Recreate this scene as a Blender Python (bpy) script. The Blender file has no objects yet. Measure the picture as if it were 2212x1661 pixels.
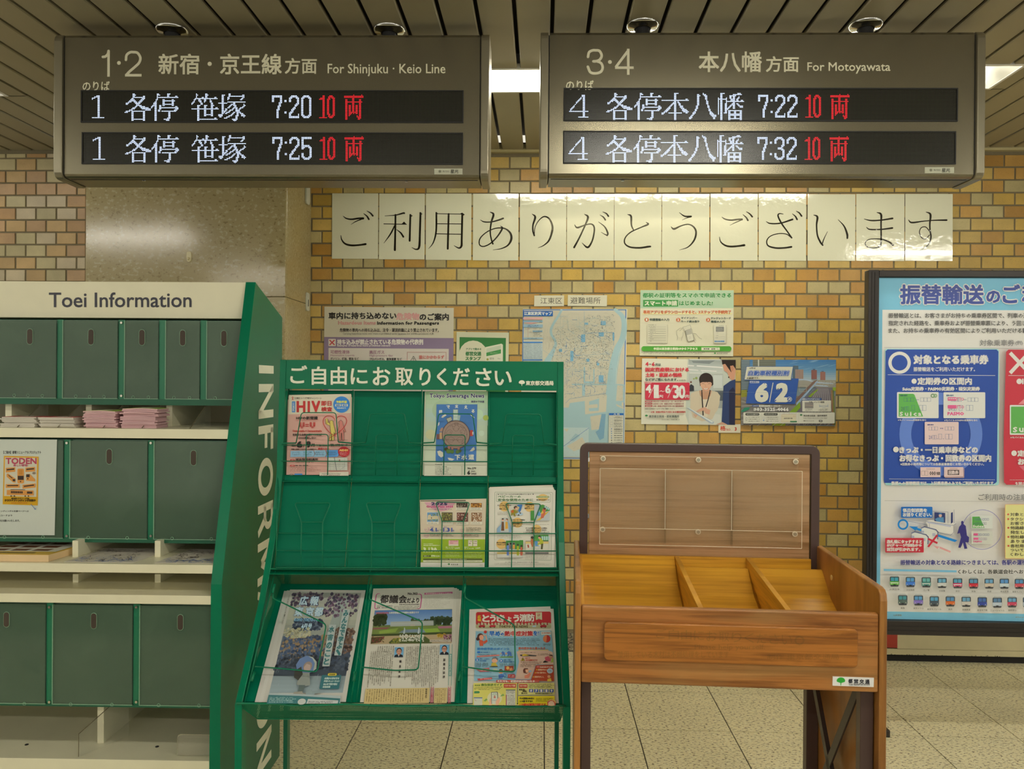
import bpy, math, random
import numpy as np
from mathutils import Vector, Matrix
random.seed(7)
S = bpy.context.scene
COL = S.collection
# ---------------------------------------------------------------- camera
F, IW, IH = 1700.0, 2212, 1661
CAM = Vector((0.0, 0.0, 1.49))
_psi, _th, _r = 65 / F, 0.0029, 0.007
_f0 = Vector((-math.sin(_psi), math.cos(_psi), 0)); _r0 = Vector((math.cos(_psi), math.sin(_psi), 0))
_fw = (_f0 * math.cos(_th) - Vector((0, 0, 1)) * math.sin(_th)).normalized()
_up0 = _r0.cross(_fw).normalized()
_rt = (_r0 * math.cos(_r) + _up0 * math.sin(_r)).normalized()
_up = _rt.cross(_fw).normalized()
cd = bpy.data.cameras.new('camera'); cd.sensor_width = 36; cd.lens = F / IW * 36; cd.clip_start = 0.05; cd.clip_end = 60
cam = bpy.data.objects.new('camera', cd); COL.objects.link(cam)
cam.matrix_world = Matrix(((_rt.x, _up.x, -_fw.x, CAM.x), (_rt.y, _up.y, -_fw.y, CAM.y), (_rt.z, _up.z, -_fw.z, CAM.z), (0, 0, 0, 1)))
S.camera = cam
S.view_settings.view_transform = 'Standard'; S.view_settings.look = 'None'
S.view_settings.exposure = -0.08; S.view_settings.gamma = 1.0; S.view_settings.use_curve_mapping = False
WARM = (1.0, 0.95, 0.79)
w = bpy.data.worlds.new('concourse_air'); S.world = w; w.use_nodes = True
w.node_tree.nodes['Background'].inputs[0].default_value = (WARM[0], WARM[1], WARM[2], 1)
w.node_tree.nodes['Background'].inputs[1].default_value = 0.95
LAMP_POWER = 78.0

def ray(px, py):
    return _fw + _rt * ((px - IW / 2) / F) - _up * ((py - IH / 2) / F)
def at(px, py, Y):
    d = ray(px, py); return CAM + d * ((Y - CAM.y) / d.y)
def atz(px, py, z):
    d = ray(px, py); return CAM + d * ((z - CAM.z) / d.z)

# ---------------------------------------------------------------- frames
class Frame:
    """upright local frame: a = along, d = depth away from viewer, z = up"""
    def __init__(s, O, th=0.0):
        s.O = Vector((O[0], O[1], 0)); s.u = Vector((math.cos(th), -math.sin(th), 0)); s.v = Vector((math.sin(th), math.cos(th), 0))
        s.M = Matrix(((s.u.x, s.v.x, 0, s.O.x), (s.u.y, s.v.y, 0, s.O.y), (0, 0, 1, 0), (0, 0, 0, 1)))
        s.Mi = s.M.inverted(); s.o = s.Mi @ CAM
    def L(s, px, py, d0, k=0.0, z0=0.0):
        r = s.Mi.to_3x3() @ ray(px, py)
        t = (d0 + k * (s.o.z - z0) - s.o.y) / (r.y - k * r.z)
        return s.o + r * t
    def a(s, px, py, d): return s.L(px, py, d).x
    def z(s, px, py, d): return s.L(px, py, d).z
    def onA(s, px, py, a0):
        r = s.Mi.to_3x3() @ ray(px, py); return s.o + r * ((a0 - s.o.x) / r.x)

# ---------------------------------------------------------------- materials
def srgb(h):
    h = h.lstrip('#'); v = [int(h[i:i + 2], 16) / 255 for i in (0, 2, 4)]
    return tuple(x / 12.92 if x <= 0.04045 else ((x + 0.055) / 1.055) ** 2.4 for x in v)
ILL = (0.66, 0.625, 0.515)
PRINT_ILL = (0.72, 0.69, 0.60)
def A(h, ill=None):
    i = ill or ILL; return tuple(min(0.9, c / k) for c, k in zip(srgb(h), i))
MATS = {}
def nodes(name):
    m = bpy.data.materials.new(name); m.use_nodes = True; MATS[name] = m
    n = m.node_tree.nodes; return m, n, m.node_tree.links, n['Principled BSDF']
def N(n, t, **k):
    x = n.new(t)
    for a, b in k.items(): setattr(x, a, b)
    return x
def mat(name, c, rough=0.5, metal=0.0, spec=0.5, vary=0.06, scale=8.0, bump=0.0, bscale=60.0, coat=0.0, emit=None, es=0):
    if name in MATS: return MATS[name]
    m, n, l, b = nodes(name)
    b.inputs['Roughness'].default_value = rough; b.inputs['Metallic'].default_value = metal
    b.inputs['Specular IOR Level'].default_value = spec; b.inputs['Coat Weight'].default_value = coat
    g = N(n, 'ShaderNodeNewGeometry'); t = N(n, 'ShaderNodeTexNoise'); t.inputs['Scale'].default_value = scale; t.inputs['Detail'].default_value = 3
    l.new(g.outputs['Position'], t.inputs['Vector'])
    mr = N(n, 'ShaderNodeMapRange'); mr.inputs[1].default_value = 0.3; mr.inputs[2].default_value = 0.7; mr.inputs[3].default_value = 1 - vary; mr.inputs[4].default_value = 1 + vary
    l.new(t.outputs['Fac'], mr.inputs[0])
    x = N(n, 'ShaderNodeVectorMath', operation='SCALE'); x.inputs[0].default_value = c[:3]; l.new(mr.outputs[0], x.inputs['Scale'])
    l.new(x.outputs[0], b.inputs['Base Color'])
    if bump:
        t2 = N(n, 'ShaderNodeTexNoise'); t2.inputs['Scale'].default_value = bscale; l.new(g.outputs['Position'], t2.inputs['Vector'])
        bp = N(n, 'ShaderNodeBump'); bp.inputs['Strength'].default_value = bump; bp.inputs['Distance'].default_value = 0.004
        l.new(t2.outputs['Fac'], bp.inputs['Height']); l.new(bp.outputs[0], b.inputs['Normal'])
    if emit:
        b.inputs['Emission Color'].default_value = (*emit, 1); b.inputs['Emission Strength'].default_value = es
    return m
def ink_mat(name, rough=0.5, spec=0.4, bump=0.0, bscale=20, coat=0.0):
    m, n, l, b = nodes(name)
    at_ = N(n, 'ShaderNodeAttribute'); at_.attribute_name = 'Col'
    b.inputs['Roughness'].default_value = rough; b.inputs['Specular IOR Level'].default_value = spec; b.inputs['Coat Weight'].default_value = coat
    l.new(at_.outputs['Color'], b.inputs['Base Color'])
    if bump:
        g = N(n, 'ShaderNodeNewGeometry'); t2 = N(n, 'ShaderNodeTexNoise'); t2.inputs['Scale'].default_value = bscale; t2.inputs['Detail'].default_value = 4
        l.new(g.outputs['Position'], t2.inputs['Vector'])
        bp = N(n, 'ShaderNodeBump'); bp.inputs['Strength'].default_value = bump; bp.inputs['Distance'].default_value = 0.003
        l.new(t2.outputs['Fac'], bp.inputs['Height']); l.new(bp.outputs[0], b.inputs['Normal'])
    return m
PRINT = ink_mat('printed_paper', 0.5, 0.3, 0.05, 9)
GLOSSY = ink_mat('laminated_print', 0.06, 0.6, 0.42, 22, coat=1.0)
POSTER = ink_mat('poster_print', 0.28, 0.45, 0.05, 5)

def brick_mat(name, attr):
    m, n, l, b = nodes(name)
    if attr:
        src = N(n, 'ShaderNodeAttribute'); src.attribute_name = 'Col'; co = src.outputs['Color']
    else:
        src = N(n, 'ShaderNodeObjectInfo'); co = src.outputs['Color']
    g = N(n, 'ShaderNodeNewGeometry')
    t = N(n, 'ShaderNodeTexNoise'); t.inputs['Scale'].default_value = 11; t.inputs['Detail'].default_value = 4; l.new(g.outputs['Position'], t.inputs['Vector'])
    mr = N(n, 'ShaderNodeMapRange'); mr.inputs[1].default_value = .3; mr.inputs[2].default_value = .7; mr.inputs[3].default_value = .9; mr.inputs[4].default_value = 1.1; l.new(t.outputs['Fac'], mr.inputs[0])
    v = N(n, 'ShaderNodeTexNoise'); v.inputs['Scale'].default_value = 260; v.inputs['Detail'].default_value = 2; l.new(g.outputs['Position'], v.inputs['Vector'])
    m2 = N(n, 'ShaderNodeMapRange'); m2.inputs[1].default_value = .26; m2.inputs[2].default_value = .38; m2.inputs[3].default_value = .62; m2.inputs[4].default_value = 1.0; l.new(v.outputs['Fac'], m2.inputs[0])
    mu = N(n, 'ShaderNodeMath', operation='MULTIPLY'); l.new(mr.outputs[0], mu.inputs[0]); l.new(m2.outputs[0], mu.inputs[1])
    x = N(n, 'ShaderNodeVectorMath', operation='SCALE'); l.new(co, x.inputs[0]); l.new(mu.outputs[0], x.inputs['Scale']); l.new(x.outputs[0], b.inputs['Base Color'])
    b.inputs['Roughness'].default_value = 0.33
    t2 = N(n, 'ShaderNodeTexNoise'); t2.inputs['Scale'].default_value = 30; l.new(g.outputs['Position'], t2.inputs['Vector'])
    bp = N(n, 'ShaderNodeBump'); bp.inputs['Strength'].default_value = .25; bp.inputs['Distance'].default_value = .004; l.new(t2.outputs['Fac'], bp.inputs['Height']); l.new(bp.outputs[0], b.inputs['Normal'])
    return m
def speckle_mat(name, base, dark, light, scale=160, rough=.25, thr=.40):
    m, n, l, b = nodes(name)
    g = N(n, 'ShaderNodeNewGeometry'); mp = N(n, 'ShaderNodeMapping'); mp.inputs['Scale'].default_value = (0.7, 1.5, 1.0); l.new(g.outputs['Position'], mp.inputs['Vector'])
    v = N(n, 'ShaderNodeTexNoise'); v.inputs['Scale'].default_value = scale; v.inputs['Detail'].default_value = 1.5; l.new(mp.outputs[0], v.inputs['Vector'])
    r = N(n, 'ShaderNodeValToRGB'); e = r.color_ramp.elements
    e[0].position = thr - .05; e[0].color = (*dark, 1); e[1].position = thr; e[1].color = (*base, 1)
    e2 = e.new(.60); e2.color = (*base, 1); e3 = e.new(.66); e3.color = (*light, 1)
    l.new(v.outputs['Fac'], r.inputs[0])
    t = N(n, 'ShaderNodeTexNoise'); t.inputs['Scale'].default_value = 3; l.new(g.outputs['Position'], t.inputs['Vector'])
    mr = N(n, 'ShaderNodeMapRange'); mr.inputs[1].default_value = .3; mr.inputs[2].default_value = .7; mr.inputs[3].default_value = .93; mr.inputs[4].default_value = 1.05; l.new(t.outputs['Fac'], mr.inputs[0])
    x = N(n, 'ShaderNodeVectorMath', operation='SCALE'); l.new(r.outputs[0], x.inputs[0]); l.new(mr.outputs[0], x.inputs['Scale']); l.new(x.outputs[0], b.inputs['Base Color'])
    b.inputs['Roughness'].default_value = rough
    return m
def wood_mat(name, c1, c2, sc=(.6, .6, 9), dist=1.2, rough=.38, worn=None):
    m, n, l, b = nodes(name)
    tc = N(n, 'ShaderNodeTexCoord'); mp = N(n, 'ShaderNodeMapping'); mp.inputs['Scale'].default_value = sc; l.new(tc.outputs['Object'], mp.inputs['Vector'])
    wv = N(n, 'ShaderNodeTexNoise'); wv.inputs['Scale'].default_value = 2.2; wv.inputs['Detail'].default_value = 5; wv.inputs['Roughness'].default_value = .62; wv.inputs['Distortion'].default_value = dist; l.new(mp.outputs[0], wv.inputs['Vector'])
    mp3 = N(n, 'ShaderNodeMapping'); mp3.inputs['Scale'].default_value = tuple(q * 5 if q == max(sc) else q * 1.5 for q in sc); l.new(tc.outputs['Object'], mp3.inputs['Vector'])
    fn = N(n, 'ShaderNodeTexNoise'); fn.inputs['Scale'].default_value = 3.0; fn.inputs['Detail'].default_value = 2; l.new(mp3.outputs[0], fn.inputs['Vector'])
    ad = N(n, 'ShaderNodeMath', operation='MULTIPLY_ADD'); l.new(fn.outputs['Fac'], ad.inputs[0]); ad.inputs[1].default_value = .35; l.new(wv.outputs['Fac'], ad.inputs[2])
    r = N(n, 'ShaderNodeValToRGB'); e = r.color_ramp.elements; e[0].position = .52; e[0].color = (*c2, 1); e[1].position = .74; e[1].color = (*c1, 1); l.new(ad.outputs[0], r.inputs[0])
    out = r.outputs[0]
    if worn:
        t = N(n, 'ShaderNodeTexNoise'); t.inputs['Scale'].default_value = 2.2; t.inputs['Detail'].default_value = 4; mp2 = N(n, 'ShaderNodeMapping'); mp2.inputs['Scale'].default_value = (1, 1, 5); l.new(tc.outputs['Object'], mp2.inputs['Vector']); l.new(mp2.outputs[0], t.inputs['Vector'])
        mr = N(n, 'ShaderNodeMapRange'); mr.inputs[1].default_value = .5; mr.inputs[2].default_value = .72; mr.inputs[4].default_value = .6; l.new(t.outputs['Fac'], mr.inputs[0])
        mm = N(n, 'ShaderNodeMix', data_type='RGBA'); l.new(mr.outputs[0], mm.inputs[0]); l.new(out, mm.inputs[6]); mm.inputs[7].default_value = (*worn, 1); out = mm.outputs[2]
    l.new(out, b.inputs['Base Color']); b.inputs['Roughness'].default_value = rough
    bp = N(n, 'ShaderNodeBump'); bp.inputs['Strength'].default_value = .1; bp.inputs['Distance'].default_value = .0006; l.new(ad.outputs[0], bp.inputs['Height']); l.new(bp.outputs[0], b.inputs['Normal'])
    return m
def perf_mat(name, c, p=.0040, ph=.0036, hole=.22, ax=('X', 'Z')):
    m, n, l, b = nodes(name)
    b.inputs['Base Color'].default_value = (*c, 1); b.inputs['Roughness'].default_value = .4; b.inputs['Specular IOR Level'].default_value = .25
    tc = N(n, 'ShaderNodeTexCoord'); sp = N(n, 'ShaderNodeSeparateXYZ'); l.new(tc.outputs['Object'], sp.inputs[0])
    def M(op, a, bb=None):
        q = N(n, 'ShaderNodeMath', operation=op)
        for i, v in enumerate((a, bb)):
            if v is None: continue
            if isinstance(v, (int, float)): q.inputs[i].default_value = v
            else: l.new(v, q.inputs[i])
        return q.outputs[0]
    zz = M('DIVIDE', sp.outputs[ax[1]], ph); row = M('FLOOR', zz); odd = M('MODULO', M('ABSOLUTE', row), 2.0)
    xx = M('ADD', M('DIVIDE', sp.outputs[ax[0]], p), M('MULTIPLY', odd, .5))
    cx = M('SUBTRACT', M('FRACT', M('ADD', xx, 1000.0)), .5); cz = M('SUBTRACT', M('FRACT', zz), .5)
    rr = M('SQRT', M('ADD', M('MULTIPLY', cx, cx), M('MULTIPLY', cz, cz)))
    al = M('GREATER_THAN', rr, hole); l.new(al, b.inputs['Alpha'])
    return m
def acrylic_mat(name, c, alpha, rough=.08):
    m, n, l, b = nodes(name)
    b.inputs['Base Color'].default_value = (*c, 1); b.inputs['Roughness'].default_value = rough; b.inputs['Alpha'].default_value = alpha
    g = N(n, 'ShaderNodeNewGeometry'); t = N(n, 'ShaderNodeTexNoise'); t.inputs['Scale'].default_value = 7; t.inputs['Detail'].default_value = 6; l.new(g.outputs['Position'], t.inputs['Vector'])
    mr = N(n, 'ShaderNodeMapRange'); mr.inputs[1].default_value = .3; mr.inputs[2].default_value = .7; mr.inputs[3].default_value = alpha * .8; mr.inputs[4].default_value = min(1, alpha * 1.2); l.new(t.outputs['Fac'], mr.inputs[0]); l.new(mr.outputs[0], b.inputs['Alpha'])
    return m
def emit_mat(name, c, s):
    m, n, l, b = nodes(name); b.inputs['Base Color'].default_value = (0, 0, 0, 1)
    b.inputs['Emission Color'].default_value = (*c, 1); b.inputs['Emission Strength'].default_value = s; return m

# ---------------------------------------------------------------- mesh building
class MB:
    def __init__(s): s.v = []; s.f = []; s.c = []
    def add(s, vs, fs, col=None):
        o = len(s.v); s.v += [tuple(x) for x in vs]; s.f += [[i + o for i in f] for f in fs]; s.c += [col] * len(fs); return s
    def box(s, a0, a1, d0, d1, z0, z1, col=None):
        v = [(a, d, z) for z in (z0, z1) for d in (d0, d1) for a in (a0, a1)]
        return s.add(v, [[0, 2, 3, 1], [4, 5, 7, 6], [0, 1, 5, 4], [2, 6, 7, 3], [0, 4, 6, 2], [1, 3, 7, 5]], col)
    def prism(s, pts, vec, col=None):
        n = len(pts); p = [Vector(q) for q in pts]; vec = Vector(vec)
        s.add(p + [q + vec for q in p], [list(range(n))[::-1], [i + n for i in range(n)]] + [[i, (i + 1) % n, (i + 1) % n + n, i + n] for i in range(n)], col); return s
    def profile_x(s, dz, a0, a1, col=None):
        return s.prism([(a0, d, z) for d, z in dz], (a1 - a0, 0, 0), col)
    def tube(s, pts, r, n=8, col=None, closed=False):
        P = [Vector(p) for p in pts]; m = len(P); rings = []; up = Vector((0, -1, 0.01)).normalized()
        for i, p in enumerate(P):
            if closed: t = (P[(i + 1) % m] - P[i - 1])
            else: t = P[min(i + 1, m - 1)] - P[max(i - 1, 0)]
            t.normalize(); e = t.cross(up)
            if e.length < .05: e = t.cross(Vector((1, 0, 0)))
            e.normalize(); g = t.cross(e); rings.append([p + (e * math.cos(k * 2 * math.pi / n) + g * math.sin(k * 2 * math.pi / n)) * r for k in range(n)])
        vs = [q for R_ in rings for q in R_]; fs = []
        for i in range(m if closed else m - 1):
            j = (i + 1) % m
            for k in range(n): fs.append([i * n + k, i * n + (k + 1) % n, j * n + (k + 1) % n, j * n + k])
        if not closed: fs += [list(range(n))[::-1], [(m - 1) * n + k for k in range(n)]]
        return s.add(vs, fs, col)
    def cyl(s, c0, c1, r, n=20, col=None, r1=None):
        c0, c1 = Vector(c0), Vector(c1); t = (c1 - c0).normalized(); e = t.orthogonal().normalized(); g = t.cross(e); r1 = r if r1 is None else r1
        vs = [c + (e * math.cos(k * 2 * math.pi / n) + g * math.sin(k * 2 * math.pi / n)) * q for c, q in ((c0, r), (c1, r1)) for k in range(n)]
        return s.add(vs, [[k, (k + 1) % n, (k + 1) % n + n, k + n] for k in range(n)] + [list(range(n))[::-1], [k + n for k in range(n)]], col)
def round_path(pts, r=.006, k=4):
    P = [Vector(p) for p in pts]; out = [P[0]]
    for i in range(1, len(P) - 1):
        a = P[i - 1] - P[i]; b = P[i + 1] - P[i]; q = min(r, a.length * .4, b.length * .4); a.normalize(); b.normalize()
        p0, p2 = P[i] + a * q, P[i] + b * q
        for j in range(k + 1):
            t = j / k; out.append(p0 * (1 - t) ** 2 + P[i] * 2 * t * (1 - t) + p2 * t * t)
    out.append(P[-1]); return out
def link(name, me, m=None, parent=None, M=None):
    o = bpy.data.objects.new(name, me); COL.objects.link(o)
    if m and not me.materials: me.materials.append(m)
    if parent is not None: o.parent = parent
    if M is not None: o.matrix_local = M
    return o
def mesh(name, mb, smooth=False):
    me = bpy.data.meshes.new(name); me.from_pydata(mb.v, [], mb.f); me.update()
    if any(c is not None for c in mb.c):
        ca = me.color_attributes.new('Col', 'FLOAT_COLOR', 'CORNER'); arr = []
        for c, f in zip(mb.c, mb.f): arr += [*(c or (.5, .5, .5)), 1.0] * len(f)
        ca.data.foreach_set('color', arr)
    if smooth: me.polygons.foreach_set('use_smooth', [True] * len(me.polygons))
    return me
def obj(name, mb, m, parent=None, bevel=0, seg=2, M=None, smooth=False, label=None):
    o = link(name, mesh(name, mb, smooth), m, parent, M)
    if bevel:
        q = o.modifiers.new('bevel', 'BEVEL'); q.width = bevel; q.segments = seg; q.limit_method = 'ANGLE'; q.angle_limit = .6
    if label: o['label'] = label
    return o
def B(a0, a1, d0, d1, z0, z1, col=None): return MB().box(a0, a1, d0, d1, z0, z1, col)
def tag(o, label, cat, group=None, kind=None):
    o['label'] = label; o['category'] = cat
    if group: o['group'] = group
    if kind: o['kind'] = kind
    return o
def root(name, fr, label, cat, group=None, off=(0, 0, 0)):
    o = bpy.data.objects.new(name, None); COL.objects.link(o); o.empty_display_size = .05
    o.matrix_world = fr.M @ Matrix.Translation(off) if isinstance(fr, Frame) else fr
    return tag(o, label, cat, group)
def struct(o): o['kind'] = 'structure'; return o

# ---------------------------------------------------------------- flat print
_G = {}
def glyph(s, shear=0.0, res=2):
    k = (s, shear, res)
    if k in _G: return _G[k]
    c = bpy.data.curves.new('t', 'FONT'); c.body = s; c.resolution_u = res; c.shear = shear
    o = bpy.data.objects.new('t', c); COL.objects.link(o)
    dg = bpy.context.evaluated_depsgraph_get(); e = o.evaluated_get(dg); m = e.to_mesh()
    v = np.empty(len(m.vertices) * 3); m.vertices.foreach_get('co', v); v = v.reshape(-1, 3)[:, :2]
    fs = [list(p.vertices) for p in m.polygons]
    e.to_mesh_clear(); bpy.data.objects.remove(o); bpy.data.curves.remove(c)
    lo, hi = v.min(0), v.max(0); v = (v - lo) / np.maximum(hi - lo, 1e-6); v[:, 1] = 1 - v[:, 1]
    _G[k] = (v, fs, (hi - lo)[0] / max((hi - lo)[1], 1e-6)); return _G[k]
def catmull(P, n=6):
    P = [np.array(p, float) for p in P]; out = []
    for i in range(len(P) - 1):
        p0 = P[i - 1] if i else 2 * P[0] - P[1]; p1, p2 = P[i], P[i + 1]; p3 = P[i + 2] if i + 2 < len(P) else 2 * P[-1] - P[-2]
        for j in range(n):
            t = j / n; out.append(.5 * ((2 * p1) + (-p0 + p2) * t + (2 * p0 - 5 * p1 + 4 * p2 - p3) * t * t + (-p0 + 3 * p1 - 3 * p2 + p3) * t ** 3))
    out.append(P[-1]); return out
class Ink:
    """flat print on a real sheet; coordinates are crop pixels (x0,y0,s) or sheet units of a quad"""
    def __init__(s, fr, d0, k=0.0, z0=0.0, view=(0, 0, 1.0), quad=None, ill=None, step=.00006, uv=(100., 100.), side=None):
        s.fr, s.pl, s.view, s.quad, s.ill, s.uv, s.side = fr, (d0, k, z0), view, quad, ill or PRINT_ILL, uv, side
        s.P = {}; s.cur = 'print'; s.step = step; s.n = 0; s.rnd = random.Random(3)
    def part(s, name): s.cur = name; return s
    def px(s, xy):
        xy = np.asarray(xy, float).reshape(-1, 2)
        if s.quad is not None:
            q = [np.array(c, float) for c in s.quad]; u = (xy[:, :1] / s.uv[0]); v = (xy[:, 1:] / s.uv[1])
            return q[0] * (1 - u) * (1 - v) + q[1] * u * (1 - v) + q[2] * u * v + q[3] * (1 - u) * v
        return xy / s.view[2] + np.array(s.view[:2])
    def pts(s, xy):
        p = s.px(xy); R = np.array(s.fr.Mi.to_3x3()); n = len(p)
        d = (np.array(_fw)[None] + np.array(_rt)[None] * ((p[:, :1] - IW / 2) / F) - np.array(_up)[None] * ((p[:, 1:] - IH / 2) / F)) @ R.T
        o = np.array(s.fr.o)
        if s.side is not None:
            t = (s.side - o[0]) / d[:, 0]; r = o[None] + d * t[:, None]; r[:, 0] += s.step * s.n * s.sgn; return r
        d0, k, z0 = s.pl
        t = (d0 + k * (o[2] - z0) - o[1]) / (d[:, 1] - k * d[:, 2]); r = o[None] + d * t[:, None]
        r[:, 1] -= s.step * s.n; return r
    sgn = 1
    def add(s, xy, faces, c):
        s.n += 1; q = s.P.setdefault(s.cur, ([], [], [])); o = len(q[0]); q[0].extend(map(tuple, s.pts(xy)))
        q[1].extend([[i + o for i in f] for f in faces]); col = A(c, s.ill) if isinstance(c, str) else c; q[2].extend([col] * len(faces))
    def poly(s, pts, c): s.add(pts, [list(range(len(pts)))], c)
    def rect(s, x0, y0, x1, y1, c): s.poly([(x0, y0), (x1, y0), (x1, y1), (x0, y1)], c)
    def rr(s, x0, y0, x1, y1, r, c, k=4):
        P = []
        for cx, cy, a in ((x1 - r, y0 + r, -90), (x1 - r, y1 - r, 0), (x0 + r, y1 - r, 90), (x0 + r, y0 + r, 180)):
            P += [(cx + r * math.cos(math.radians(a + 90 * i / k)), cy + r * math.sin(math.radians(a + 90 * i / k))) for i in range(k + 1)]
        s.poly(P, c)
    def circ(s, cx, cy, r, c, ry=None, n=20):
        ry = ry or r; s.poly([(cx + r * math.cos(i * 2 * math.pi / n), cy + ry * math.sin(i * 2 * math.pi / n)) for i in range(n)], c)
    def ring(s, cx, cy, r0, r1, c, n=32, a0=0, a1=360, sq=1.0):
        v = []; m = n + 1
        for r in (r0, r1): v += [(cx + r * math.cos(math.radians(a0 + (a1 - a0) * i / n)), cy + sq * r * math.sin(math.radians(a0 + (a1 - a0) * i / n))) for i in range(m)]
        s.add(v, [[i, i + 1, i + 1 + m, i + m] for i in range(n)], c)
    def line(s, pts, w, c):
        v, f = [], []
        for (xa, ya), (xb, yb) in zip(pts, pts[1:]):
            dx, dy = xb - xa, yb - ya; L = math.hypot(dx, dy) or 1; nx, ny = -dy / L * w / 2, dx / L * w / 2; ex, ey = dx / L * w * .3, dy / L * w * .3
            o = len(v); v += [(xa + nx - ex, ya + ny - ey), (xb + nx + ex, yb + ny + ey), (xb - nx + ex, yb - ny + ey), (xa - nx - ex, ya - ny - ey)]; f.append([o, o + 1, o + 2, o + 3])
        s.add(v, f, c)
    def frame(s, x0, y0, x1, y1, w, c): s.line([(x0, y0), (x1, y0), (x1, y1), (x0, y1), (x0, y0)], w, c)
    def brush(s, P, c, n=6):
        Q = catmull(P, n); v = []; m = len(Q)
        for i, q in enumerate(Q):
            t = Q[min(i + 1, m - 1)][:2] - Q[max(i - 1, 0)][:2]; L = np.hypot(*t) or 1; nx, ny = -t[1] / L, t[0] / L; w = max(q[2], 1) / 2
            v += [(q[0] + nx * w, q[1] + ny * w), (q[0] - nx * w, q[1] - ny * w)]
        s.add(v, [[2 * i, 2 * i + 1, 2 * i + 3, 2 * i + 2] for i in range(m - 1)], c)
        for q in (Q[0], Q[-1]):
            if q[2] > 4: s.circ(q[0], q[1], q[2] / 2, c, n=10)
    def T(s, t, x0, y0, x1, y1, c, b=0.0, halo=None, hw=0, shear=0.0, res=None):
        h = abs(y1 - y0) / (s.view[2] if s.quad is None else .6)
        if res is None: res = 3 if h > 28 else (2 if h > 12 else 1)
        g, f, _ = glyph(t, shear, res)
        def put(dx, dy, cc): s.add(np.c_[x0 + g[:, 0] * (x1 - x0) + dx, y0 + g[:, 1] * (y1 - y0) + dy], f, cc)
        if halo:
            for i in range(8): put(hw * math.cos(i * math.pi / 4), hw * math.sin(i * math.pi / 4), halo)
        if b:
            for dx, dy in ((-b, -b), (b, -b), (b, b), (-b, b)): put(dx * .5, dy * .5, c)
        else: put(0, 0, c)
    def V(s, t, x, y0, y1, w, c, b=0.0, gap=.12):
        n = len(t); p = (y1 - y0) / n
        for i, ch in enumerate(t):
            if ch.strip(): s.T(ch, x - w / 2, y0 + i * p + p * gap / 2, x + w / 2, y0 + (i + 1) * p - p * gap / 2, c, b)
    def micro(s, x0, y0, x1, y1, rows, c, fill=.62, vertical=False, cell=None, full=.85):
        v, f = [], []; p = (y1 - y0) / rows if not vertical else (x1 - x0) / rows
        L = (x1 - x0) if not vertical else (y1 - y0); cell = cell or p * .9
        for i in range(rows):
            e = L * (full + (1 - full) * s.rnd.random()); q = 0
            while q < e:
                w = cell * s.rnd.uniform(.55, .95); h = p * fill * s.rnd.uniform(.6, 1)
                if s.rnd.random() < .9:
                    o = len(v)
                    if vertical: xa, ya, xb, yb = x1 - (i + .5) * p - h / 2, y0 + q, x1 - (i + .5) * p + h / 2, y0 + q + w
                    else: xa, ya, xb, yb = x0 + q, y0 + (i + .5) * p - h / 2, x0 + q + w, y0 + (i + .5) * p + h / 2
                    if s.rnd.random() < .5:
                        v += [(xa, ya), (xb, ya), (xb, yb), (xa, yb)]; f.append([o, o + 1, o + 2, o + 3])
                    else:
                        my = (ya + yb) / 2; g = (yb - ya) * .16
                        v += [(xa, ya), (xb, ya), (xb, my - g), (xa, my - g), (xa, my + g), (xb, my + g), (xb, yb), (xa, yb)]; f += [[o, o + 1, o + 2, o + 3], [o + 4, o + 5, o + 6, o + 7]]
                q += cell
        if f: s.add(v, f, c)
    def dots(s, x0, y0, x1, y1, n, r0, r1, cols, inside=None, k=8):
        for c in cols:
            v, f = [], []
            for _ in range(n // len(cols)):
                x, y, r = s.rnd.uniform(x0, x1), s.rnd.uniform(y0, y1), s.rnd.uniform(r0, r1)
                if inside and not inside(x, y): continue
                o = len(v); a0 = s.rnd.random() * 6; v += [(x + r * s.rnd.uniform(.8, 1.1) * math.cos(a0 + i * 2 * math.pi / k), y + r * math.sin(a0 + i * 2 * math.pi / k)) for i in range(k)]; f.append(list(range(o, o + k)))
            if f: s.add(v, f, c)
    def grad(s, x0, y0, x1, y1, stops, n=12, horiz=False):
        ss = [(p, np.array(srgb(c))) for p, c in stops]
        for i in range(n):
            t = (i + .5) / n
            for (pa, ca), (pb, cb) in zip(ss, ss[1:]):
                if pa <= t <= pb: col = ca + (cb - ca) * (t - pa) / (pb - pa)
            il = s.ill or ILL; col = tuple(min(.9, c / k) for c, k in zip(col, il)); s.n -= 1 if i else 0
            if horiz: s.rect(x0 + (x1 - x0) * i / n, y0, x0 + (x1 - x0) * (i + 1) / n, y1, col)
            else: s.rect(x0, y0 + (y1 - y0) * i / n, x1, y0 + (y1 - y0) * (i + 1) / n, col)
    def ginkgo(s, cx, cy, r, c):
        s.poly([(cx + r * math.cos(math.radians(a)), cy - r * .75 * math.sin(math.radians(a))) for a in range(-25, 206, 15)] + [(cx - r * .12, cy + r * .55), (cx - r * .06, cy + r * 1.15), (cx + r * .06, cy + r * 1.15), (cx + r * .12, cy + r * .55)], c)
    def sheet(s, corners, c, th=.0008, n=1):
        """the paper itself: thin slab through the four corners (TL,TR,BR,BL)"""
        s.n = 0; p = s.pts(corners); s.base = p
        b = p.copy(); b[:, 1] += th
        q = s.P.setdefault('paper', ([], [], [])); o = len(q[0]); q[0].extend(map(tuple, p)); q[0].extend(map(tuple, b))
        q[1].extend([[o + i for i in f] for f in ([0, 3, 2, 1], [4, 5, 6, 7], [0, 1, 5, 4], [1, 2, 6, 5], [2, 3, 7, 6], [3, 0, 4, 7])]); q[2].extend([A(c, s.ill) if isinstance(c, str) else c] * 6); s.n = 4
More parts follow.
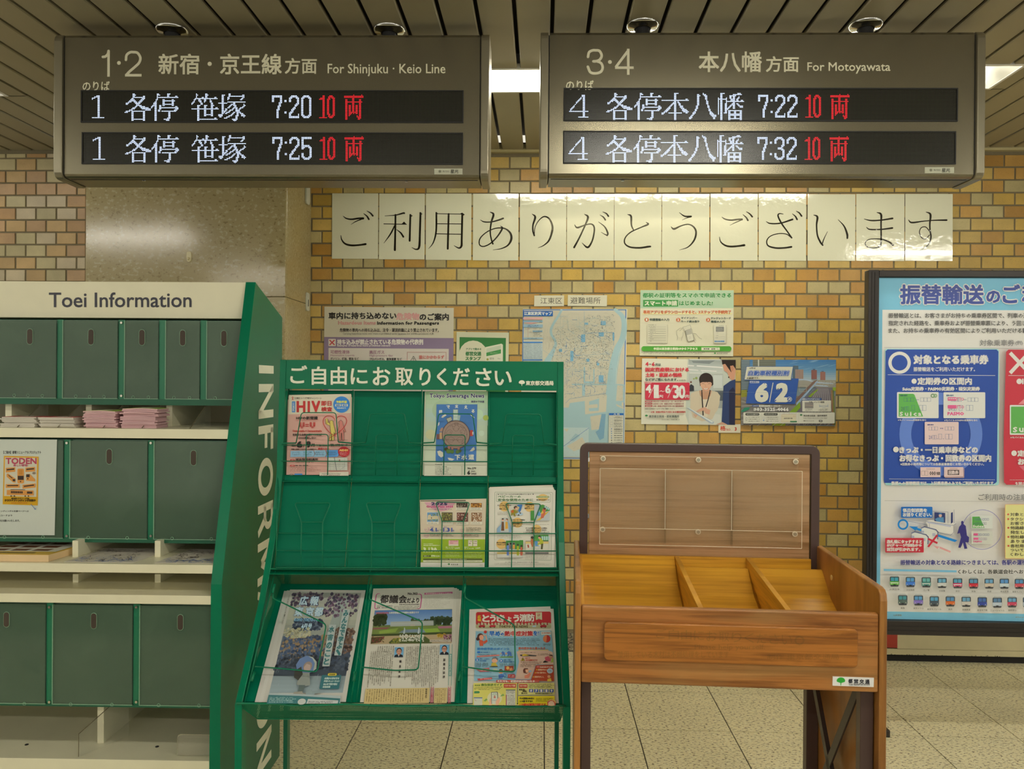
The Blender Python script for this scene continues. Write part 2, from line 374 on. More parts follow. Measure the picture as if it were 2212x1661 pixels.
    def build(s, par, m=None, single=None, labels={}):
        out = {}
        for nm, (v, f, c) in s.P.items():
            mb = MB(); mb.v, mb.f, mb.c = v, f, c
            out[nm] = obj(nm, mb, m or PRINT, par)
            if nm in labels: out[nm]['label'] = labels[nm]
        return out
# ================================================================ setting
WY = (lambda d: CAM.z / -d.z * d.y)(ray(1227, 1407))      # wall plane, brick faces
ZC = at(1066, 327, WY).z                                  # ceiling height
wall = Frame((0, WY)); X = lambda px, py, Y: at(px, py, Y).x
BR = [('orange', '#b0863e'), ('ochre', '#b3913f'), ('cream', '#ae9d66'), ('amber', '#a87c34'), ('straw', '#bb9c50')]
BL = [('pink', '#b08c5e'), ('tan', '#b3925c'), ('buff', '#b0a070'), ('rust', '#a9824f'), ('pale', '#b9a67e')]
MB1 = brick_mat('glazed_brick', False); MB2 = brick_mat('glazed_brick_joined', True)
MORTAR = mat('mortar', A('#6a5f44'), .9, vary=.1, bump=.5, bscale=200)
def bmesh_brick(w, h, t=.006):
    e = .0016; mb = MB(); w2, h2 = w / 2, h / 2
    v = [(-w2, t, -h2), (w2, t, -h2), (w2, t, h2), (-w2, t, h2), (-w2, e, -h2), (w2, e, -h2), (w2, e, h2), (-w2, e, h2),
         (-w2 + e, 0, -h2 + e), (w2 - e, 0, -h2 + e), (w2 - e, 0, h2 - e), (-w2 + e, 0, h2 - e)]
    f = [[8, 9, 10, 11]]
    for i in range(4):
        j = (i + 1) % 4; f += [[4 + i, 4 + j, 8 + j, 8 + i], [i, j, 4 + j, 4 + i]]
    mb.v, mb.f, mb.c = v, f, [None] * len(f); return mb
px_ = X(1813.5, 595, WY) - X(717, 591, WY); PX = px_ / 24
PZ = (at(1620, 581.5, WY).z - at(1620, 935, WY).z) / 13
X0 = X(717, 591, WY); Z0 = at(717, 579, WY).z             # a joint: row A spans Z0-PZ..Z0, joints at X0+k*PX
JO = .0085
def lay(par, x_lo, x_hi, z_lo, z_hi, xo, zo, pal, limit, score, depth, seed):
    rnd = random.Random(seed); full = mesh('brick', bmesh_brick(PX - JO, PZ - JO)); full.materials.append(MB1); cells = []
    k0 = int(math.floor((z_lo - zo) / PZ)) - 1; k1 = int(math.ceil((z_hi - zo) / PZ)) + 1
    for k in range(k0, k1):
        zb, zt = zo + (k - 1) * PZ + JO / 2, zo + k * PZ - JO / 2
        zb, zt = max(zb, z_lo), min(zt, z_hi)
        if zt - zb < .012: continue
        off = .5 * (k % 2); j0 = int(math.floor((x_lo - xo) / PX)) - 1; j1 = int(math.ceil((x_hi - xo) / PX)) + 1
        for j in range(j0, j1):
            xa = xo + (j + off) * PX + JO / 2; xb = xa + PX - JO; xa, xb = max(xa, x_lo), min(xb, x_hi)
            if xb - xa < .015: continue
            c = rnd.choices([p[1] for p in pal], [3, 3, 3.2, 1.6, 2.2])[0]
            kk = rnd.uniform(.72, .90); c = tuple(q * kk for q in A(c)); cells.append((xa, xb, zb, zt, c, score((xa + xb) / 2, (zb + zt) / 2)))
    order = sorted(range(len(cells)), key=lambda i: -cells[i][5]); single = set(i for i in order[:limit] if cells[i][5] > 0)
    rest = MB()
    for i, (xa, xb, zb, zt, c, sc) in enumerate(cells):
        w, h = xb - xa, zt - zb; jig = rnd.uniform(-.0006, .0006)
        if i in single:
            isf = abs(w - (PX - JO)) < 1e-4 and abs(h - (PZ - JO)) < 1e-4
            if isf: me = full
            else: me = mesh('brick', bmesh_brick(w, h)); me.materials.append(MB1)
            o = link('brick', me, None, par, Matrix.Translation(((xa + xb) / 2, depth + jig, (zb + zt) / 2))); o.color = (*c, 1)
        else:
            m = bmesh_brick(w, h); rest.add([(a + (xa + xb) / 2, d + depth + jig, z + (zb + zt) / 2) for a, d, z in m.v], m.f, c)
    if rest.f:
        o = obj('brick', rest, MB2, par); o['kind'] = 'stuff'
def px_of(p):
    d = p - CAM; f = d.dot(_fw); return (IW / 2 + F * d.dot(_rt) / f, IH / 2 - F * d.dot(_up) / f)
HIDE = [(1165, 70, 2130, 405), (120, 75, 1060, 405), (716, 418, 2058, 562), (700, 662, 980, 790), (985, 717, 1100, 790), (1127, 668, 1355, 990), (1383, 627, 1583, 770), (1385, 775, 1585, 918),
        (1600, 777, 1806, 920), (1252, 958, 1770, 1400), (1858, 583, 2300, 1500), (470, 780, 1217, 1600), (1240, 1170, 1915, 1700), (300, 0, 672, 1661)]
def score_main(x, z):
    a, b = px_of(Vector((x, WY, z)))
    if not (-5 < a < 2215 and 320 < b < 1370): return -1
    if any(x0 < a < x1 and y0 < b < y1 for x0, y0, x1, y1 in HIDE): return -1
    return 1 + a / 5000 + (.3 if 570 < b < 1250 else 0)
PILX1 = X(672, 700, WY)
wx1 = X(2212, 500, WY) + 1.2
zbase = at(1227, 1366, WY).z
wb = struct(obj('wall_back', B(PILX1 - .05, wx1, WY + .004, WY + .15, 0, ZC + .05), MORTAR))
lay(wb, PILX1 - .01, wx1, zbase, ZC - .02, X0, Z0, BR, 298, score_main, WY, 5)
GR = speckle_mat('dark_terrazzo', A('#6e644c'), A('#2c2822'), A('#8f866c'), 120, .35, .45)
struct(obj('baseboard_back', B(PILX1 - .01, wx1, WY - .004, WY + .01, 0, zbase - .004), GR))
# left wall section, a little nearer, and the granite pillar between
WL = WY - .06
pilx0 = X(185, 500, WL)
def score_l(x, z):
    a, b = px_of(Vector((x, WL, z))); return 1 if -40 < a < 190 and 320 < b < 612 else -1
wl = struct(obj('wall_left', B(pilx0 - 2.2, pilx0 + .02, WL + .004, WL + .15, 0, ZC + .05), MORTAR))
lay(wl, pilx0 - 2.2, pilx0 - .002, .12, ZC - .02, X(34.2, 408, WL), at(100, 395, WL).z, BL, 290, score_l, WL, 9)
struct(obj('baseboard_left', B(pilx0 - 2.2, pilx0, WL - .006, WL + .01, 0, .11), GR))
YP = WY * (1171 - 672) / (1171 - 617)
GRAN = speckle_mat('polished_granite', A('#8f7f54'), A('#786840'), A('#9c8f68'), 75, .22, .36)
GRAN.node_tree.nodes['Principled BSDF'].inputs['Roughness'].default_value = .15
xl, xr = X(185, 500, YP) , X(617, 500, YP)
pil = struct(obj('pillar', B(xl + .01, xr - .01, YP + .012, WY + .1, 0, ZC + .04), mat('pillar_core', A('#6a6045'), .8)))
zs = at(600, 641, YP).z
for z0, z1 in ((0.0, .62), (.623, zs - .0012), (zs + .0012, ZC)):
    obj('granite_slab', B(xl, xr, YP, YP + .018, z0, z1), GRAN, pil, .0015, 2)
    obj('granite_slab', B(xr - .016, xr + .001, YP + .0182, WY - .001, z0, z1), GRAN, pil, .001, 1)
# floor of square terrazzo tiles
YF1 = (lambda d: CAM.z / -d.z * d.y)(ray(1277, 1491)); YF2 = (lambda d: CAM.z / -d.z * d.y)(ray(1277, 1573)); TD = YF1 - YF2
TX0 = atz(1175.3, 1557, 0).x; TW = (atz(1371.4, 1557, 0).x - atz(780.3, 1557, 0).x) / 3
TERR = speckle_mat('terrazzo', A('#c2b68a'), A('#6a5c40'), A('#cdc4a0'), 105, .3, .42)
fl = struct(obj('floor', B(-6, 6, -4.5, WY + .1, -.05, -.004), mat('floor_joint', A('#2a2318'), .8)))
tm = mesh('tile', MB().box(-TW / 2 + .0024, TW / 2 - .0024, -TD / 2 + .0018, TD / 2 - .0018, -.006, 0)); tm.materials.append(TERR)
rest = MB()
for j in range(-14, 15):
    for i in range(-12, 9):
        cx, cy = TX0 + (j + .5) * TW, YF1 - (i - .5) * TD
        if cy - TD / 2 > WY or cy < -4.3 or abs(cx) > 5.8: continue
        a, b = px_of(Vector((cx, max(cy, .6), 0)))
        vis = cy > 2.6 and -1.6 < cx < 3.4
        if vis: link('tile', tm, None, fl, Matrix.Translation((cx, cy, 0)))
        else: rest.box(cx - TW / 2 + .0016, cx + TW / 2 - .0016, cy - TD / 2 + .0016, cy + TD / 2 - .0016, -.006, 0)
o = obj('tile', rest, TERR, fl); o['kind'] = 'stuff'
# ceiling slats running towards the wall, recessed lamps between them
SP = abs(atz(605.7, 0, ZC).x - atz(521.9, 0, ZC).x)
SX0 = atz(1025, 0, ZC).x
LY0 = atz(1110, 150, ZC).y; LY1 = atz(1110, 197, ZC).y; LX0 = atz(942, 150, ZC).x; LX1 = atz(2196, 150, ZC).x
CEIL = mat('ceiling_slat_paint', (.34,.305,.205), .45, vary=.05, scale=2)
ce = struct(obj('ceiling', B(-6, 6, -4.5, WY + .1, ZC + .12, ZC + .16), mat('ceiling_void', (.07, .06, .04), .9)))
LAMPS = [(LX0, LX1, LY0, LY1), (atz(-8, 196, ZC).x - 1.9, atz(-8, 196, ZC).x, LY0, LY1), (.12, 1.42, .82, 1.06), (-4.35, -3.02, .82, 1.06), (-1.9, -.6, -1.9, -1.66), (.9, 2.2, -1.9, -1.66), (2.9, 4.2, .82, 1.06), (-4.2, -2.9, -1.9, -1.66), (3.4, 4.7, -1.9, -1.66)]  # last two entries: unseen lamps added to brighten the near objects
def slat_mesh(y0, y1):
    g = .007; w2 = SP / 2 - g; e = .004
    return MB().prism([(-w2, y0, .012), (-w2, y0, e), (-w2 + e, y0, 0), (w2 - e, y0, 0), (w2, y0, e), (w2, y0, .012)], (0, y1 - y0, 0))
SM = {}
for j in range(-46, 46):
    cx = SX0 + (j + .5) * SP
    if abs(cx) > 5.6: continue
    cuts = sorted([(l[2] - .012, l[3] + .012) for l in LAMPS if cx - SP / 2 < l[1] and cx + SP / 2 > l[0]])
    y = -4.4; segs = []
    for a, b in cuts: segs.append((y, a)); y = b
    segs.append((y, WY - .03))
    for l in LAMPS:
        for e0, e1 in ((cx - SP / 2 + .007, l[0] - .011), (l[1] + .011, cx + SP / 2 - .007)):
            if cx - SP / 2 < (l[0] if e1 < cx + SP / 2 - .008 else l[1]) < cx + SP / 2 and .004 < e1 - e0 < SP:
                pc = mesh('slat', MB().box(e0 - cx, e1 - cx, l[2] - .02, l[3] + .02, 0, .012)); pc.materials.append(CEIL); link('slat', pc, None, ce, Matrix.Translation((cx, 0, ZC)))
    for a, b in segs:
        k = (round(a, 3), round(b, 3))
        if k not in SM: SM[k] = mesh('slat', slat_mesh(a, b)); SM[k].materials.append(CEIL)
        link('slat', SM[k], None, ce, Matrix.Translation((cx, 0, ZC)))
struct(obj('trim_1', MB().profile_x([(WY + .01, ZC + .03), (WY - .035, ZC + .03), (WY - .035, ZC - .004), (WY - .028, ZC - .012), (WY + .01, ZC - .012)], -3.2, wx1), mat('trim_paint', A('#a09468'), .4)))
WHITEM = mat('lamp_enamel', (.85, .85, .82), .35); TUBE = emit_mat('lamp_tube_glow', (1.0, .96, .82), LAMP_POWER); TUBE2 = emit_mat('lamp_tube_glow_old', (1.0, .955, .78), 37.0); TUBE3 = emit_mat('lamp_tube_glow_dim', (1.0, .96, .84), 9.0)
CHROME = mat('chrome', (.6, .6, .58), .12, 1.0, vary=0)
lampn = ['long recessed ceiling light running behind the two departure boards', 'recessed ceiling light whose tip shows at the frame edge beside the left board', 'recessed ceiling light over the aisle in front of the right departure board', 'recessed ceiling light before the brick wall on the far left',
         'recessed ceiling light behind the viewer, left one', 'recessed ceiling light behind the viewer, right one', 'recessed ceiling light in front of the poster board', 'unseen ceiling light added for brightness behind the viewer, outermost on the left', 'unseen ceiling light added for brightness behind the viewer, outermost on the right']
for (x0, x1, y0, y1), lb in zip(LAMPS, lampn):
    r = root('ceiling_light', Matrix.Translation((x0, y0, ZC)), lb, 'lamp'); W_, D_ = x1 - x0, y1 - y0; h = .085
    tr = MB(); i = .05
    tr.add([(0, 0, 0), (W_, 0, 0), (W_, D_, 0), (0, D_, 0), (.09, i, h), (W_ - .09, i, h), (W_ - .09, D_ - i, h), (.09, D_ - i, h)], [[0, 1, 5, 4], [1, 2, 6, 5], [2, 3, 7, 6], [3, 0, 4, 7], [4, 5, 6, 7]])
    obj('reflector', tr, WHITEM, r)
    fr_ = MB()
    for a in ((-.012, W_ + .012, -.012, 0), (-.012, W_ + .012, D_, D_ + .012), (-.012, 0, 0, D_), (W_, W_ + .012, 0, D_)): fr_.box(*a, -.003, .02)
    obj('frame', fr_, WHITEM, r)
    n = max(1, round((W_ - .2) / 1.22)); L = (W_ - .2) / n
    for q in range(n):
        t = obj('tube', MB().cyl((.1 + q * L + .03, D_ / 2, .014), (.1 + (q + 1) * L - .03, D_ / 2, .014), .026, 12), (TUBE3 if x0 < -3 else TUBE2) if y0 > 2 else TUBE, r, smooth=False)
        for e in (.1 + q * L + .012, .1 + (q + 1) * L - .012):
            obj('socket', MB().cyl((e - .018, D_ / 2, .014), (e + .018, D_ / 2, .014), .017, 12), WHITEM, t)
# small fittings on the pillar
hk = at(409, 555, YP)
m = MB(); pr = [(-.012, .022), (-.0135, .0), (-.011, -.02), (-.004, -.026), (.004, -.026), (.011, -.02), (.0135, 0), (.012, .022), (.006, .027), (-.006, .027)]
HOOKM = mat('aged_cream_plastic', A('#c2b486'), .4)
hr = root('wall_hook', Matrix.Translation((hk.x, YP, hk.z)), 'small cream plastic adhesive hook on the granite pillar', 'hook')
obj('plate', MB().prism([(a, -.005, z) for a, z in pr], (0, .005, 0)), HOOKM, hr, .0015)
obj('hook', MB().tube(round_path([(0, -.004, -.004), (0, -.012, -.016), (0, -.018, -.012), (0, -.019, -.004)], .004), .0032), HOOKM, hr, smooth=True)
GREYP = mat('grey_plastic', A('#a8a68c'), .4)
pc = at(668, 652, WY - .07)
r = root('latch_plate', Matrix.Translation((xr + .001, pc.y, pc.z)), 'small grey keyhole plate on the pillar side by the brick wall', 'plate')
obj('plate', MB().prism([(0, y, z) for y, z in ((-.02, -.05), (-.026, -.042), (-.026, .042), (-.02, .05), (.02, .05), (.026, .042), (.026, -.042), (.02, -.05))], (.008, 0, 0)), GREYP, r, .002)
obj('keyhole', MB().box(.008, .0095, -.004, .004, -.025, .012), mat('black_slot', (.02, .02, .02), .5), r)
pc = at(663, 424, WY - .09)
r = root('corner_guard', Matrix.Translation((xr + .001, pc.y, pc.z)), 'short grey guard strip on the pillar corner just under the left board', 'guard')
obj('strip', MB().prism([(0, -.03, -.03), (0, -.018, -.045), (0, .02, -.045), (0, .03, -.03), (0, .03, .3), (0, -.03, .3)], (.012, 0, 0)), GREYP, r, .003)

# ================================================================ the thank-you letter sheets
G1, G2, G3 = (710, 410, 5.267), (1120, 410, 5.267), (1530, 410, 4.096)
SHEETS = [
 ('go', 'first', G1, (40, 40, 565, 783), [[(163,297,4),(200,325,14),(260,335,18),(340,325,20),(392,325,26)],[(385,330,14),(310,360,10),(253,395,3)],[(138,518,5),(150,570,14),(190,615,20),(260,632,22),(350,628,20),(420,618,24)],[(398,270,5),(435,300,16),(457,335,20)],[(435,240,5),(475,265,16),(502,296,20)]], []),
 ('ri', '', G1, (575, 43, 1094, 790), [[(640,297,5),(760,288,12),(850,265,20),(862,270,14)],[(760,285,20),(759,400,20),(755,600,22),(753,685,24)],[(628,388,9),(885,392,9)],[(758,395,14),(705,500,16),(628,608,3)],[(770,450,4),(820,490,16),(850,535,20)],[(930,285,20),(926,430,20),(922,580,22)],[(1045,265,22),(1038,500,22),(1030,650,24),(995,678,14),(945,656,4)]],
   [[(832,387),(858,361),(890,396)],[(918,278),(958,296),(935,310)],[(1030,258),(1068,274),(1045,295)]]),
 ('yo', '', G1, (1107, 43, 1625, 797), [[(1225,262,20),(1225,420,20),(1215,520,18),(1185,610,12),(1135,672,3)],[(1225,272,8),(1520,277,8)],[(1520,280,22),(1514,560,22),(1510,640,24),(1480,662,16),(1425,635,4)],[(1365,275,20),(1355,670,22)],[(1235,387,9),(1515,389,9)],[(1225,500,9),(1510,506,9)]],
   [[(1500,268),(1520,260),(1549,283),(1528,297)],[(1214,255),(1240,266),(1225,290)]]),
 ('a', '', G1, (1643, 45, 2160, 802), [[(1725,343,5),(1770,365,14),(1850,365,14),(1930,345,18),(1985,325,20)],[(1835,252,5),(1875,280,24),(1850,370,20),(1838,480,16),(1850,560,16),(1868,615,18)],[(1955,412,6),(1975,440,20),(1920,530,16),(1840,610,14),(1760,645,13),(1715,620,13),(1725,550,13),(1800,480,12),(1900,438,13),(2000,440,16),(2065,490,22),(2078,560,26),(2040,630,18),(1960,670,11),(1868,683,3)]], []),
 ('ri2', '', G2, (18, 48, 545, 802), [[(155,275,5),(190,310,24),(165,400,18),(165,470,18),(180,520,18)],[(180,515,9),(188,430,8),(230,350,10),(290,305,14),(345,325,18),(380,390,22),(385,460,24),(350,570,20),(290,630,12),(220,662,3)]], []),
 ('ga', '', G2, (553, 48, 1087, 804), [[(637,397,5),(670,430,20),(760,400,14),(830,390,16),(862,430,18),(855,520,18),(830,600,18),(785,655,22),(720,602,4)],[(750,277,5),(790,310,24),(760,400,18),(690,550,18),(633,655,22)],[(908,363,4),(980,420,14),(1015,490,20),(1010,520,16)],[(1010,520,14),(975,503,8),(938,480,3)],[(925,285,4),(965,310,14),(988,342,18)],[(955,250,4),(1000,270,14),(1023,300,18)]], []),
 ('to', '', G2, (1092, 48, 1627, 805), [[(1240,280,5),(1280,300,22),(1285,400,18),(1310,460,12)],[(1450,368,5),(1475,392,20),(1400,425,14),(1280,480,14),(1215,545,14),(1210,610,16),(1270,652,18),(1380,660,20),(1470,648,22),(1500,645,20)]], []),
 ('u', '', G2, (1635, 48, 2172, 806), [[(1828,257,4),(1890,300,16),(1965,303,18)],[(1960,308,14),(1910,322,9),(1860,345,3)],[(1735,420,5),(1770,445,22),(1850,410,14),(1930,393,14),(1990,420,18),(2020,480,22),(2000,570,20),(1930,650,12),(1830,685,3)]], []),
 ('go2', 'second', G3, (20, 36, 437, 625), [[(118,240,4),(150,260,11),(200,268,14),(265,262,15),(298,262,18)],[(290,268,10),(235,292,7),(190,315,3)],[(98,415,4),(110,460,11),(150,492,15),(200,502,17),(270,497,16),(318,490,20)],[(305,218,4),(335,245,12),(350,270,15)],[(335,193,4),(365,212,12),(388,238,15)]], []),
 ('za', '', G3, (447, 36, 866, 626), [[(665,215,4),(628,211,10),(618,235,14),(650,300,14),(700,370,12),(738,425,13)],[(510,280,4),(550,298,12),(640,295,12),(745,262,16)],[(735,422,11),(690,392,8),(620,388,8),(550,410,8),(518,450,10),(530,495,13),(600,515,15),(680,513,15),(735,505,16)],[(743,212,4),(770,235,12),(785,262,15)],[(777,188,4),(805,205,12),(825,232,15)]], []),
 ('i', '', G3, (880, 38, 1301, 627), [[(930,222,4),(965,240,18),(958,310,14),(965,400,14),(990,460,16),(1012,490,14)],[(1005,485,11),(1025,430,8),(1055,368,3)],[(1148,263,4),(1200,320,12),(1228,390,18),(1230,428,15)]], []),
 ('ma', '', G3, (1309, 37, 1736, 628), [[(1378,258,4),(1440,272,12),(1530,268,12),(1630,253,16)],[(1397,330,4),(1430,350,12),(1530,350,12),(1628,338,16)],[(1490,200,4),(1528,218,18),(1528,300,14),(1528,470,14),(1510,505,12),(1450,515,8),(1400,500,8),(1390,465,8),(1430,437,8),(1530,437,10),(1600,462,14),(1633,490,16)]], []),
 ('su', '', G3, (1743, 36, 2163, 628), [[(1770,265,4),(1800,290,15),(1900,278,10),(2000,270,10),(2108,268,16)],[(1925,196,4),(1965,218,18),(1960,300,14),(1962,360,14),(1970,420,14),(1950,480,11),(1910,515,8),(1870,535,3)],[(1960,370,9),(1925,330,8),(1885,335,8),(1868,375,8),(1885,420,8),(1920,435,8),(1957,400,7)]], []),
]
DESC = ['first hiragana go beside the pillar', 'kanji ri with a standing hooked knife stroke', 'kanji yo drawn as a divided box', 'looping hiragana a with crossed top', 'two-stroke hiragana ri, glare along its top', 'hiragana ga with two short ticks at upper right', 'hiragana to, one open curve', 'hiragana u with a dash above a hook',
        'second hiragana go, between u and za', 'hiragana za with crossing stroke and two ticks', 'hiragana i, two separate strokes', 'hiragana ma with two bars and a loop', 'last sheet, hiragana su, with one bar and a small loop']
for i, ((nm, _o, view, (x0, y0, x1, y1), st, pl), ds) in enumerate(zip(SHEETS, DESC)):
    sl = (y1 - y0); I = Ink(wall, -.0035 - .0008 * (i % 2), view=view)
    r = root('letter_sheet', wall, 'laminated white sheet reading ' + ds, 'sign', 'laminated thank-you letters in a row on the brick wall')
    sk = -3 if view is not G3 else -1
    I.sheet([(x0, y0), (x1, y0 + (1 if i else 0)), (x1 + sk * 1.2, y1 + 2), (x0 + sk * 1.2, y1)], A('#cfc6a2'))
    I.part('lettering')
    for s_ in st: I.brush(s_, '#1d1a10')
    for p in pl: I.poly(p, '#1d1a10')
    I.build(r, GLOSSY)

# ================================================================ departure boards
FLY = atz(841, 62, ZC).y
HOUS = mat('board_grey_metal', (.27, .245, .175), .27, .8, vary=.02)
CAPM = mat('board_end_cap', (.32, .29, .21), .33, .7, vary=.02)
LETW = mat('board_lettering', A('#c9c19c'), .5); DARKG = mat('board_gap', (.015, .015, .015), .6)
def led_panel():
    m, n, l, b = nodes('led_matrix'); tc = N(n, 'ShaderNodeTexCoord'); sp = N(n, 'ShaderNodeSeparateXYZ'); l.new(tc.outputs['Object'], sp.inputs[0]); o = []
    for a in ('X', 'Z'):
        q = N(n, 'ShaderNodeMath', operation='MULTIPLY'); q.inputs[1].default_value = 1 / .00405; l.new(sp.outputs[a], q.inputs[0])
        q1 = N(n, 'ShaderNodeMath', operation='FRACT'); l.new(q.outputs[0], q1.inputs[0]); q2 = N(n, 'ShaderNodeMath', operation='COMPARE'); q2.inputs[1].default_value = .5; q2.inputs[2].default_value = .27; l.new(q1.outputs[0], q2.inputs[0]); o.append(q2)
    q = N(n, 'ShaderNodeMath', operation='MULTIPLY'); l.new(o[0].outputs[0], q.inputs[0]); l.new(o[1].outputs[0], q.inputs[1])
    x = N(n, 'ShaderNodeMix', data_type='RGBA'); l.new(q.outputs[0], x.inputs[0]); x.inputs[6].default_value = (.012, .012, .009, 1); x.inputs[7].default_value = (.05, .05, .038, 1)
    l.new(x.outputs[2], b.inputs['Base Color']); b.inputs['Roughness'].default_value = .25; return m
LEDP = led_panel(); LW = emit_mat('led_white', (.62, .74, 1.0), 2.5); LR = emit_mat('led_red', (1.0, .015, .03), 1.15)
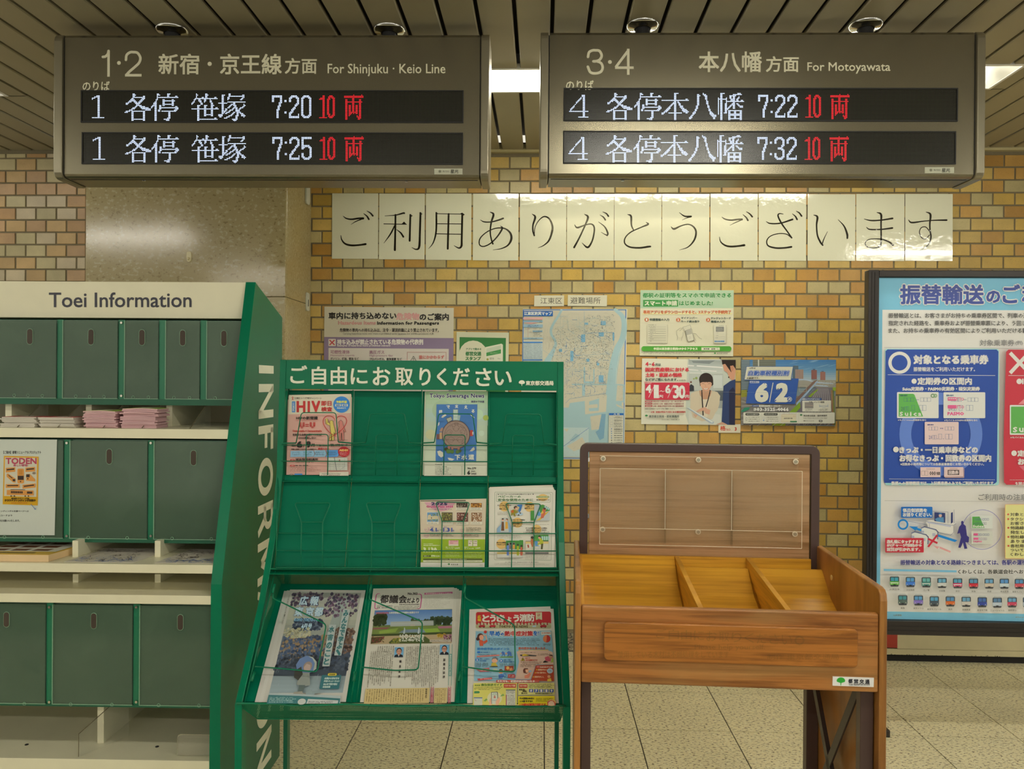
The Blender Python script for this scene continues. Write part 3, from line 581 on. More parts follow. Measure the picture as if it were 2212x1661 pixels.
K = {
 '各': [(1.6,[(7.7,0),(7.6,3),(4.5,6.5),(1,9)]),(1,[(9,1),(9,1)]),(1,[(8,3),(17,3)]),(1,[(16,2),(17,2)]),(2,[(16.5,3.5),(11.5,9)]),(1.5,[(11.5,9),(7,13),(2,15.6),(0,16)]),(1.6,[(7.6,5.5),(11,9),(15,11.6)]),(2.6,[(15,11.6),(19,13),(21.6,13.6)]),(2,[(6.5,15),(6.5,23)]),(2,[(16.5,15),(16.5,23)]),(1,[(7,15),(17,15)]),(1,[(7,22),(17,22)])],
 '停': [(1.5,[(5.3,0),(5,4),(3.5,7),(0,12)]),(1,[(6.5,1),(6.5,1)]),(2,[(3.5,7),(3.5,23)]),(2,[(14.5,0),(14.5,3)]),(1,[(16,0),(16,0)]),(1,[(6,3),(23,3)]),(1,[(21,2),(22,2)]),(1,[(10,6),(20,6)]),(1,[(10,9),(19,9)]),(2,[(10.5,5),(10.5,10)]),(2,[(18.5,5),(18.5,10)]),(1,[(8,12),(23,12)]),(1,[(21,11),(22,11)]),(1.8,[(8,10),(6.5,15)]),(1.6,[(22.5,12.4),(20,15)]),(1,[(9,15),(20,15)]),(2,[(15.5,15),(15.5,21)]),(2,[(15.3,21),(14,22.8)]),(1,[(11,22),(14,22)])],
 '笹': [(1.4,[(4.2,0),(4,3),(0,9)]),(1,[(5,1),(5,1)]),(1,[(5,4),(11,4)]),(1,[(9,3),(10,3)]),(1.8,[(6.5,5.5),(8.7,8.5)]),(1.5,[(12.7,0),(12.6,3),(11,7)]),(1,[(14,1),(14,1)]),(1,[(14,4),(22,4)]),(1,[(20,3),(21,3)]),(1.9,[(16,5.5),(17.5,8.6)]),(1,[(0,13),(23,13)]),(1,[(21,12),(22,12)]),(2,[(5.5,10),(5.5,23)]),(2,[(11.5,10),(11.5,19)]),(2,[(17.5,10),(17.5,19)]),(1,[(7,10),(7,10)]),(1,[(13,10),(13,10)]),(1,[(19,10),(19,10)]),(1,[(12,18),(17,18)]),(1,[(6,22),(22,22)]),(1,[(20,21),(21,21)])],
 '塚': [(1,[(0,8),(7,8)]),(2,[(3.5,1),(3.5,17)]),(1,[(5,1),(5,1)]),(1.5,[(7,13),(2,19)]),(1.6,[(0,18),(1.5,20)]),(1.6,[(9.5,0),(9.4,2),(8,5)]),(1,[(10,2),(21,2)]),(1.6,[(21.5,1),(22,2.4),(19.5,5)]),(1,[(8,7),(23,7)]),(1.2,[(14,7.5),(8,12)]),(2,[(13.8,9.5),(15.8,13.5),(16.2,17),(15.8,20.5),(14.2,23)]),(1.2,[(11.7,22),(14,22.6)]),(1.2,[(13.2,12.5),(6.5,17)]),(1.2,[(14.5,15.5),(10.5,19),(5.5,21)]),(1.3,[(22,9),(22.6,10.3),(18.5,13)]),(1.5,[(17.5,14.5),(20.5,18)]),(2.6,[(20.5,18),(22,19)])],
 '本': [(1,[(0,6),(23,6)]),(1,[(21,5),(22,5)]),(2,[(11.5,0),(11.5,23)]),(1,[(13,0),(14,0)]),(1.6,[(10.5,8),(4,15),(0,18)]),(1.6,[(14,7.5),(17,11.5)]),(2.2,[(17,11.5),(19.5,14.5)]),(3,[(19.5,14.6),(21.5,16)]),(1,[(22,16),(23,16)]),(1,[(6,17),(17,17)])],
 '八': [(1.7,[(7.5,1.5),(7.5,9),(5,16),(0,22)]),(1,[(9,2),(9.5,2.6)]),(1.6,[(12,.7),(14,1.5),(16,10),(18.5,17)]),(2.6,[(18.5,17),(21,20)]),(1.6,[(23,19),(21,22)])],
 '幡': [(2,[(3.5,0),(3.5,23)]),(1,[(5,0),(5.6,0)]),(1,[(1,4),(1,18)]),(1,[(1,5),(8,5)]),(1.5,[(8,4),(7.5,16.5)]),(1.2,[(6,17),(7.5,16.5)]),(1,[(11,2),(21,1)]),(1,[(18,0),(21,.6)]),(2,[(14.5,1),(14.5,13)]),(1,[(9,7),(23,7)]),(1,[(21,6),(22,6)]),(1.4,[(11.5,3.5),(12.6,5.6)]),(1.4,[(19,3),(17.5,5.5)]),(1.2,[(13.5,8.5),(8.5,14)]),(1.8,[(17.5,9),(20,11.4),(22,11.8)]),(2,[(10.5,15),(10.5,23)]),(2,[(20.5,15),(20.5,23)]),(1,[(15.5,15),(15.5,22)]),(1,[(11,15),(20,15)]),(1,[(11,18.5),(20,18.5)]),(1,[(11,22),(20,22)])],
 '両': [(1.6,[(0,1.2),(16,1.2)]),(1,[(15,0),(15,0)]),(2.1,[(7.6,1),(7.6,15)]),(2,[(1.5,4),(1.5,20.5)]),(1,[(1,21),(1,21.4)]),(2,[(13.4,4),(13.4,20)]),(1,[(15,6),(15,6)]),(1,[(1,6),(15,6)]),(1.9,[(4.6,9),(4.7,16)]),(1.2,[(4,18),(5.5,16)]),(1.9,[(10.6,9),(10.5,16)]),(1,[(6,15),(9.5,15)]),(1.6,[(11.3,18.8),(13,21)])],
 'L1': [(1.2,[(0,2.4),(4,.6)]),(2,[(5.5,0),(5.5,18)]),(1,[(0,19),(10,19)])],
 'L4': [(1.1,[(11.4,.4),(0,14)]),(1,[(0,14),(16,14)]),(2,[(12.4,0),(12.4,19)]),(1,[(8,19),(16,19)])],
 '7': [(2,[(.5,.5),(7.5,.5)]),(2,[(.5,.5),(.5,4.4)]),(2,[(7.5,1),(7.5,5),(6,9),(4.5,13),(4.5,19)])],
 ':': [(2,[(.5,4.5),(.5,4.6)]),(2,[(.5,14.5),(.5,14.6)])],
 '2': [(2,[(.5,5),(.5,3),(2.6,.5),(5.6,.5),(7.5,2.8),(7.5,6),(.7,15.5),(.5,18.5),(7.6,18.5)]),(1,[(8,16),(8,19)])],
 '0': [(2,[(.5,3),(2.6,.5),(5.4,.5),(7.5,3),(7.5,16),(5.4,18.5),(2.6,18.5),(.5,16),(.5,3)])],
 '5': [(2,[(7.6,.5),(.5,.5),(.5,10)]),(2,[(1,9),(3,7.5),(5.4,7.5),(7.5,10),(7.5,16),(5.4,18.5),(2.6,18.5),(.5,16),(.5,14)])],
 '3': [(2,[(.5,5),(.5,3),(2.6,.5),(5.4,.5),(7.5,3),(7.5,6.5),(5.4,9.4),(3.5,9.5)]),(2,[(5.4,9.6),(7.5,12),(7.5,16),(5.4,18.5),(2.6,18.5),(.5,16),(.5,14)])],
 'r1': [(1.6,[(.5,3.2),(3,1.4)]),(1.9,[(3.3,0),(3.3,19)]),(1.3,[(0,19),(6,19)])],
 'r0': [(2,[(.8,3),(2.4,.6),(4,.6),(5.8,3),(5.8,16),(4,18.4),(2.4,18.4),(.8,16),(.8,3)])],
}
def lit(ch):
    out = set()
    for w_, P in K[ch]:
        for (xa, ya), (xb, yb) in zip(P, P[1:]):
            for i in range(-1, 25):
                for j in range(-1, 25):
                    dx, dy = xb - xa, yb - ya; L2 = dx * dx + dy * dy; t = 0 if L2 == 0 else max(0, min(1, ((i - xa) * dx + (j - ya) * dy) / L2))
                    if math.hypot(i - xa - dx * t, j - ya - dy * t) <= w_ * .5 + .06: out.add((i, j))
    return out
LIT = {}
def board(nm, th, c, displays, texts, label):
    """c: px of face corners: left x, right x, top y (l,r), bottom y (l,r)"""
    xl_, xr_, yt, yb = c
    mid = (xl_ + xr_) / 2; cx = at(mid, 230, FLY - .075); fr = Frame((cx.x, cx.y), th)
    fr.O = fr.O; D = .15
    a0, a1 = fr.a(xl_, 230, 0), fr.a(xr_, 230, 0); zt = fr.z(mid, yt, 0); zb = fr.z(mid, yb, 0)
    r = root('departure_board', fr, label, 'sign', 'hanging departure boards'); 
    # housing with a rounded lower front edge
    pr = [(0, zb + .012), (0, zt - .01), (.006, zt), (D - .006, zt), (D, zt - .01), (D, zb + .004), (D - .004, zb), (.016, zb), (.004, zb + .005)]
    obj('housing', MB().profile_x(pr, a0 + .003, a1 - .003), HOUS, r)
    cw = fr.a(xl_, 230, 0) - fr.a(xl_ - 19, 230, 0)
    for s_, e in ((-1, a0), (1, a1)):
        rim = []
        for (dd, zz, a_) in ((-.012 + .03, zb - .006 + .03, 180), (-.012 + .03, zt + .004 - .03, 90), (D + .012 - .03, zt + .004 - .03, 0), (D + .012 - .03, zb - .006 + .03, -90)):
            k = 5; rr_ = .03
            for q in range(k + 1):
                an = math.radians(a_ + 90 - 90 * q / k) if a_ != 180 else math.radians(270 - 90 * q / k)
                rim.append((dd + rr_ * math.cos(an), zz + rr_ * math.sin(an)))
        x_ = e - cw if s_ < 0 else e
        obj('end_cap', MB().prism([(x_ + .001, d, z) for d, z in rim], (cw - .002, 0, 0)), CAPM, r, .004, 3)
        obj('gap_strip', MB().box(e - .002, e + .002, .002, D - .002, zb + .01, zt - .01), DARKG, r)
    obj('bottom_seam', B(a0 + .01, a1 - .01, .03, .033, zb - .0012, zb + .002), DARKG, r)
    for q in (.18, .82):
        p = a0 + (a1 - a0) * q; obj('screw', MB().cyl((p, .045, zb - .0025), (p, .045, zb + .002), .006, 12), CHROME, r)
    for i, (x0, y0, x1, y1, rows) in enumerate(displays):
        A0, A1 = fr.a(x0, y0, 0), fr.a(x1, y0, 0); Z1, Z0_ = fr.z((x0 + x1) / 2, y0, 0), fr.z((x0 + x1) / 2, y1, 0)
        dsp = obj('display', B(A0, A1, -.0012, .003, Z0_, Z1), LEDP, r)
        bz = MB(); t_ = .004
        for b_ in ((A0 - t_, A1 + t_, Z1, Z1 + t_), (A0 - t_, A1 + t_, Z0_ - t_, Z0_), (A0 - t_, A0, Z0_, Z1), (A1, A1 + t_, Z0_, Z1)): bz.box(b_[0], b_[1], -.004, .002, b_[2], b_[3])
        obj('bezel', bz, DARKG, dsp)
        for red in (0, 1):
            mb = MB()
            for ch, ox, oy, isred in rows:
                if isred != red: continue
                if ch not in LIT: LIT[ch] = lit(ch)
                px_d = 2.492
                for (ii, jj) in LIT[ch]:
                    X_, Y_ = ox + ii * 2.47, oy + jj * px_d * .995
                    q = fr.L(X_, Y_, -.0016); rr_ = .0015 if not red else .0017
                    mb.add([(q.x + rr_ * math.cos(h * math.pi / 4 + .39), q.y, q.z + rr_ * math.sin(h * math.pi / 4 + .39)) for h in range(8)], [list(range(8))])
            o = obj('red_led_dots' if red else 'white_led_dots', mb, LR if red else LW, dsp); o['kind'] = 'stuff'
    I = Ink(fr, -.0006, step=.00003); I.part('lettering'); texts(I); I.build(r, LETW)
    # maker plate
    return fr, r, a0, a1, zt
def plate(fr, r, x0, y0, x1, y1):
    I = Ink(fr, -.002, view=(0, 0, 1)); I.P = {}; 
    I.sheet([(x0, y0), (x1, y0), (x1, y1), (x0, y1)], '#a9a78c', th=.002); I.part('print')
    w_ = x1 - x0; I.T('株式会社', x0 + w_ * .30, y0 + 4.2, x0 + w_ * .54, y0 + 8.4, '#4a4636'); I.T('星光', x0 + w_ * .58, y0 + 2.2, x0 + w_ * .86, y1 - 2, '#2c2a20', b=.3)
    I.poly([(x0 + w_ * .2 + (4.2 if k % 2 == 0 else 2.2) * math.sin(k * math.pi / 6), (y0 + y1) / 2 - (4.2 if k % 2 == 0 else 2.2) * math.cos(k * math.pi / 6)) for k in range(12)], '#6e6c55')
    pr_ = root('x', fr, 'x', 'x'); out = I.P
    bpy.data.objects.remove(pr_)
    v, f, c = I.P['paper']; mb = MB(); mb.v, mb.f, mb.c = v, f, c; mp = obj('maker_plate', mb, POSTER, r)
    v, f, c = I.P['print']; mb = MB(); mb.v, mb.f, mb.c = v, f, c; obj('plate_lettering', mb, POSTER, mp)
def poles(fr, r, pts, a_zt):
    for px_, py_ in pts:
        a_ = fr.a(px_, py_, .075); p_ = obj('hanging_pole', MB().cyl((a_, .075, a_zt - .01), (a_, .075, ZC + .004), .026, 24), mat('pole_dark', (.03, .03, .032), .35, .2), r)
        fl_ = MB(); n_ = 28; prof = [(.030, -.016), (.034, -.013), (.050, -.011), (.057, -.006), (.058, 0)]
        vs = [(a_ + q * math.cos(k * 2 * math.pi / n_), .075 + q * math.sin(k * 2 * math.pi / n_), ZC + z) for q, z in prof for k in range(n_)]
        fl_.add(vs, [[i * n_ + k, i * n_ + (k + 1) % n_, (i + 1) * n_ + (k + 1) % n_, (i + 1) * n_ + k] for i in range(len(prof) - 1) for k in range(n_)])
        obj('flange', fl_, CHROME, p_, smooth=True)
def digit(I, ch, x0, y0, w, h, t, c):
    P = {'1': [[(.08, .24), (.3, .22), (.5, .12), (.56, 0)], [(.56, .02), (.56, 1)]],
         '2': [[(.06, .34), (.1, .15), (.3, .04), (.5, .03), (.75, .06), (.92, .25), (.85, .45), (.6, .62), (.25, .82), (.08, .95)], [(.05, .955), (.95, .955)]],
         '3': [[(.06, .3), (.12, .12), (.3, .04), (.5, .03), (.75, .06), (.88, .25), (.75, .42), (.5, .48), (.38, .48)], [(.4, .48), (.6, .48), (.85, .56), (.94, .74), (.82, .91), (.5, .97), (.2, .92), (.05, .7)]],
         '4': [[(.72, 0), (.72, 1)], [(.72, .04), (.05, .7)], [(.03, .74), (.98, .74)]]}[ch]
    for s_ in P: I.brush([(x0 + a * w, y0 + b * h, t) for a, b in s_], c) if len(s_) > 2 else I.line([(x0 + a * w, y0 + b * h) for a, b in s_], t, c)
CW = '#c9c19c'
def t_left(I):
    digit(I, '1', 220, 110, 26, 54, 5.6, CW); digit(I, '2', 270, 111, 36, 54, 5.6, CW); I.circ(257, 136, 4.2, CW)
    I.T('新宿', 343, 117, 430, 160, CW, b=1.6); I.circ(453, 138, 4.6, CW); I.T('京王線', 476, 117, 608, 160, CW, b=1.6)
    I.T('方面', 616, 126, 684, 159, CW, b=1.2); I.T('For Shinjuku · Keio Line', 708, 138, 962, 165, CW, b=.5); I.T('のりば', 179, 176, 237, 196, CW, b=.7)
def row(y, dest, t, n, x1, kx, tx, dx1):
    R = [('L' + n, dx1, y + 4.0, 0)]
    for ch, kk in zip('各停' + dest, kx): R.append((ch, kk, y, 0))
    yy = y + 4.0
    R += [(t[0], tx, yy, 0), (':', tx + 27, yy, 0), (t[1], tx + 36.8, yy, 0), (t[2], tx + 63.2, yy, 0), ('r1', tx + 102, yy, 1), ('r0', tx + 119, yy, 1), ('両', tx + 156, yy - 1.6, 1)]
    return R
fr, r, a0, a1, zt = board('b', -.02, (138, 1038, 75, 384), [
    (178, 198, 999, 263, row(203, '笹塚', '720', '1', 0, (270.2, 327.5, 414.6, 472.5), 588.4, 199.5)),
    (180, 289, 998, 353, row(292.8, '笹塚', '725', '1', 0, (271.2, 328.5, 415.4, 473.4), 589.2, 201.5))], t_left,
    'grey departure board for platforms 1 and 2, hanging before the granite pillar')
plate(fr, r, 938, 364, 999, 376.5); poles(fr, r, ((372, 62), (841, 62)), zt)
def t_right(I):
    digit(I, '3', 1268, 107, 36, 53, 5.6, CW); digit(I, '4', 1329, 107, 39, 53, 5.6, CW); I.circ(1317.5, 134, 4.2, CW)
    I.T('本八幡', 1510, 112, 1645, 155, CW, b=1.6); I.T('方面', 1655, 122, 1725, 155, CW, b=1.2); I.T('For Motoyawata', 1744, 135, 1923, 159, CW, b=.5); I.T('のりば', 1223, 174, 1282, 194, CW, b=.7)
fr, r, a0, a1, zt = board('b', -.02, (1185, 2106, 69, 383), [
    (1220, 193, 2066, 260, row(201.8, '本八幡', '722', '4', 0, (1310.6, 1371, 1430, 1489.5, 1549.5), 1638.6, 1230.4)),
    (1219, 286, 2062, 352, row(293, '本八幡', '732', '4', 0, (1309.4, 1369.6, 1428.4, 1488, 1548), 1637, 1229))], t_right,
    'grey departure board for platforms 3 and 4, hanging above the poster wall')
plate(fr, r, 1998, 361, 2061, 374); poles(fr, r, ((1388, 60), (1870, 60)), zt)
# ================================================================ white and green leaflet shelving unit
GREEN = mat('green_enamel', A('#005c3a'), .32, vary=.03, spec=.22)
GREEND = mat('green_side_panel', A('#0c5236'), .32, vary=.04, spec=.3)
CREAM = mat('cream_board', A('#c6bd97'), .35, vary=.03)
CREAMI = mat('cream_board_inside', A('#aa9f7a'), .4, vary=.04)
SC = at(300, 900, 2.45)
un = Frame((SC.x, 2.45), -.02)
ur = root('leaflet_shelving_unit', un, 'tall green and white leaflet shelving unit with clear flap pockets, before the pillar', 'shelf unit', off=(0, .3, 0))
ur.matrix_world = un.M
AOUT = None
# side panel profile from the photo: front edge pixels of the outer face
SPX = at(552, 609, 2.609 * 1.0625); AO = (un.Mi @ SPX).x
def side(px, py): return un.onA(px, py, AO)
P1, P2, P3, P4 = side(552, 609.5), side(495, 1110), side(479, 1262), side(473, 1661)
BK = side(610, 686)
PRF = [(P1.y, P1.z), (P2.y, P2.z), (P3.y, P3.z), ((P3.y + P4.y) / 2, 0)]
def pf(z):
    for (da, za), (db, zb) in zip(PRF, PRF[1:]):
        if z >= zb: return da + (db - da) * (z - za) / (zb - za)
    return PRF[-1][0]
def onp(px, py, off=0.0):
    d = P2.y
    for _ in range(12):
        q = un.L(px, py, d + off); d = pf(q.z)
    return un.L(px, py, d + off)
TH = AO - onp(473.5, 1110).x; AI = AO - TH
BY = BK.y
AL = -2.0 - SC.x * 0 - .2
obj('side_panel', MB().prism([(AI, d, z) for d, z in PRF + [(BY, 0), (BY, BK.z)]], (TH, 0, 0)), GREEND, ur, .0015)
obj('side_edge_band', MB().prism([(AI - .001, d, z) for d, z in PRF] + [(AI - .001, d - .0025, z) for d, z in PRF[::-1]], (TH + .002, 0, 0)), GREEN, ur)
# lettering down the side
I = Ink(un, 0, side=AO + .0006, step=0.0); I.part('side_lettering')
g_top, g_bot = side(572, 783), side(572, 1655); yA, yB = side(558, 900).y, side(590, 900).y
def vert_text(mb, t, z0, z1, y0, y1, a_):
    adv = {'I': .42, 'N': 1.02, 'F': .8, 'O': 1.12, 'R': .92, 'M': 1.18, 'A': 1.0, 'T': .88}; tot = sum(adv[c] for c in t) ; k = (z0 - z1) / (tot - .16); z = z0
    for c in t:
        g, f, asp = glyph(c, 0, 3); w_ = (adv[c] - .16) * k
        for o in (0, -1, 1):
            # x of glyph runs downwards, top of glyph faces away from viewer
            vs = []
            for gx, gy in g:
                yy = y1 + (y0 - y1) * gy; zz = z - gx * w_
                vs.append((a_ + .0002 * abs(o), yy + .004 * o * 0, zz + .006 * o))
            mb.add(vs, f)
        z -= adv[c] * k
mb = MB()
BT = {'I': [[(.5, 0), (.5, 1)]], 'N': [[(.12, 1), (.12, 0), (.88, 1), (.88, 0)]], 'F': [[(.15, 0), (.15, 1)], [(.1, .09), (1, .09)], [(.1, .5), (.9, .5)]],
      'R': [[(.14, 0), (.14, 1)]], 'M': [[(.1, 1), (.1, 0), (.5, .75), (.9, 0), (.9, 1)]], 'A': [[(.02, 1), (.5, .02), (.98, 1)], [(.2, .66), (.8, .66)]], 'T': [[(0, .09), (1, .09)], [(.5, 0), (.5, 1)]]}
adv = {'I': .40, 'N': 1.0, 'F': .72, 'O': 1.10, 'R': .86, 'M': 1.22, 'A': 1.0, 'T': .84}
t_ = 'INFORMATION'; tot = sum(adv[c] for c in t_) + .22 * (len(t_) - 1); kz = (g_top.z - g_bot.z) / tot; zc = g_top.z
def stroke(P, w, ztop, wz):
    for (xa, ya), (xb, yb) in zip(P, P[1:]):
        pa = (ztop - xa * wz, yB + (yA - yB) * ya); pb = (ztop - xb * wz, yB + (yA - yB) * yb)
        dx, dy = pb[0] - pa[0], pb[1] - pa[1]; L = math.hypot(dx, dy); nx, ny = -dy / L * w / 2, dx / L * w / 2
        q = [(pa[0] + nx, pa[1] + ny), (pb[0] + nx, pb[1] + ny), (pb[0] - nx, pb[1] - ny), (pa[0] - nx, pa[1] - ny)]
        lo, hi = min(yA, yB), max(yA, yB)
        mb.add([(AO + .0009, min(max(y, lo), hi), z) for z, y in q], [[0, 1, 2, 3]])
SW = .030
for c in t_:
    wz = adv[c] * kz
    if c in BT: 
        for p in BT[c]: stroke(p, SW, zc, wz)
    if c in 'OR':
        hy = (yA + yB) / 2; n = 28
        if c == 'O': cz, ry, rz, cy, a_0, a_1 = zc - wz / 2, abs(yB - yA) / 2, wz / 2, hy, 0, 2 * math.pi
        vs = []
        if c == 'O':
            for s_ in (0, SW):
                vs += [(AO + .0009, cy + (ry - s_) * math.cos(i * 2 * math.pi / n), cz + (rz - s_) * math.sin(i * 2 * math.pi / n)) for i in range(n + 1)]
            mb.add(vs, [[i, i + 1, i + n + 2, i + n + 1] for i in range(n)])
        else:
            stroke([(.1, .06), (.6, .06)], SW * .9, zc, wz); stroke([(.1, .54), (.6, .54)], SW * .9, zc, wz); stroke([(.5, .5), (.95, 1)], SW, zc, wz)
            ry, rz = abs(yB - yA) * .3, wz * .38; cy = yB + (yA - yB) * .3; cz = zc - .55 * wz
            for s_ in (0, SW * .9): vs += [(AO + .0009, cy + (ry - s_) * math.cos(math.pi * i / 12 ), cz - (rz - s_) * math.sin(math.pi * i / 12)) for i in range(13)]
            mb.add(vs, [[i, i + 1, i + 14, i + 13] for i in range(12)])
    zc -= (adv[c] + .22) * kz
obj('side_lettering', mb, mat('cream_lettering', A('#c9c5a6'), .45), ur)
# back, shelves, panels
obj('back_board', B(AL, AI, BY - .014, BY - .002, .02, BK.z - .01), mat('back_board_green', A('#0c4a30'), .6), ur)
def zrow(py, px=300): return onp(px, py).z
zt, zb = zrow(609.5, 500), zrow(688)
DH = pf(zt) + .001; zb = un.z(300, 687, DH)
hd = obj('header_board', B(AL, AI - .001, DH, DH + .05, zb, zt), CREAM, ur, .001)
I = Ink(un, DH - .0006); I.part('header_lettering'); I.T('Toei Information', 106, 632, 413.5, 663.5, '#2e2d33', b=.9); I.build(hd, mat('header_ink', A('#2e2d33'), .5))
PANE = acrylic_mat('dusty_clear_acrylic', A('#4d5f48'), .6, .1); EDGE = mat('acrylic_edge', A('#74906f'), .25)
CLEAR = acrylic_mat('clear_acrylic', (.55, .55, .45), .12, .05)
SLOTM = mat('slot_shadow_brown', A('#33271a'), .6); STRIP = mat('green_strip', A('#15603e'), .3)
SCREW = mat('screw_steel', (.6, .58, .5), .2, 1.0, vary=0)
def flapzone(y0, y1, strips, slots, tabs, lipy, gb):
    """a band of clear pockets: green board behind, strips and clear panes in front, all upright"""
    D = pf(zrow(y0)) + .012; E_ = lambda x, y, o=0.0: un.L(x, y, D + o); ym = (y0 + y1) / 2
    z1, z0, zl = E_(300, y0).z, E_(300, y1).z, E_(300, lipy).z
    obj('pocket_board', B(AL, AI - .002, D + .018, D + .03, z0, z1), mat('pocket_board_green', A(gb), .4, vary=.12, scale=3), ur)
    obj('lower_rail', B(AL, AI - .002, D + .003, D + .03, zl, z0), mat('rail_dark_green', A('#114c30'), .4), ur)
    xs = [-140] + [q for s_ in strips for q in s_] + [None]
    for i in range(0, len(xs), 2):
        a0 = AL if i == 0 else E_(xs[i], ym).x; a1 = E_(xs[i + 1], ym).x if xs[i + 1] else AI - .004
        pn = obj('pocket_pane', B(a0 + .002, a1 - .001, D, D + .003, z0 + .002, z1 - .003), PANE, ur)
        ed = MB()
        if i: ed.box(a0, a0 + .0022, D - .002, D + .004, z0 + .002, z1 - .003)
        ed.box(a0, a1, D - .001, D + .003, z0, z0 + .002); obj('pane_edge', ed, EDGE, pn)
    for xa, xb in strips:
        a_, b_ = E_(xa, ym).x, E_(xb, ym).x - .001
        st = obj('strip', B(a_, b_, D + .006, D + .014, z0, z1), STRIP, ur)
        if tabs[1] and (xa, xb) in tabs[1]:
            for y_ in (y0 + 6, y1 - 7):
                q = E_((xa + xb) / 2, y_); obj('screw', MB().cyl((q.x, D + .001, q.z), (q.x, D + .008, q.z), .0042, 12, r1=.0055), SCREW, st)
    for sx, sy, wpx, hpx in slots:
        q = E_(sx, sy); w_, h_ = wpx * (q.y + 2.45) / F / 2, hpx * (q.y + 2.45) / F / 2
        for nm, g, dd, m_ in (('slot_rim', 1.16, -.0016, EDGE), ('slot', 1.0, -.0024, SLOTM)):
            W2, H2 = w_ * g, h_ + w_ * (g - 1); pts = []
            for k in range(9): an = math.pi * k / 8; pts.append((q.x + W2 * math.cos(an), H2 - W2 + W2 * math.sin(an)))
            for k in range(9): an = math.pi + math.pi * k / 8; pts.append((q.x + W2 * math.cos(an), -H2 + W2 + W2 * math.sin(an)))
            obj(nm, MB().prism([(a_, D + dd, q.z + zz) for a_, zz in pts], (0, .0012, 0)), m_, ur)
    for tx_, ty_ in tabs[0]:
        q = E_(tx_, ty_); obj('tab', MB().tube([(q.x + .005 * math.cos(k * math.pi / 5), D - .001, q.z + .005 * math.sin(k * math.pi / 5)) for k in range(10)], .0008, 5, closed=True), EDGE, ur)
flapzone(691, 862, [(121.5, 135), (254, 268.5), (342, 357), (431.5, 446)], [(65, 727, 12, 34), (197, 728, 12, 34), (307, 729, 12, 34), (395, 730, 12, 34), (484, 731, 12, 34)],
         ([(31, 854), (61, 854), (92, 855), (164, 856), (194, 857), (225, 857), (288, 858), (321, 858), (376, 859), (410, 859), (465, 860)], [(254, 268.5)]), 875, '#47604c')
flapzone(951, 1165, [(136, 150.5), (318, 332)], [(236.5, 986, 12, 33), (418.5, 989, 12, 33)],
         ([(10, 1160), (93, 1160), (191, 1161), (275, 1162), (372, 1163), (457, 1164)], [(136, 150.5), (318, 332)]), 1173, '#48684e')
flapzone(1306, 1524, [(98, 113), (286, 301)], [(14.5, 1338, 12, 33), (203, 1341, 12, 34), (390, 1344, 12, 34)],
         ([(53, 1520), (153, 1521), (242, 1522), (343, 1523), (430, 1524)], [(98, 113), (286, 301)]), 1529, '#465f4c')
for (ya, yb_, nm) in ((926, 947, 'shelf_board'), (1218, 1238, 'shelf_board'), (1285, 1304, 'shelf_board'), (1641, 1668, 'shelf_board')):
    z1, z0 = zrow(ya), zrow(yb_); d_ = pf((z0 + z1) / 2) + (0 if ya < 1600 else .0)
    obj(nm, B(AL, AI - .001, d_ - .002, BY - .015, z0, z1), CREAM, ur, .0012)
def depth_on(px, py, z):
    r = un.Mi.to_3x3() @ ray(px, py); return un.o + r * ((z - un.o.z) / r.z)
def divs(yfoot, yshelf, ytop, xs):
    z0 = zrow(yshelf)
    for xa, xb in xs:
        q = depth_on(xa, yfoot, z0); a_, b_ = un.a(xa, yfoot, q.y), un.a(xb, yfoot, q.y); zt_ = un.z(xa, ytop, q.y)
        obj('divider', B(a_, b_, q.y, BY - .016, z0, zt_), CREAM, ur, .0008)
divs(1203, 1218, 1168, [(156, 168.5), (334, 346.5)]); divs(1258, 1285, 1240, [(157, 169), (334, 347)]); divs(1605, 1641, 1527, [(210, 224)])
z0 = zrow(926); D1 = pf(zrow(691)) + .045
for xa, xb in ((11.5, 25), (185.5, 198), (359, 372)):
    a_, b_ = un.a(xa, 900, D1), un.a(xb, 900, D1); obj('divider', B(a_, b_, D1, BY - .016, z0, un.z(xa, 868, D1)), CREAM, ur)
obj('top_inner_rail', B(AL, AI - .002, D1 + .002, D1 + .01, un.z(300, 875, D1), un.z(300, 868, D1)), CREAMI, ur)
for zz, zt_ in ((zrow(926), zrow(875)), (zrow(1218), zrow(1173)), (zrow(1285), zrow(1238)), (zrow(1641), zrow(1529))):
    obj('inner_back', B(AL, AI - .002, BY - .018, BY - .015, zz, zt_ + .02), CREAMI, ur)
obj('top_shelf', B(AL, AI - .002, pf(zt) + .06, BY - .015, BK.z - .02, BK.z - .004), GREEND, ur)
# clear dividers on the upper shelf and stand plates at the bottom
zs1 = zrow(926)
for x_, y_ in ((37, 926), (124, 928), (222, 928), (306, 930), (410, 930)):
    q = onp(x_, 925, .01)
    o = obj('clear_divider', MB().prism([(q.x, q.y, zs1 + .0005), (q.x, q.y + .17, zs1 + .0005), (q.x, q.y + .17, zs1 + .075), (q.x, q.y + .13, zs1 + .075)], (.0022, 0, 0)), CLEAR, ur)
    obj('divider_edge', MB().tube([(q.x + .001, q.y, zs1 + .002), (q.x + .001, q.y + .13, zs1 + .075)], .0015, 5), mat('divider_edge_dark', A('#574d34'), .3), o)
zf = zrow(1641); q = onp(375, 1640, .0); q2 = onp(452, 1640, 0)
pl = [(q.x, .004), (q2.x, .004), (q2.x, .07), (q.x + .01, .07), (q.x + .003, .067), (q.x, .06)]
obj('clear_stop_plate', MB().prism([(a, pf(zf) + .03, zf + z) for a, z in pl], (0, .0025, 0)), acrylic_mat('stop_acrylic', A('#b0a78a'), .14, .1), ur)
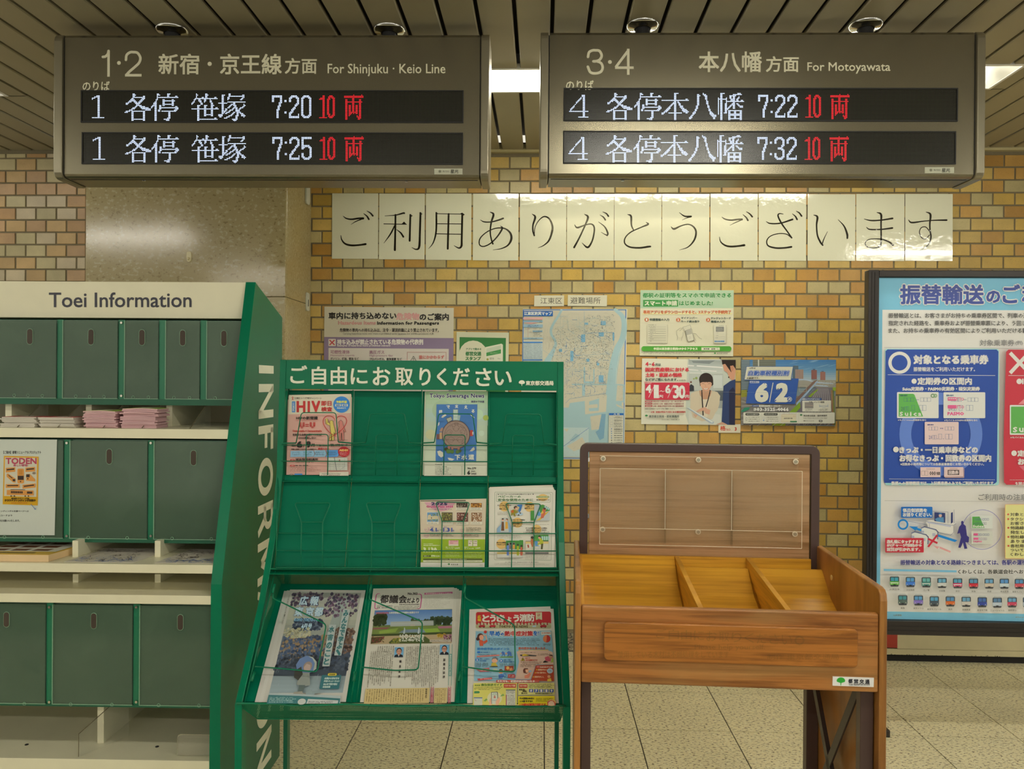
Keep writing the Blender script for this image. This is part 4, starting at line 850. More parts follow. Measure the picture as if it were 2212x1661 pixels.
obj('plate_edge', MB().tube([(a, pf(zf) + .029, zf + z) for a, z in pl], .0012, 5, closed=True), mat('plate_rim', A('#8d8466'), .3), ur)
q = onp(166, 1640, 0); q2 = onp(222, 1640, 0)
o = obj('clear_angled_divider', MB().prism([(q.x, pf(zf) + .01, zf + .002), (q2.x, pf(zf) + .16, zf + .002), (q2.x, pf(zf) + .16, zf + .16), (q.x, pf(zf) + .01, zf + .075)], (.0022, 0, 0)), CLEAR, ur)
obj('divider_edge', MB().tube([(q.x, pf(zf) + .01, zf + .002), (q.x, pf(zf) + .01, zf + .075), (q2.x, pf(zf) + .16, zf + .16)], .0013, 5), mat('divider_edge_dark', (0, 0, 0)), o)
for x_ in (45, 330):
    q = onp(x_, 1626, .06); obj('floor_plug', MB().cyl((q.x, q.y + .03, zf - .001), (q.x, q.y + .03, zf + .0015), .006, 12), mat('plug_black', (.02, .02, .02), .5), ur)

# leaflets lying on the upper shelf: every one a thing
PINK = mat('pink_paper_edge', A('#b58f86'), .7); WHT = mat('white_paper_edge', A('#b5ab92'), .7); COV_R = mat('red_cover', A('#a03c38'), .4); COV_G = mat('lime_cover', A('#8ea33a'), .4)
rn = random.Random(4)
def stack(x0, x1, d0, n, t, m_edge, m_cov, dep, grp, lab_top, lab_in, base=None, tilt=0, cat='leaflet', nm='leaflet', wav=0.0):
    zb_ = zs1 if base is None else base; a0, a1 = un.a(x0, 925, d0), un.a(x1, 925, d0); w_ = a1 - a0
    for i in range(n):
        top = i == n - 1; z = zb_ + .0006 + i * t * 1.04
        da, dd = rn.uniform(-.006, .006), rn.uniform(-.006, .006); curl = wav * (i / n)
        mb = MB(); ns = 6
        P = [(a0 + w_ * k / ns, z + curl * math.sin(math.pi * k / ns) * .5) for k in range(ns + 1)] + [(a0 + w_ * k / ns, z + t * .94 + curl * math.sin(math.pi * k / ns) * .5) for k in range(ns, -1, -1)]
        mb.prism([(a, d0, zz) for a, zz in P], (0, dep, 0))
        mb.v = [(a + da + tilt * (d - d0), d + dd, z_) for a, d, z_ in mb.v]
        r_ = obj(nm, mb, None, None); r_.data.materials.append(m_edge); r_.matrix_world = un.M
        if top:
            r_['label'] = lab_top
            cv = MB(); cv.prism([(a, d0 + .0005, zz) for a, zz in [(a_, z_ + .0007) for a_, z_ in P[ns + 1:][::-1]] + [(a_, z_) for a_, z_ in P[ns + 1:]]], (0, dep - .001, 0))
            cv.v = [(a + da + tilt * (d - d0), d + dd, z_) for a, d, z_ in cv.v]; obj('cover', cv, m_cov, r_)
            mk = MB(); q0 = a0 + da; zt_ = z + t * .94 + .0012 + curl * .45
            mk.add([(q0 + w_ * .3, d0 + .01 + dd, zt_), (q0 + w_ * .75, d0 + .012 + dd, zt_), (q0 + w_ * .85 , d0 + .05 + dd, zt_ + .0002), (q0 + w_ * .4, d0 + .06 + dd, zt_)], [[0, 1, 2, 3]]); obj('cover_print', mk, mat('cover_print_white', A('#c0b59c'), .5), r_)
            tag(r_, lab_top, cat, grp)
        else: tag(r_, lab_in, cat, grp)
d0 = pf(zs1) + .022
stack(4, 78, d0, 8, .0042, WHT, COV_R, .08, 'white-edged booklets on the upper shelf', 'red-covered booklet topping the low pile beside the frame edge', 'white-edged booklet inside the pile next to the frame edge')
stack(84, 160, d0, 8, .0042, WHT, COV_R, .08, 'white-edged booklets on the upper shelf', 'red-covered booklet topping the second low pile on the upper shelf', 'white-edged booklet inside the second low pile')
stack(181, 250, d0, 13, .0042, PINK, COV_G, .085, 'pink-edged leaflets on the upper shelf', 'lime green leaflet cover topping the first tall pink-edged pile', 'pink-edged leaflet inside the first tall pile', wav=.006)
stack(262, 338, d0, 15, .0042, PINK, COV_G, .085, 'pink-edged leaflets on the upper shelf', 'lime green leaflet cover topping the second tall pink-edged pile', 'pink-edged leaflet inside the second tall pile', wav=.006)
# middle shelf: yellow tram booklet pile and two network maps
zm = zrow(1218)
def flat_thing(nm, xs, dep, th, m_, label, cat, shear, lift=0.0, n=1, grp=None):
    a0, a1 = un.a(xs[0], 1216, pf(zm) + .02), min(un.a(xs[1], 1216, pf(zm) + .02), AI - .005); d_ = pf(zm) + .012
    r_ = obj(nm, MB().prism([(a0, d_, zm + .0006 + lift), (a1, d_, zm + .0006 + lift), (min(a1 + shear, AI - .004), d_ + dep, zm + .0006 + lift), (a0 + shear, d_ + dep, zm + .0006 + lift)], (0, 0, th)), m_, None)
    r_.matrix_world = un.M; tag(r_, label, cat, grp); return r_, a0, a1, d_
r_, a0, a1, d_ = flat_thing('booklet', (-60, 108), .22, .022, mat('cream_page_block', A('#c1a372'), .7), 'thick cream-edged booklet with a yellow tram cover lying on the middle shelf', 'booklet', 0.03)
cv = MB().prism([(a0, d_ + .002, zm + .0228), (a1, d_ + .002, zm + .0228), (a1 + .03, d_ + .22, zm + .0228), (a0 + .03, d_ + .22, zm + .0228)], (0, 0, .0008)); obj('cover', cv, mat('yellow_cover', A('#b8901c'), .35), r_)
m1, m2, m3 = MB(), MB(), MB()
m1.add([(a0 + .01, d_ + .045, zm + .0238), (a1 - .004, d_ + .045, zm + .0238), (a1 + .022, d_ + .21, zm + .0238), (a0 + .03, d_ + .21, zm + .0238)], [[0, 1, 2, 3]])
for i in range(3):
    for j in range(3):
        xa = a0 + .02 + i * (a1 - a0 - .04) / 3; ya = d_ + .055 + j * .05; m2.add([(xa, ya, zm + .024), (xa + .055, ya, zm + .024), (xa + .06, ya + .028, zm + .024), (xa + .005, ya + .028, zm + .024)], [[0, 1, 2, 3]])
m3.add([(a0 + .03, d_ + .02, zm + .024), (a1 - .06, d_ + .02, zm + .024), (a1 - .058, d_ + .03, zm + .024), (a0 + .032, d_ + .03, zm + .024)], [[0, 1, 2, 3]])
obj('cover_panel', m1, mat('cover_white', A('#b9b198'), .4), r_); obj('tram_pictures', m2, mat('cover_brown', A('#5a3018'), .4), r_); obj('cover_title', m3, mat('cover_dark', A('#33301c'), .4), r_)
for k, (xs, lb) in enumerate((((142, 292), 'folded train network map in the middle compartment of the shelf'), ((337, 500), 'folded train network map poking over the shelf edge beside the green side panel'))):
    r_, a0, a1, d_ = flat_thing('network_map', xs, .21, .0012, WHT, lb, 'map', .03 if k == 0 else .03, grp='network maps on the middle shelf')
    if k == 1:
        pass
    for nm, cc, n_ in (('map_lines', '#4a3430', 46), ('map_legend', '#3d5f96', 30)):
        I2 = MB(); rr = random.Random(k * 7 + n_)
        for _ in range(n_):
            x_, y_ = a0 + .015 + rr.random() * (a1 - a0 - .03), d_ + .01 + rr.random() * (.17 if nm == 'map_lines' else .045)
            if nm == 'map_lines': y_ += .02
            for s_ in range(4):
                dx, dy = rr.uniform(-.02, .02), rr.uniform(-.018, .018); x2, y2 = min(max(x_ + dx, a0 + .006), a1 - .002), min(max(y_ + dy, d_ + .004), d_ + .2)
                L = math.hypot(x2 - x_, y2 - y_) or 1; nx, ny = -(y2 - y_) / L * .0006, (x2 - x_) / L * .0006
                I2.add([(x_ + nx, y_ + ny, zm + .0022), (x2 + nx, y2 + ny, zm + .0022), (x2 - nx, y2 - ny, zm + .0022), (x_ - nx, y_ - ny, zm + .0022)], [[0, 1, 2, 3]]); x_, y_ = x2, y2
        if nm in ('map_lines', 'map_legend'): obj(nm, I2, mat('print_' + nm, A(cc), .5), r_)

# ================================================================ green wire leaflet rack
RK0 = at(908, 900, 2.50)
rk = Frame((RK0.x, 2.50), -.037)
rr = root('wire_leaflet_rack', rk, 'green metal leaflet rack with wire pockets and a slanted newspaper tray', 'rack')
AL_ = rk.a(605, 778, .08); 
def rkY(px, py, a0): return rk.onA(px, py, a0)
AL_ = (rk.Mi @ at(605, 778, 2.58 + .0)).x
L_ = [rkY(x, y, AL_) for x, y in ((605, 777), (597, 1023), (590, 1100), (581, 1167), (558, 1303), (507, 1522))]
RP = [(p.y, p.z) for p in L_]
def rp(z):
    for (da, za), (db, zb) in zip(RP, RP[1:]):
        if z >= zb: return da + (db - da) * (z - za) / (zb - za)
    return RP[-1][0]
def onr(px, py, off=0.0):
    d = 0.0
    for _ in range(14):
        q = rk.L(px, py, d + off); d = rp(q.z)
    return rk.L(px, py, d + off)
AR_ = onr(1217.5, 900).x
RT = .020; RD = .035
def rail(a0, nm='side_rail'):
    fr_ = [(d, z) for d, z in RP] + [(RP[-1][0], 0.0)]
    bk = [(d + RD, z) for d, z in RP[:-1]] + [(RP[-1][0] + RD + .004, RP[-1][1] - .01), (RP[-1][0] + RD, 0.0)]
    return obj(nm, MB().prism([(a0, d, z) for d, z in fr_ + bk[::-1]], (RT, 0, 0)), GREEN, rr, .0015)
rail(AL_); rail(AR_ - RT)
for a0 in (AL_ + .004, AR_ - RT + .002):
    obj('rear_leg', MB().prism([(a0, RP[0][0] + .05, 0), (a0 + .014, RP[0][0] + .05, 0), (a0 + .014, RP[0][0] + .05, 1.5), (a0, RP[0][0] + .05, 1.5)], (0, .03, 0)), GREEND, rr)
    obj('foot_bar', B(a0 - .002, a0 + .018, RP[-1][0] + .036, RP[0][0] + .05, .004, .03), GREEND, rr)
AI0, AI1 = AL_ + RT, AR_ - RT
z1, z0 = onr(900, 779).z, onr(900, 842).z
hp = obj('header_plate', MB().prism([(AI0, rp(z1) + .002, z1), (AI0, rp(z0) + .002, z0), (AI0, rp(z0) + .022, z0), (AI0, rp(z1) + .022, z1)], (AI1 - AI0, 0, 0)), GREEN, rr, .001)
kh = (rp(z1) - rp(z0)) / (z1 - z0)
I = Ink(rk, rp(z0) + .0012, kh, z0, view=(580, 760, 3.3515)); I.part('header_lettering')
xs = [(160, 100, 278, 226), (315, 108, 415, 236), (453, 110, 565, 236), (598, 122, 715, 232), (757, 112, 880, 240), (920, 118, 1045, 240), (1095, 118, 1172, 242), (1222, 120, 1288, 240), (1340, 120, 1455, 240), (1502, 120, 1612, 246), (1640, 140, 1758, 240)]
for ch, b_ in zip('ご自由にお取りください', xs): I.T(ch, *b_, '#cbc7a6', b=5.0)
I.T('東京都交通局', 1863, 210, 2062, 242, '#cbc7a6', b=2.2); I.ginkgo(1834, 222, 22, '#cbc7a6')
I.build(hp, mat('rack_lettering', A('#cbc7a6'), .45))
def backrow(y0, y1, off0, off1, cols, nm='pocket_back'):
    za, zb_ = onr(900, y0, off0).z, onr(900, y1, off1).z; da, db = rp(za) + off0, rp(zb_) + off1
    cs = [AI0 + .001] + [onr(x, (y0 + y1) / 2, off0).x for x in cols] + [AI1 - .001]
    for c0, c1 in zip(cs, cs[1:]):
        obj(nm, MB().prism([(c0 + .0006, da, za), (c0 + .0006, db, zb_), (c0 + .0006, db + .0025, zb_), (c0 + .0006, da + .0025, za)], (c1 - c0 - .0012, 0, 0)), mat('green_sheet', A('#00583a'), .42, vary=.03, spec=.1), rr)
    return da, za, db, zb_
O1, O2 = .038, .038
ROW1 = backrow(845, 1034, O1, O1 - .004, (762.6, 911, 1056))
ROW2 = backrow(1028.5, 1230, O2 - .018, O2, (753, 904, 1053))
PERF = perf_mat('perforated_green', A('#005636'))
PERFY = perf_mat('perforated_green_side', A('#06603c'), ax=('Y', 'Z'))
z_ = ROW1[3] - .006; obj('pocket_floor', B(AI0 + .002, AI1 - .002, rp(z_) - .002, ROW1[2] - .001, z_ - .002, z_ - .0005), GREEN, rr)
z_ = ROW2[3] - .006; obj('pocket_floor', B(AI0 + .002, AI1 - .002, rp(z_) - .012, ROW2[2] - .001, z_ + .0005, z_ + .002), GREEN, rr)
WIRE = mat('green_wire', A('#045c3a'), .3, vary=0, spec=.35)
Z5 = lambda x, y: (580 + x / 3.3515, 760 + y / 3.3515)
Z6 = lambda x, y: (500 + x / 2.989, 1220 + y / 2.989)
def wire(pts, off=0.0, r_=.0017, z=Z5, nm='wire', par=None, rad=.01, m_=None):
    P = [onr(*z(x, y), off) for x, y in pts]
    return obj(nm, MB().tube(round_path(P, rad) if len(P) > 2 else P, r_, 7), m_ or WIRE, par or rr, smooth=True)
for y_, xa, xb in ((675, 96, 2090), (792, 92, 2090)): wire([(xa, y_ - 1), (xb, y_ + 4)], 0, nm='cross_wire')
for y_, xa, xb, q in ((1312, 58, 2098, .0017), (1438, 54, 2092, .0017), (1562, 55, 2090, .0028)): wire([(xa, y_), (xb, y_ + 4)], -.006, q, nm='cross_wire')
for (xa, xb) in ((612, 597), (1110, 1112), (1597, 1592), (2088, 2086), (108, 92)): wire([(xa, 276), (xb, 895)], .004, nm='column_wire')
for (xa, xb) in ((583, 570), (1090, 1083), (1586, 1580), (2092, 2088), (68, 56)): wire([(xa, 903), (xb, 1560)], .002, nm='column_wire')
HO = [[(200, 660), (238, 440), (488, 440), (505, 652)], [(705, 655), (737, 448), (985, 445), (1015, 655)], [(1200, 655), (1232, 447), (1478, 450), (1507, 655)], [(1695, 660), (1720, 450), (1972, 453), (1995, 662)]]
SL = [((100, 662), (200, 660)), ((505, 652), (618, 662)), ((620, 662), (705, 655)), ((1015, 655), (1105, 662)), ((1110, 660), (1200, 655)), ((1507, 655), (1595, 664)), ((1600, 666), (1695, 660)), ((1995, 662), (2086, 673))]
for h_ in HO:
    o = wire(h_, -.014, .0017, nm='swing_hoop')
for (p0, p1) in SL:
    wire([p0, p1], -.008, .0024, nm='hinge_sleeve')
for xa, xb, yt in ((272, 432, 597), (777, 934, 599), (1270, 1424, 602), (1766, 1920, 604)):
    wire([(xa - 3, 892), (xa + 2, yt), (xb, yt), (xb - 4, 892)], -.002, nm='inner_hoop')
for (a_, b_, c_, d_) in (((190, 1093), (450, 1093), (240, 1232), (392, 1232)), ((705, 1093), (962, 1093), (750, 1232), (912, 1232)), ((1208, 1087), (1458, 1090), (1257, 1226), (1411, 1228)), ((1715, 1096), (1973, 1100), (1765, 1236), (1922, 1236))):
    wire([(c_[0] - 6, 1560), c_, a_, b_, d_, (d_[0], 1560)], -.008, nm='front_hoop'); wire([c_, d_], -.008, nm='front_hoop_bar')
# tray: slanted floor, perforated back, sides and lip
TB = rk.L(908, 1518, RP[-1][0] + .012); TT0 = rk.L(908, 1277, .0)
d_top = .0
for dd in np.arange(-.1, .12, .001):
    q = rk.L(908, 1277, dd)
    if abs((q.z - TB.z) ** 2 + (q.y - TB.y) ** 2 - .40 ** 2) < .0009: d_top = dd; break
TT = rk.L(908, 1277, d_top)
TK = (TT.y - TB.y) / (TT.z - TB.z)
TT = Vector((TT.x, TT.y + .022, TT.z + .022 / TK))
obj('tray_floor', MB().prism([(AI0 + .001, TB.y, TB.z), (AI0 + .001, TT.y, TT.z), (AI0 + .001, TT.y + .002, TT.z - .003), (AI0 + .001, TB.y + .002, TB.z - .003)], (AI1 - AI0 - .002, 0, 0)), mat('tray_green', A('#00573a'), .42, spec=.1), rr)
UB = onr(908, 1231, .004)
obj('perforated_back', MB().add([(AI0, UB.y, UB.z), (AI1, UB.y, UB.z), (AI1, TT.y + .004, TT.z - .004), (AI0, TT.y + .004, TT.z - .004)], [[0, 1, 2, 3]]), PERF, rr)
obj('tray_top_bar', MB().tube([(AI0, UB.y, UB.z), (AI1, UB.y, UB.z)], .003, 8), WIRE, rr)
LT = onr(908, 1519, 0); LB = rk.L(908, 1555, RP[-1][0] + .045)
LTy = RP[-1][0] - .004
lip = MB().add([(AI0 - .014, LTy, LT.z), (AI1 + .004, LTy, LT.z), (AI1 - .006, LB.y, LB.z), (AI0 + .03, LB.y, LB.z), (AI1 - .004, TB.y + .06, LB.z + .012), (AI0 + .03, TB.y + .06, LB.z + .012)], [[0, 1, 2, 3], [3, 2, 4, 5]])
obj('perforated_lip', lip, PERF, rr)
sg = MB()
P_ = [(AI0 - .014, LTy, LT.z)] + [(AI0 + (AI1 - AI0) * t, LTy + .003 * math.sin(t * 9) ** 2, LT.z - .006 * abs(math.sin((t) * math.pi * 3)) * (1 if .12 < t < .97 else .3)) for t in np.linspace(.02, .98, 40)] + [(AI1 + .004, LTy, LT.z)]
obj('lip_rim', MB().tube(P_, .0032, 8), WIRE, rr, smooth=True); obj('lip_lower_rim', MB().tube([(AI0 - .014, LTy, LT.z), (AI0 + .03, LB.y, LB.z), (AI1 - .006, LB.y, LB.z), (AI1 + .004, LTy, LT.z)], .0022, 6), WIRE, rr)
for a_ in (AI0 + .002, AI1 - .002):
    obj('perforated_side', MB().add([(a_, TB.y, TB.z), (a_, rp(TB.z) + .002, TB.z), (a_, rp((TB.z + UB.z) / 2) + .002, (TB.z + UB.z) / 2), (a_, UB.y, UB.z), (a_, TT.y + .02, TT.z)], [[0, 1, 2, 3, 4]]), PERFY, rr)
for top, bot in (((897, 36), (772, 884)), ((906, 90), (808, 884)), ((1503, 36), (1448, 884)), ((1512, 90), (1482, 884)), ((283, 40), (88, 884))):
    wire([top, bot], .004, .0017, Z6, 'divider_wire')
for x0, y0, x1, y1 in ((280, 125, 266, 182), (150, 690, 130, 752), (903, 125, 893, 182), (800, 690, 790, 752), (1510, 125, 1502, 182), (1482, 690, 1468, 752)):
    wire([(x0, y0), (x1, y1)], -.002, .0042, Z6, 'hinge_sleeve')
for h_ in ([(272, 186), (268, 215), (360, 260), (612, 385), (553, 692), (350, 672), (152, 656)], [(893, 186), (890, 222), (960, 252), (1234, 368), (1206, 678), (1050, 682), (842, 660)], [(1505, 186), (1512, 215), (1600, 262), (1828, 388), (1833, 690), (1700, 686), (1486, 656)]):
    wire(h_, -.012, .0021, Z6, 'paper_hoop', rad=.012)
for (xa, ya, xb, yb) in ((862, 290, 882, 360), (818, 575, 838, 640), (1494, 290, 1512, 430), (1494, 565, 1506, 700)): wire([(xa, ya), (xb, yb)], .006, .0016, Z6, 'spring_wire')

# ================================================================ wooden display stand
WD = (A('#a8732e'), A('#7c4d1c')); 
WOOD = wood_mat('cedar_front', A('#925d28'), A('#633a12'), (.7, .7, 11), 1.3, .36, A('#94723f'))
WOODS = wood_mat('cedar_sides', A('#8f6029'), A('#6b4318'), (9, 3, .6), .6, .35)
WOODP = wood_mat('cedar_plaque', A('#925a20'), A('#643a10'), (.8, .8, 13), 1.6, .33)
WOODB = wood_mat('cedar_back_panel', A('#947048'), A('#6f4d26'), (.6, .6, 14), .8, .4, A('#957c56'))
WOODI = wood_mat('yellow_inner_wood', A('#b5811f'), A('#956510'), (.5, 1.2, 14), .3, .4)
BROWN = mat('brown_steel', A('#3b2a22'), .35, vary=.03, spec=.5)
YS = 2.01
s0 = at(1577, 1400, YS); stn = Frame((s0.x, YS), .034)
sr = root('display_stand', stn, 'empty cedar display stand on brown steel legs with three bins and a backboard', 'stand')
aL0, aL1 = stn.a(1240, 1400, 0), stn.a(1255, 1400, 0); aR0, aR1 = stn.a(1899, 1400, 0), stn.a(1915.6, 1400, 0)
SD = .495
ztop = stn.z(1908, 1272, 0)
def side_board(a0, a1):
    pr = [(-.004, 0.0), (-.004, ztop - .03), (.0, ztop - .012), (.01, ztop - .003), (.025, ztop), (SD + .015, ztop + .004), (SD + .03, ztop - .01), (SD + .03, 0)]
    return obj('side_board', MB().prism([(a0, d, z) for d, z in pr], (a1 - a0, 0, 0)), WOODS, sr, .004, 3)
side_board(aL0 + .002, aL1); side_board(aR0, aR1)
zf1, zf0 = stn.z(1255, 1309, 0), stn.z(1255, 1474, 0)
fb = obj('front_board', B(aL1 + .001, aR0 - .001, 0, .022, zf0, zf1), WOOD, sr, .004, 3)
Z7 = lambda x, y: (1220 + x / 2.966, 940 + y / 2.966)
pa0, pa1 = stn.a(*Z7(252, 1300), -.012), stn.a(*Z7(1878, 1370), -.012); pz1, pz0 = stn.z(*Z7(252, 1196), -.012), stn.z(*Z7(252, 1440), -.012)
pq_ = []
for cx_, cz_, a_ in ((pa1 - .012, pz1 - .012, 0), (pa0 + .012, pz1 - .012, 90), (pa0 + .012, pz0 + .012, 180), (pa1 - .012, pz0 + .012, 270)): pq_ += [(cx_ + .012 * math.cos(math.radians(a_ + 18 * i)), -.014, cz_ + .012 * math.sin(math.radians(a_ + 18 * i))) for i in range(6)]
plq = obj('plaque', MB().prism(pq_, (0, .0135, 0)), WOODP, sr, .003, 3)
I = Ink(stn, -.0144, view=(1220, 940, 2.966), step=.00002); I.part('engraved_lettering')
EN = '#76511f'
for k, ch in enumerate('ご自由にお取りください。'):
    x_ = 585 + k * 80.5; I.T(ch, x_, 1240 + k * 4.0, x_ + 66, 1302 + k * 4.0, EN)
I.T('Please help yourself.', 832, 1340, 1282, 1382, EN); I.T('使用している木材は不燃処理をしています', 340, 1382, 1052, 1428, '#6f4c1e'); I.T('制作 東京都交通局', 1296, 1400, 1755, 1438, EN)
I.build(plq, wood_mat('engraved_wood', A('#80531c'), A('#5f3a10'), (.8, .8, 13), 1.6, .4))
# makers plate
I = Ink(stn, -.003, view=(1220, 940, 2.966)); I.sheet([(1718, 1547), (1981, 1556), (1979, 1614), (1716, 1605)], '#d6d6c4', th=.003)
I.part('plate_print'); I.ginkgo(1769, 1572, 27, '#2c9030'); 
for k, ch in enumerate('都営交通'): I.T(ch, 1817 + k * 36, 1562 + k, 1843 + k * 36, 1588 + k, '#2a2a2e', b=2)
I.T('TOEI TRANSPORTATION', 1818, 1591, 1952, 1602, '#4a4a4a', b=.6)
ip = I.P['paper']; mb = MB(); mb.v, mb.f, mb.c = ip; pp = obj('name_plate', mb, POSTER, sr, label='small white plate with a green ginkgo mark'); ip = I.P['plate_print']; mb = MB(); mb.v, mb.f, mb.c = ip; obj('plate_print', mb, POSTER, pp)
# bins
zi1 = stn.z(1400, 1199, SD); zin = stn.z(1500, 1226, SD - .03)
obj('bin_back_rail', B(aL1 + .001, aR0 - .022, SD - .012, SD, zi1 - .22, zi1), WOODI, sr)
dA = [stn.a(1456, 1207, SD), stn.a(1609.5, 1211, SD), stn.a(1766, 1215, SD)]
def slope(a0, a1, ztopv, d1):
    zb_ = zf0 + .02; return obj('bin_slope', MB().prism([(a0, d1, ztopv), (a0, d1 - .1, ztopv - .08), (a0, .03, zb_), (a0, .03, zb_ - .012), (a0, d1 + .006, ztopv - .012 - .02), (a0, d1 + .012, ztopv)], (a1 - a0, 0, 0)), WOODI, sr, .001)
def zat(px, py, d): return stn.z(px, py, d)
cuts = [(aL1 + .002, dA[0] - .0, zat(1350, 1200, SD - .016), SD - .018), (dA[0] + .014, dA[1], zat(1530, 1227, SD - .05), SD - .05), (dA[1] + .014, dA[2], zat(1700, 1230, SD - .05), SD - .05)]
for a0, a1, zz, dd in cuts: slope(a0 + .001, a1 - .001, zz, dd)
for i, a_ in enumerate(dA):
    dv = obj('bin_divider' if i < 2 else 'inner_side_board', MB().prism([(a_, .022, zf1 - .004), (a_, SD - .012, zi1 + .001), (a_, SD - .012, zi1 - .22), (a_, .022, zf0 + .01)], (.014, 0, 0)), WOODI, sr, .001)
obj('inner_side_board', MB().prism([(aL1 + .001, .022, zf1 - .004), (aL1 + .001, SD - .012, zi1 + .001), (aL1 + .001, SD - .012, zi1 - .22), (aL1 + .001, .022, zf0 + .01)], (.008, 0, 0)), WOODI, sr)
q = rk and stn.onA(*Z7(1713, 912), dA[2]); obj('cover_cap', MB().cyl((dA[2] - .003, q.y, q.z), (dA[2] + .001, q.y, q.z), .008, 14), mat('cap_cream', A('#b39a5c'), .5), sr)
# steel frame with backboard
fa0, fa1 = stn.a(1252, 1100, SD + .005), stn.a(1770, 1100, SD + .005); ft = stn.z(1500, 960, SD + .005); fbz = ztop - .1
def rrpath(a0, a1, z0, z1, r_, k=8): return [(a0, z0)] + [(a0 + r_ - r_ * math.cos(math.pi / 2 * i / k), z1 - r_ + r_ * math.sin(math.pi / 2 * i / k)) for i in range(k + 1)] + [(a1 - r_ + r_ * math.sin(math.pi / 2 * i / k), z1 - r_ + r_ * math.cos(math.pi / 2 * i / k)) for i in range(k + 1)] + [(a1, z0)]
FW = stn.a(1270, 1100, SD) - stn.a(1252, 1100, SD)
out_, in_ = rrpath(fa0, fa1, fbz, ft, .026), rrpath(fa0 + FW, fa1 - FW, fbz, ft - FW, .004)
n = len(out_); mb = MB(); vs = [(a, d, z) for d in (SD + .002, SD + .034) for L in (out_, in_) for a, z in L]
fs = []
for i in range(n - 1):
    fs += [[i, i + 1, n + i + 1, n + i], [2 * n + i, 3 * n + i, 3 * n + i + 1, 2 * n + i + 1], [i, 2 * n + i, 2 * n + i + 1, i + 1], [n + i, n + i + 1, 3 * n + i + 1, 3 * n + i]]
fs += [[0, n, 3 * n, 2 * n], [n - 1, 3 * n - 1, 4 * n - 1, 2 * n - 1]]
obj('steel_frame', MB().add(vs, fs), BROWN, sr, .002)
ba0, ba1 = fa0 + FW + .003, fa1 - FW - .003
bz1, bz0 = ft - FW - .0005, stn.z(1500, 1204, SD + .01)
bb = obj('backboard', B(ba0, ba1, SD + .006, SD + .022, bz0, bz1), WOODB, sr, .002)
for zz in (bz1 - .02, bz1 - .2): obj('hinge', B(fa0 + FW - .001, ba0 + .001, SD + .004, SD + .012, zz - .012, zz), CHROME, sr)
# clear leaflet holder with three bays
ACR = acrylic_mat('holder_acrylic', A('#b89a6a'), .10, .04); ACE = mat('holder_edge', A('#c9bb98'), .15)
P7 = lambda x, y, d: stn.L(*Z7(x, y), d)
h0, h1 = P7(225, 130, SD - .004).x, P7(1500, 300, SD - .004).x; hz1, hz0 = P7(860, 140, SD).z, P7(860, 700, SD).z
hl = obj('clear_holder_back', B(h0, h1, SD + .0005, SD + .003, hz0, hz1), ACR, sr, .0008)
f0, f1 = P7(225, 225, SD - .03).x, P7(1512, 240, SD - .03).x; fz1, fz0 = P7(860, 262 - 40, SD - .028).z, P7(860, 606, SD - .028).z
obj('clear_holder_front', B(h0, h1 + .003, SD - .028, SD - .0255, fz0, fz1), ACR, sr, .0008)
obj('clear_holder_base', MB().prism([(h0, SD - .028, fz0), (h0, SD - .0255, fz0 - .002), (h0, SD + .0005, hz0), (h0, SD + .0005, hz0 - .002), (h0, SD - .0285, hz0 - .001)], (h1 - h0, 0, 0)), ACR, sr)
for x_ in (h0, P7(643, 400, SD - .014).x, P7(1069, 400, SD - .014).x, h1): obj('clear_partition', B(x_, x_ + .0022, SD - .0255, SD + .0004, hz0, fz1), ACR, sr)
for q in ([(h0, fz1), (h1 + .003, fz1)], [(h0, fz0), (h1 + .003, fz0)], [(h0, hz0), (h1 + .003, hz0)], [(h1 + .003, hz0), (h1 + .003, fz1)], [(h0, hz0), (h0, fz1)], [(P7(643, 400, SD - .028).x, fz0), (P7(643, 400, SD - .028).x, fz1)], [(P7(1069, 400, SD - .028).x, fz0), (P7(1069, 400, SD - .028).x, fz1)]):
    obj('holder_edge', MB().tube([(a, SD - .0285, z) for a, z in q], .0009, 5), ACE, hl)
obj('holder_edge', MB().tube([(h0, SD, hz1), (h1, SD, hz1)], .0009, 5), ACE, hl)
for x_, y_ in ((246, 150), (857, 158), (1481, 170), (243, 604), (855, 620), (1476, 634)):
    p = P7(x_, y_, SD - .003); s_ = obj('fixing_washer', MB().cyl((p.x, SD - .002, p.z), (p.x, SD + .001, p.z), .0085, 18), ACE, sr); obj('fixing_screw', MB().cyl((p.x, SD - .006, p.z), (p.x, SD - .001, p.z), .0052, 14), mat('screw_grey', A('#8d8468'), .35, .6), s_)
# legs and cross braces
def leg(a0, a1, d0, d1): return obj('leg', B(a0, a1, d0, d1, 0, zf0 + .03), BROWN, sr, .0015)
Lw = stn.a(1277.5, 1560, .03) - stn.a(1256.5, 1560, .03)
leg(aL1 + .002, aL1 + .002 + Lw, .026, .026 + .035); leg(aL1 + .002, aL1 + .002 + Lw, SD - .03, SD + .005)
r0, r1 = stn.a(1857, 1560, .03), stn.a(1887, 1560, .03); leg(r0, r1 - .002, .026, .056)
q0, q1 = stn.a(1742, 1560, SD - .03), stn.a(1767, 1560, SD - .03); leg(q0, q1, SD - .03, SD + .005)
bx = r0 + .004
for (da, za, db, zb_) in ((.06, zf0 - .01, SD - .03, .16), (SD - .03, zf0 - .09, .06, .12)):
    L = math.hypot(db - da, zb_ - za); nd, nz = -(zb_ - za) / L * .014, (db - da) / L * .014
    obj('cross_brace', MB().prism([(bx, da + nd, za + nz), (bx, db + nd, zb_ + nz), (bx, db - nd, zb_ - nz), (bx, da - nd, za - nz)], (.005 if da < .1 else .012, 0, 0)), mat('brace_dark', A('#2e2520'), .4), sr)
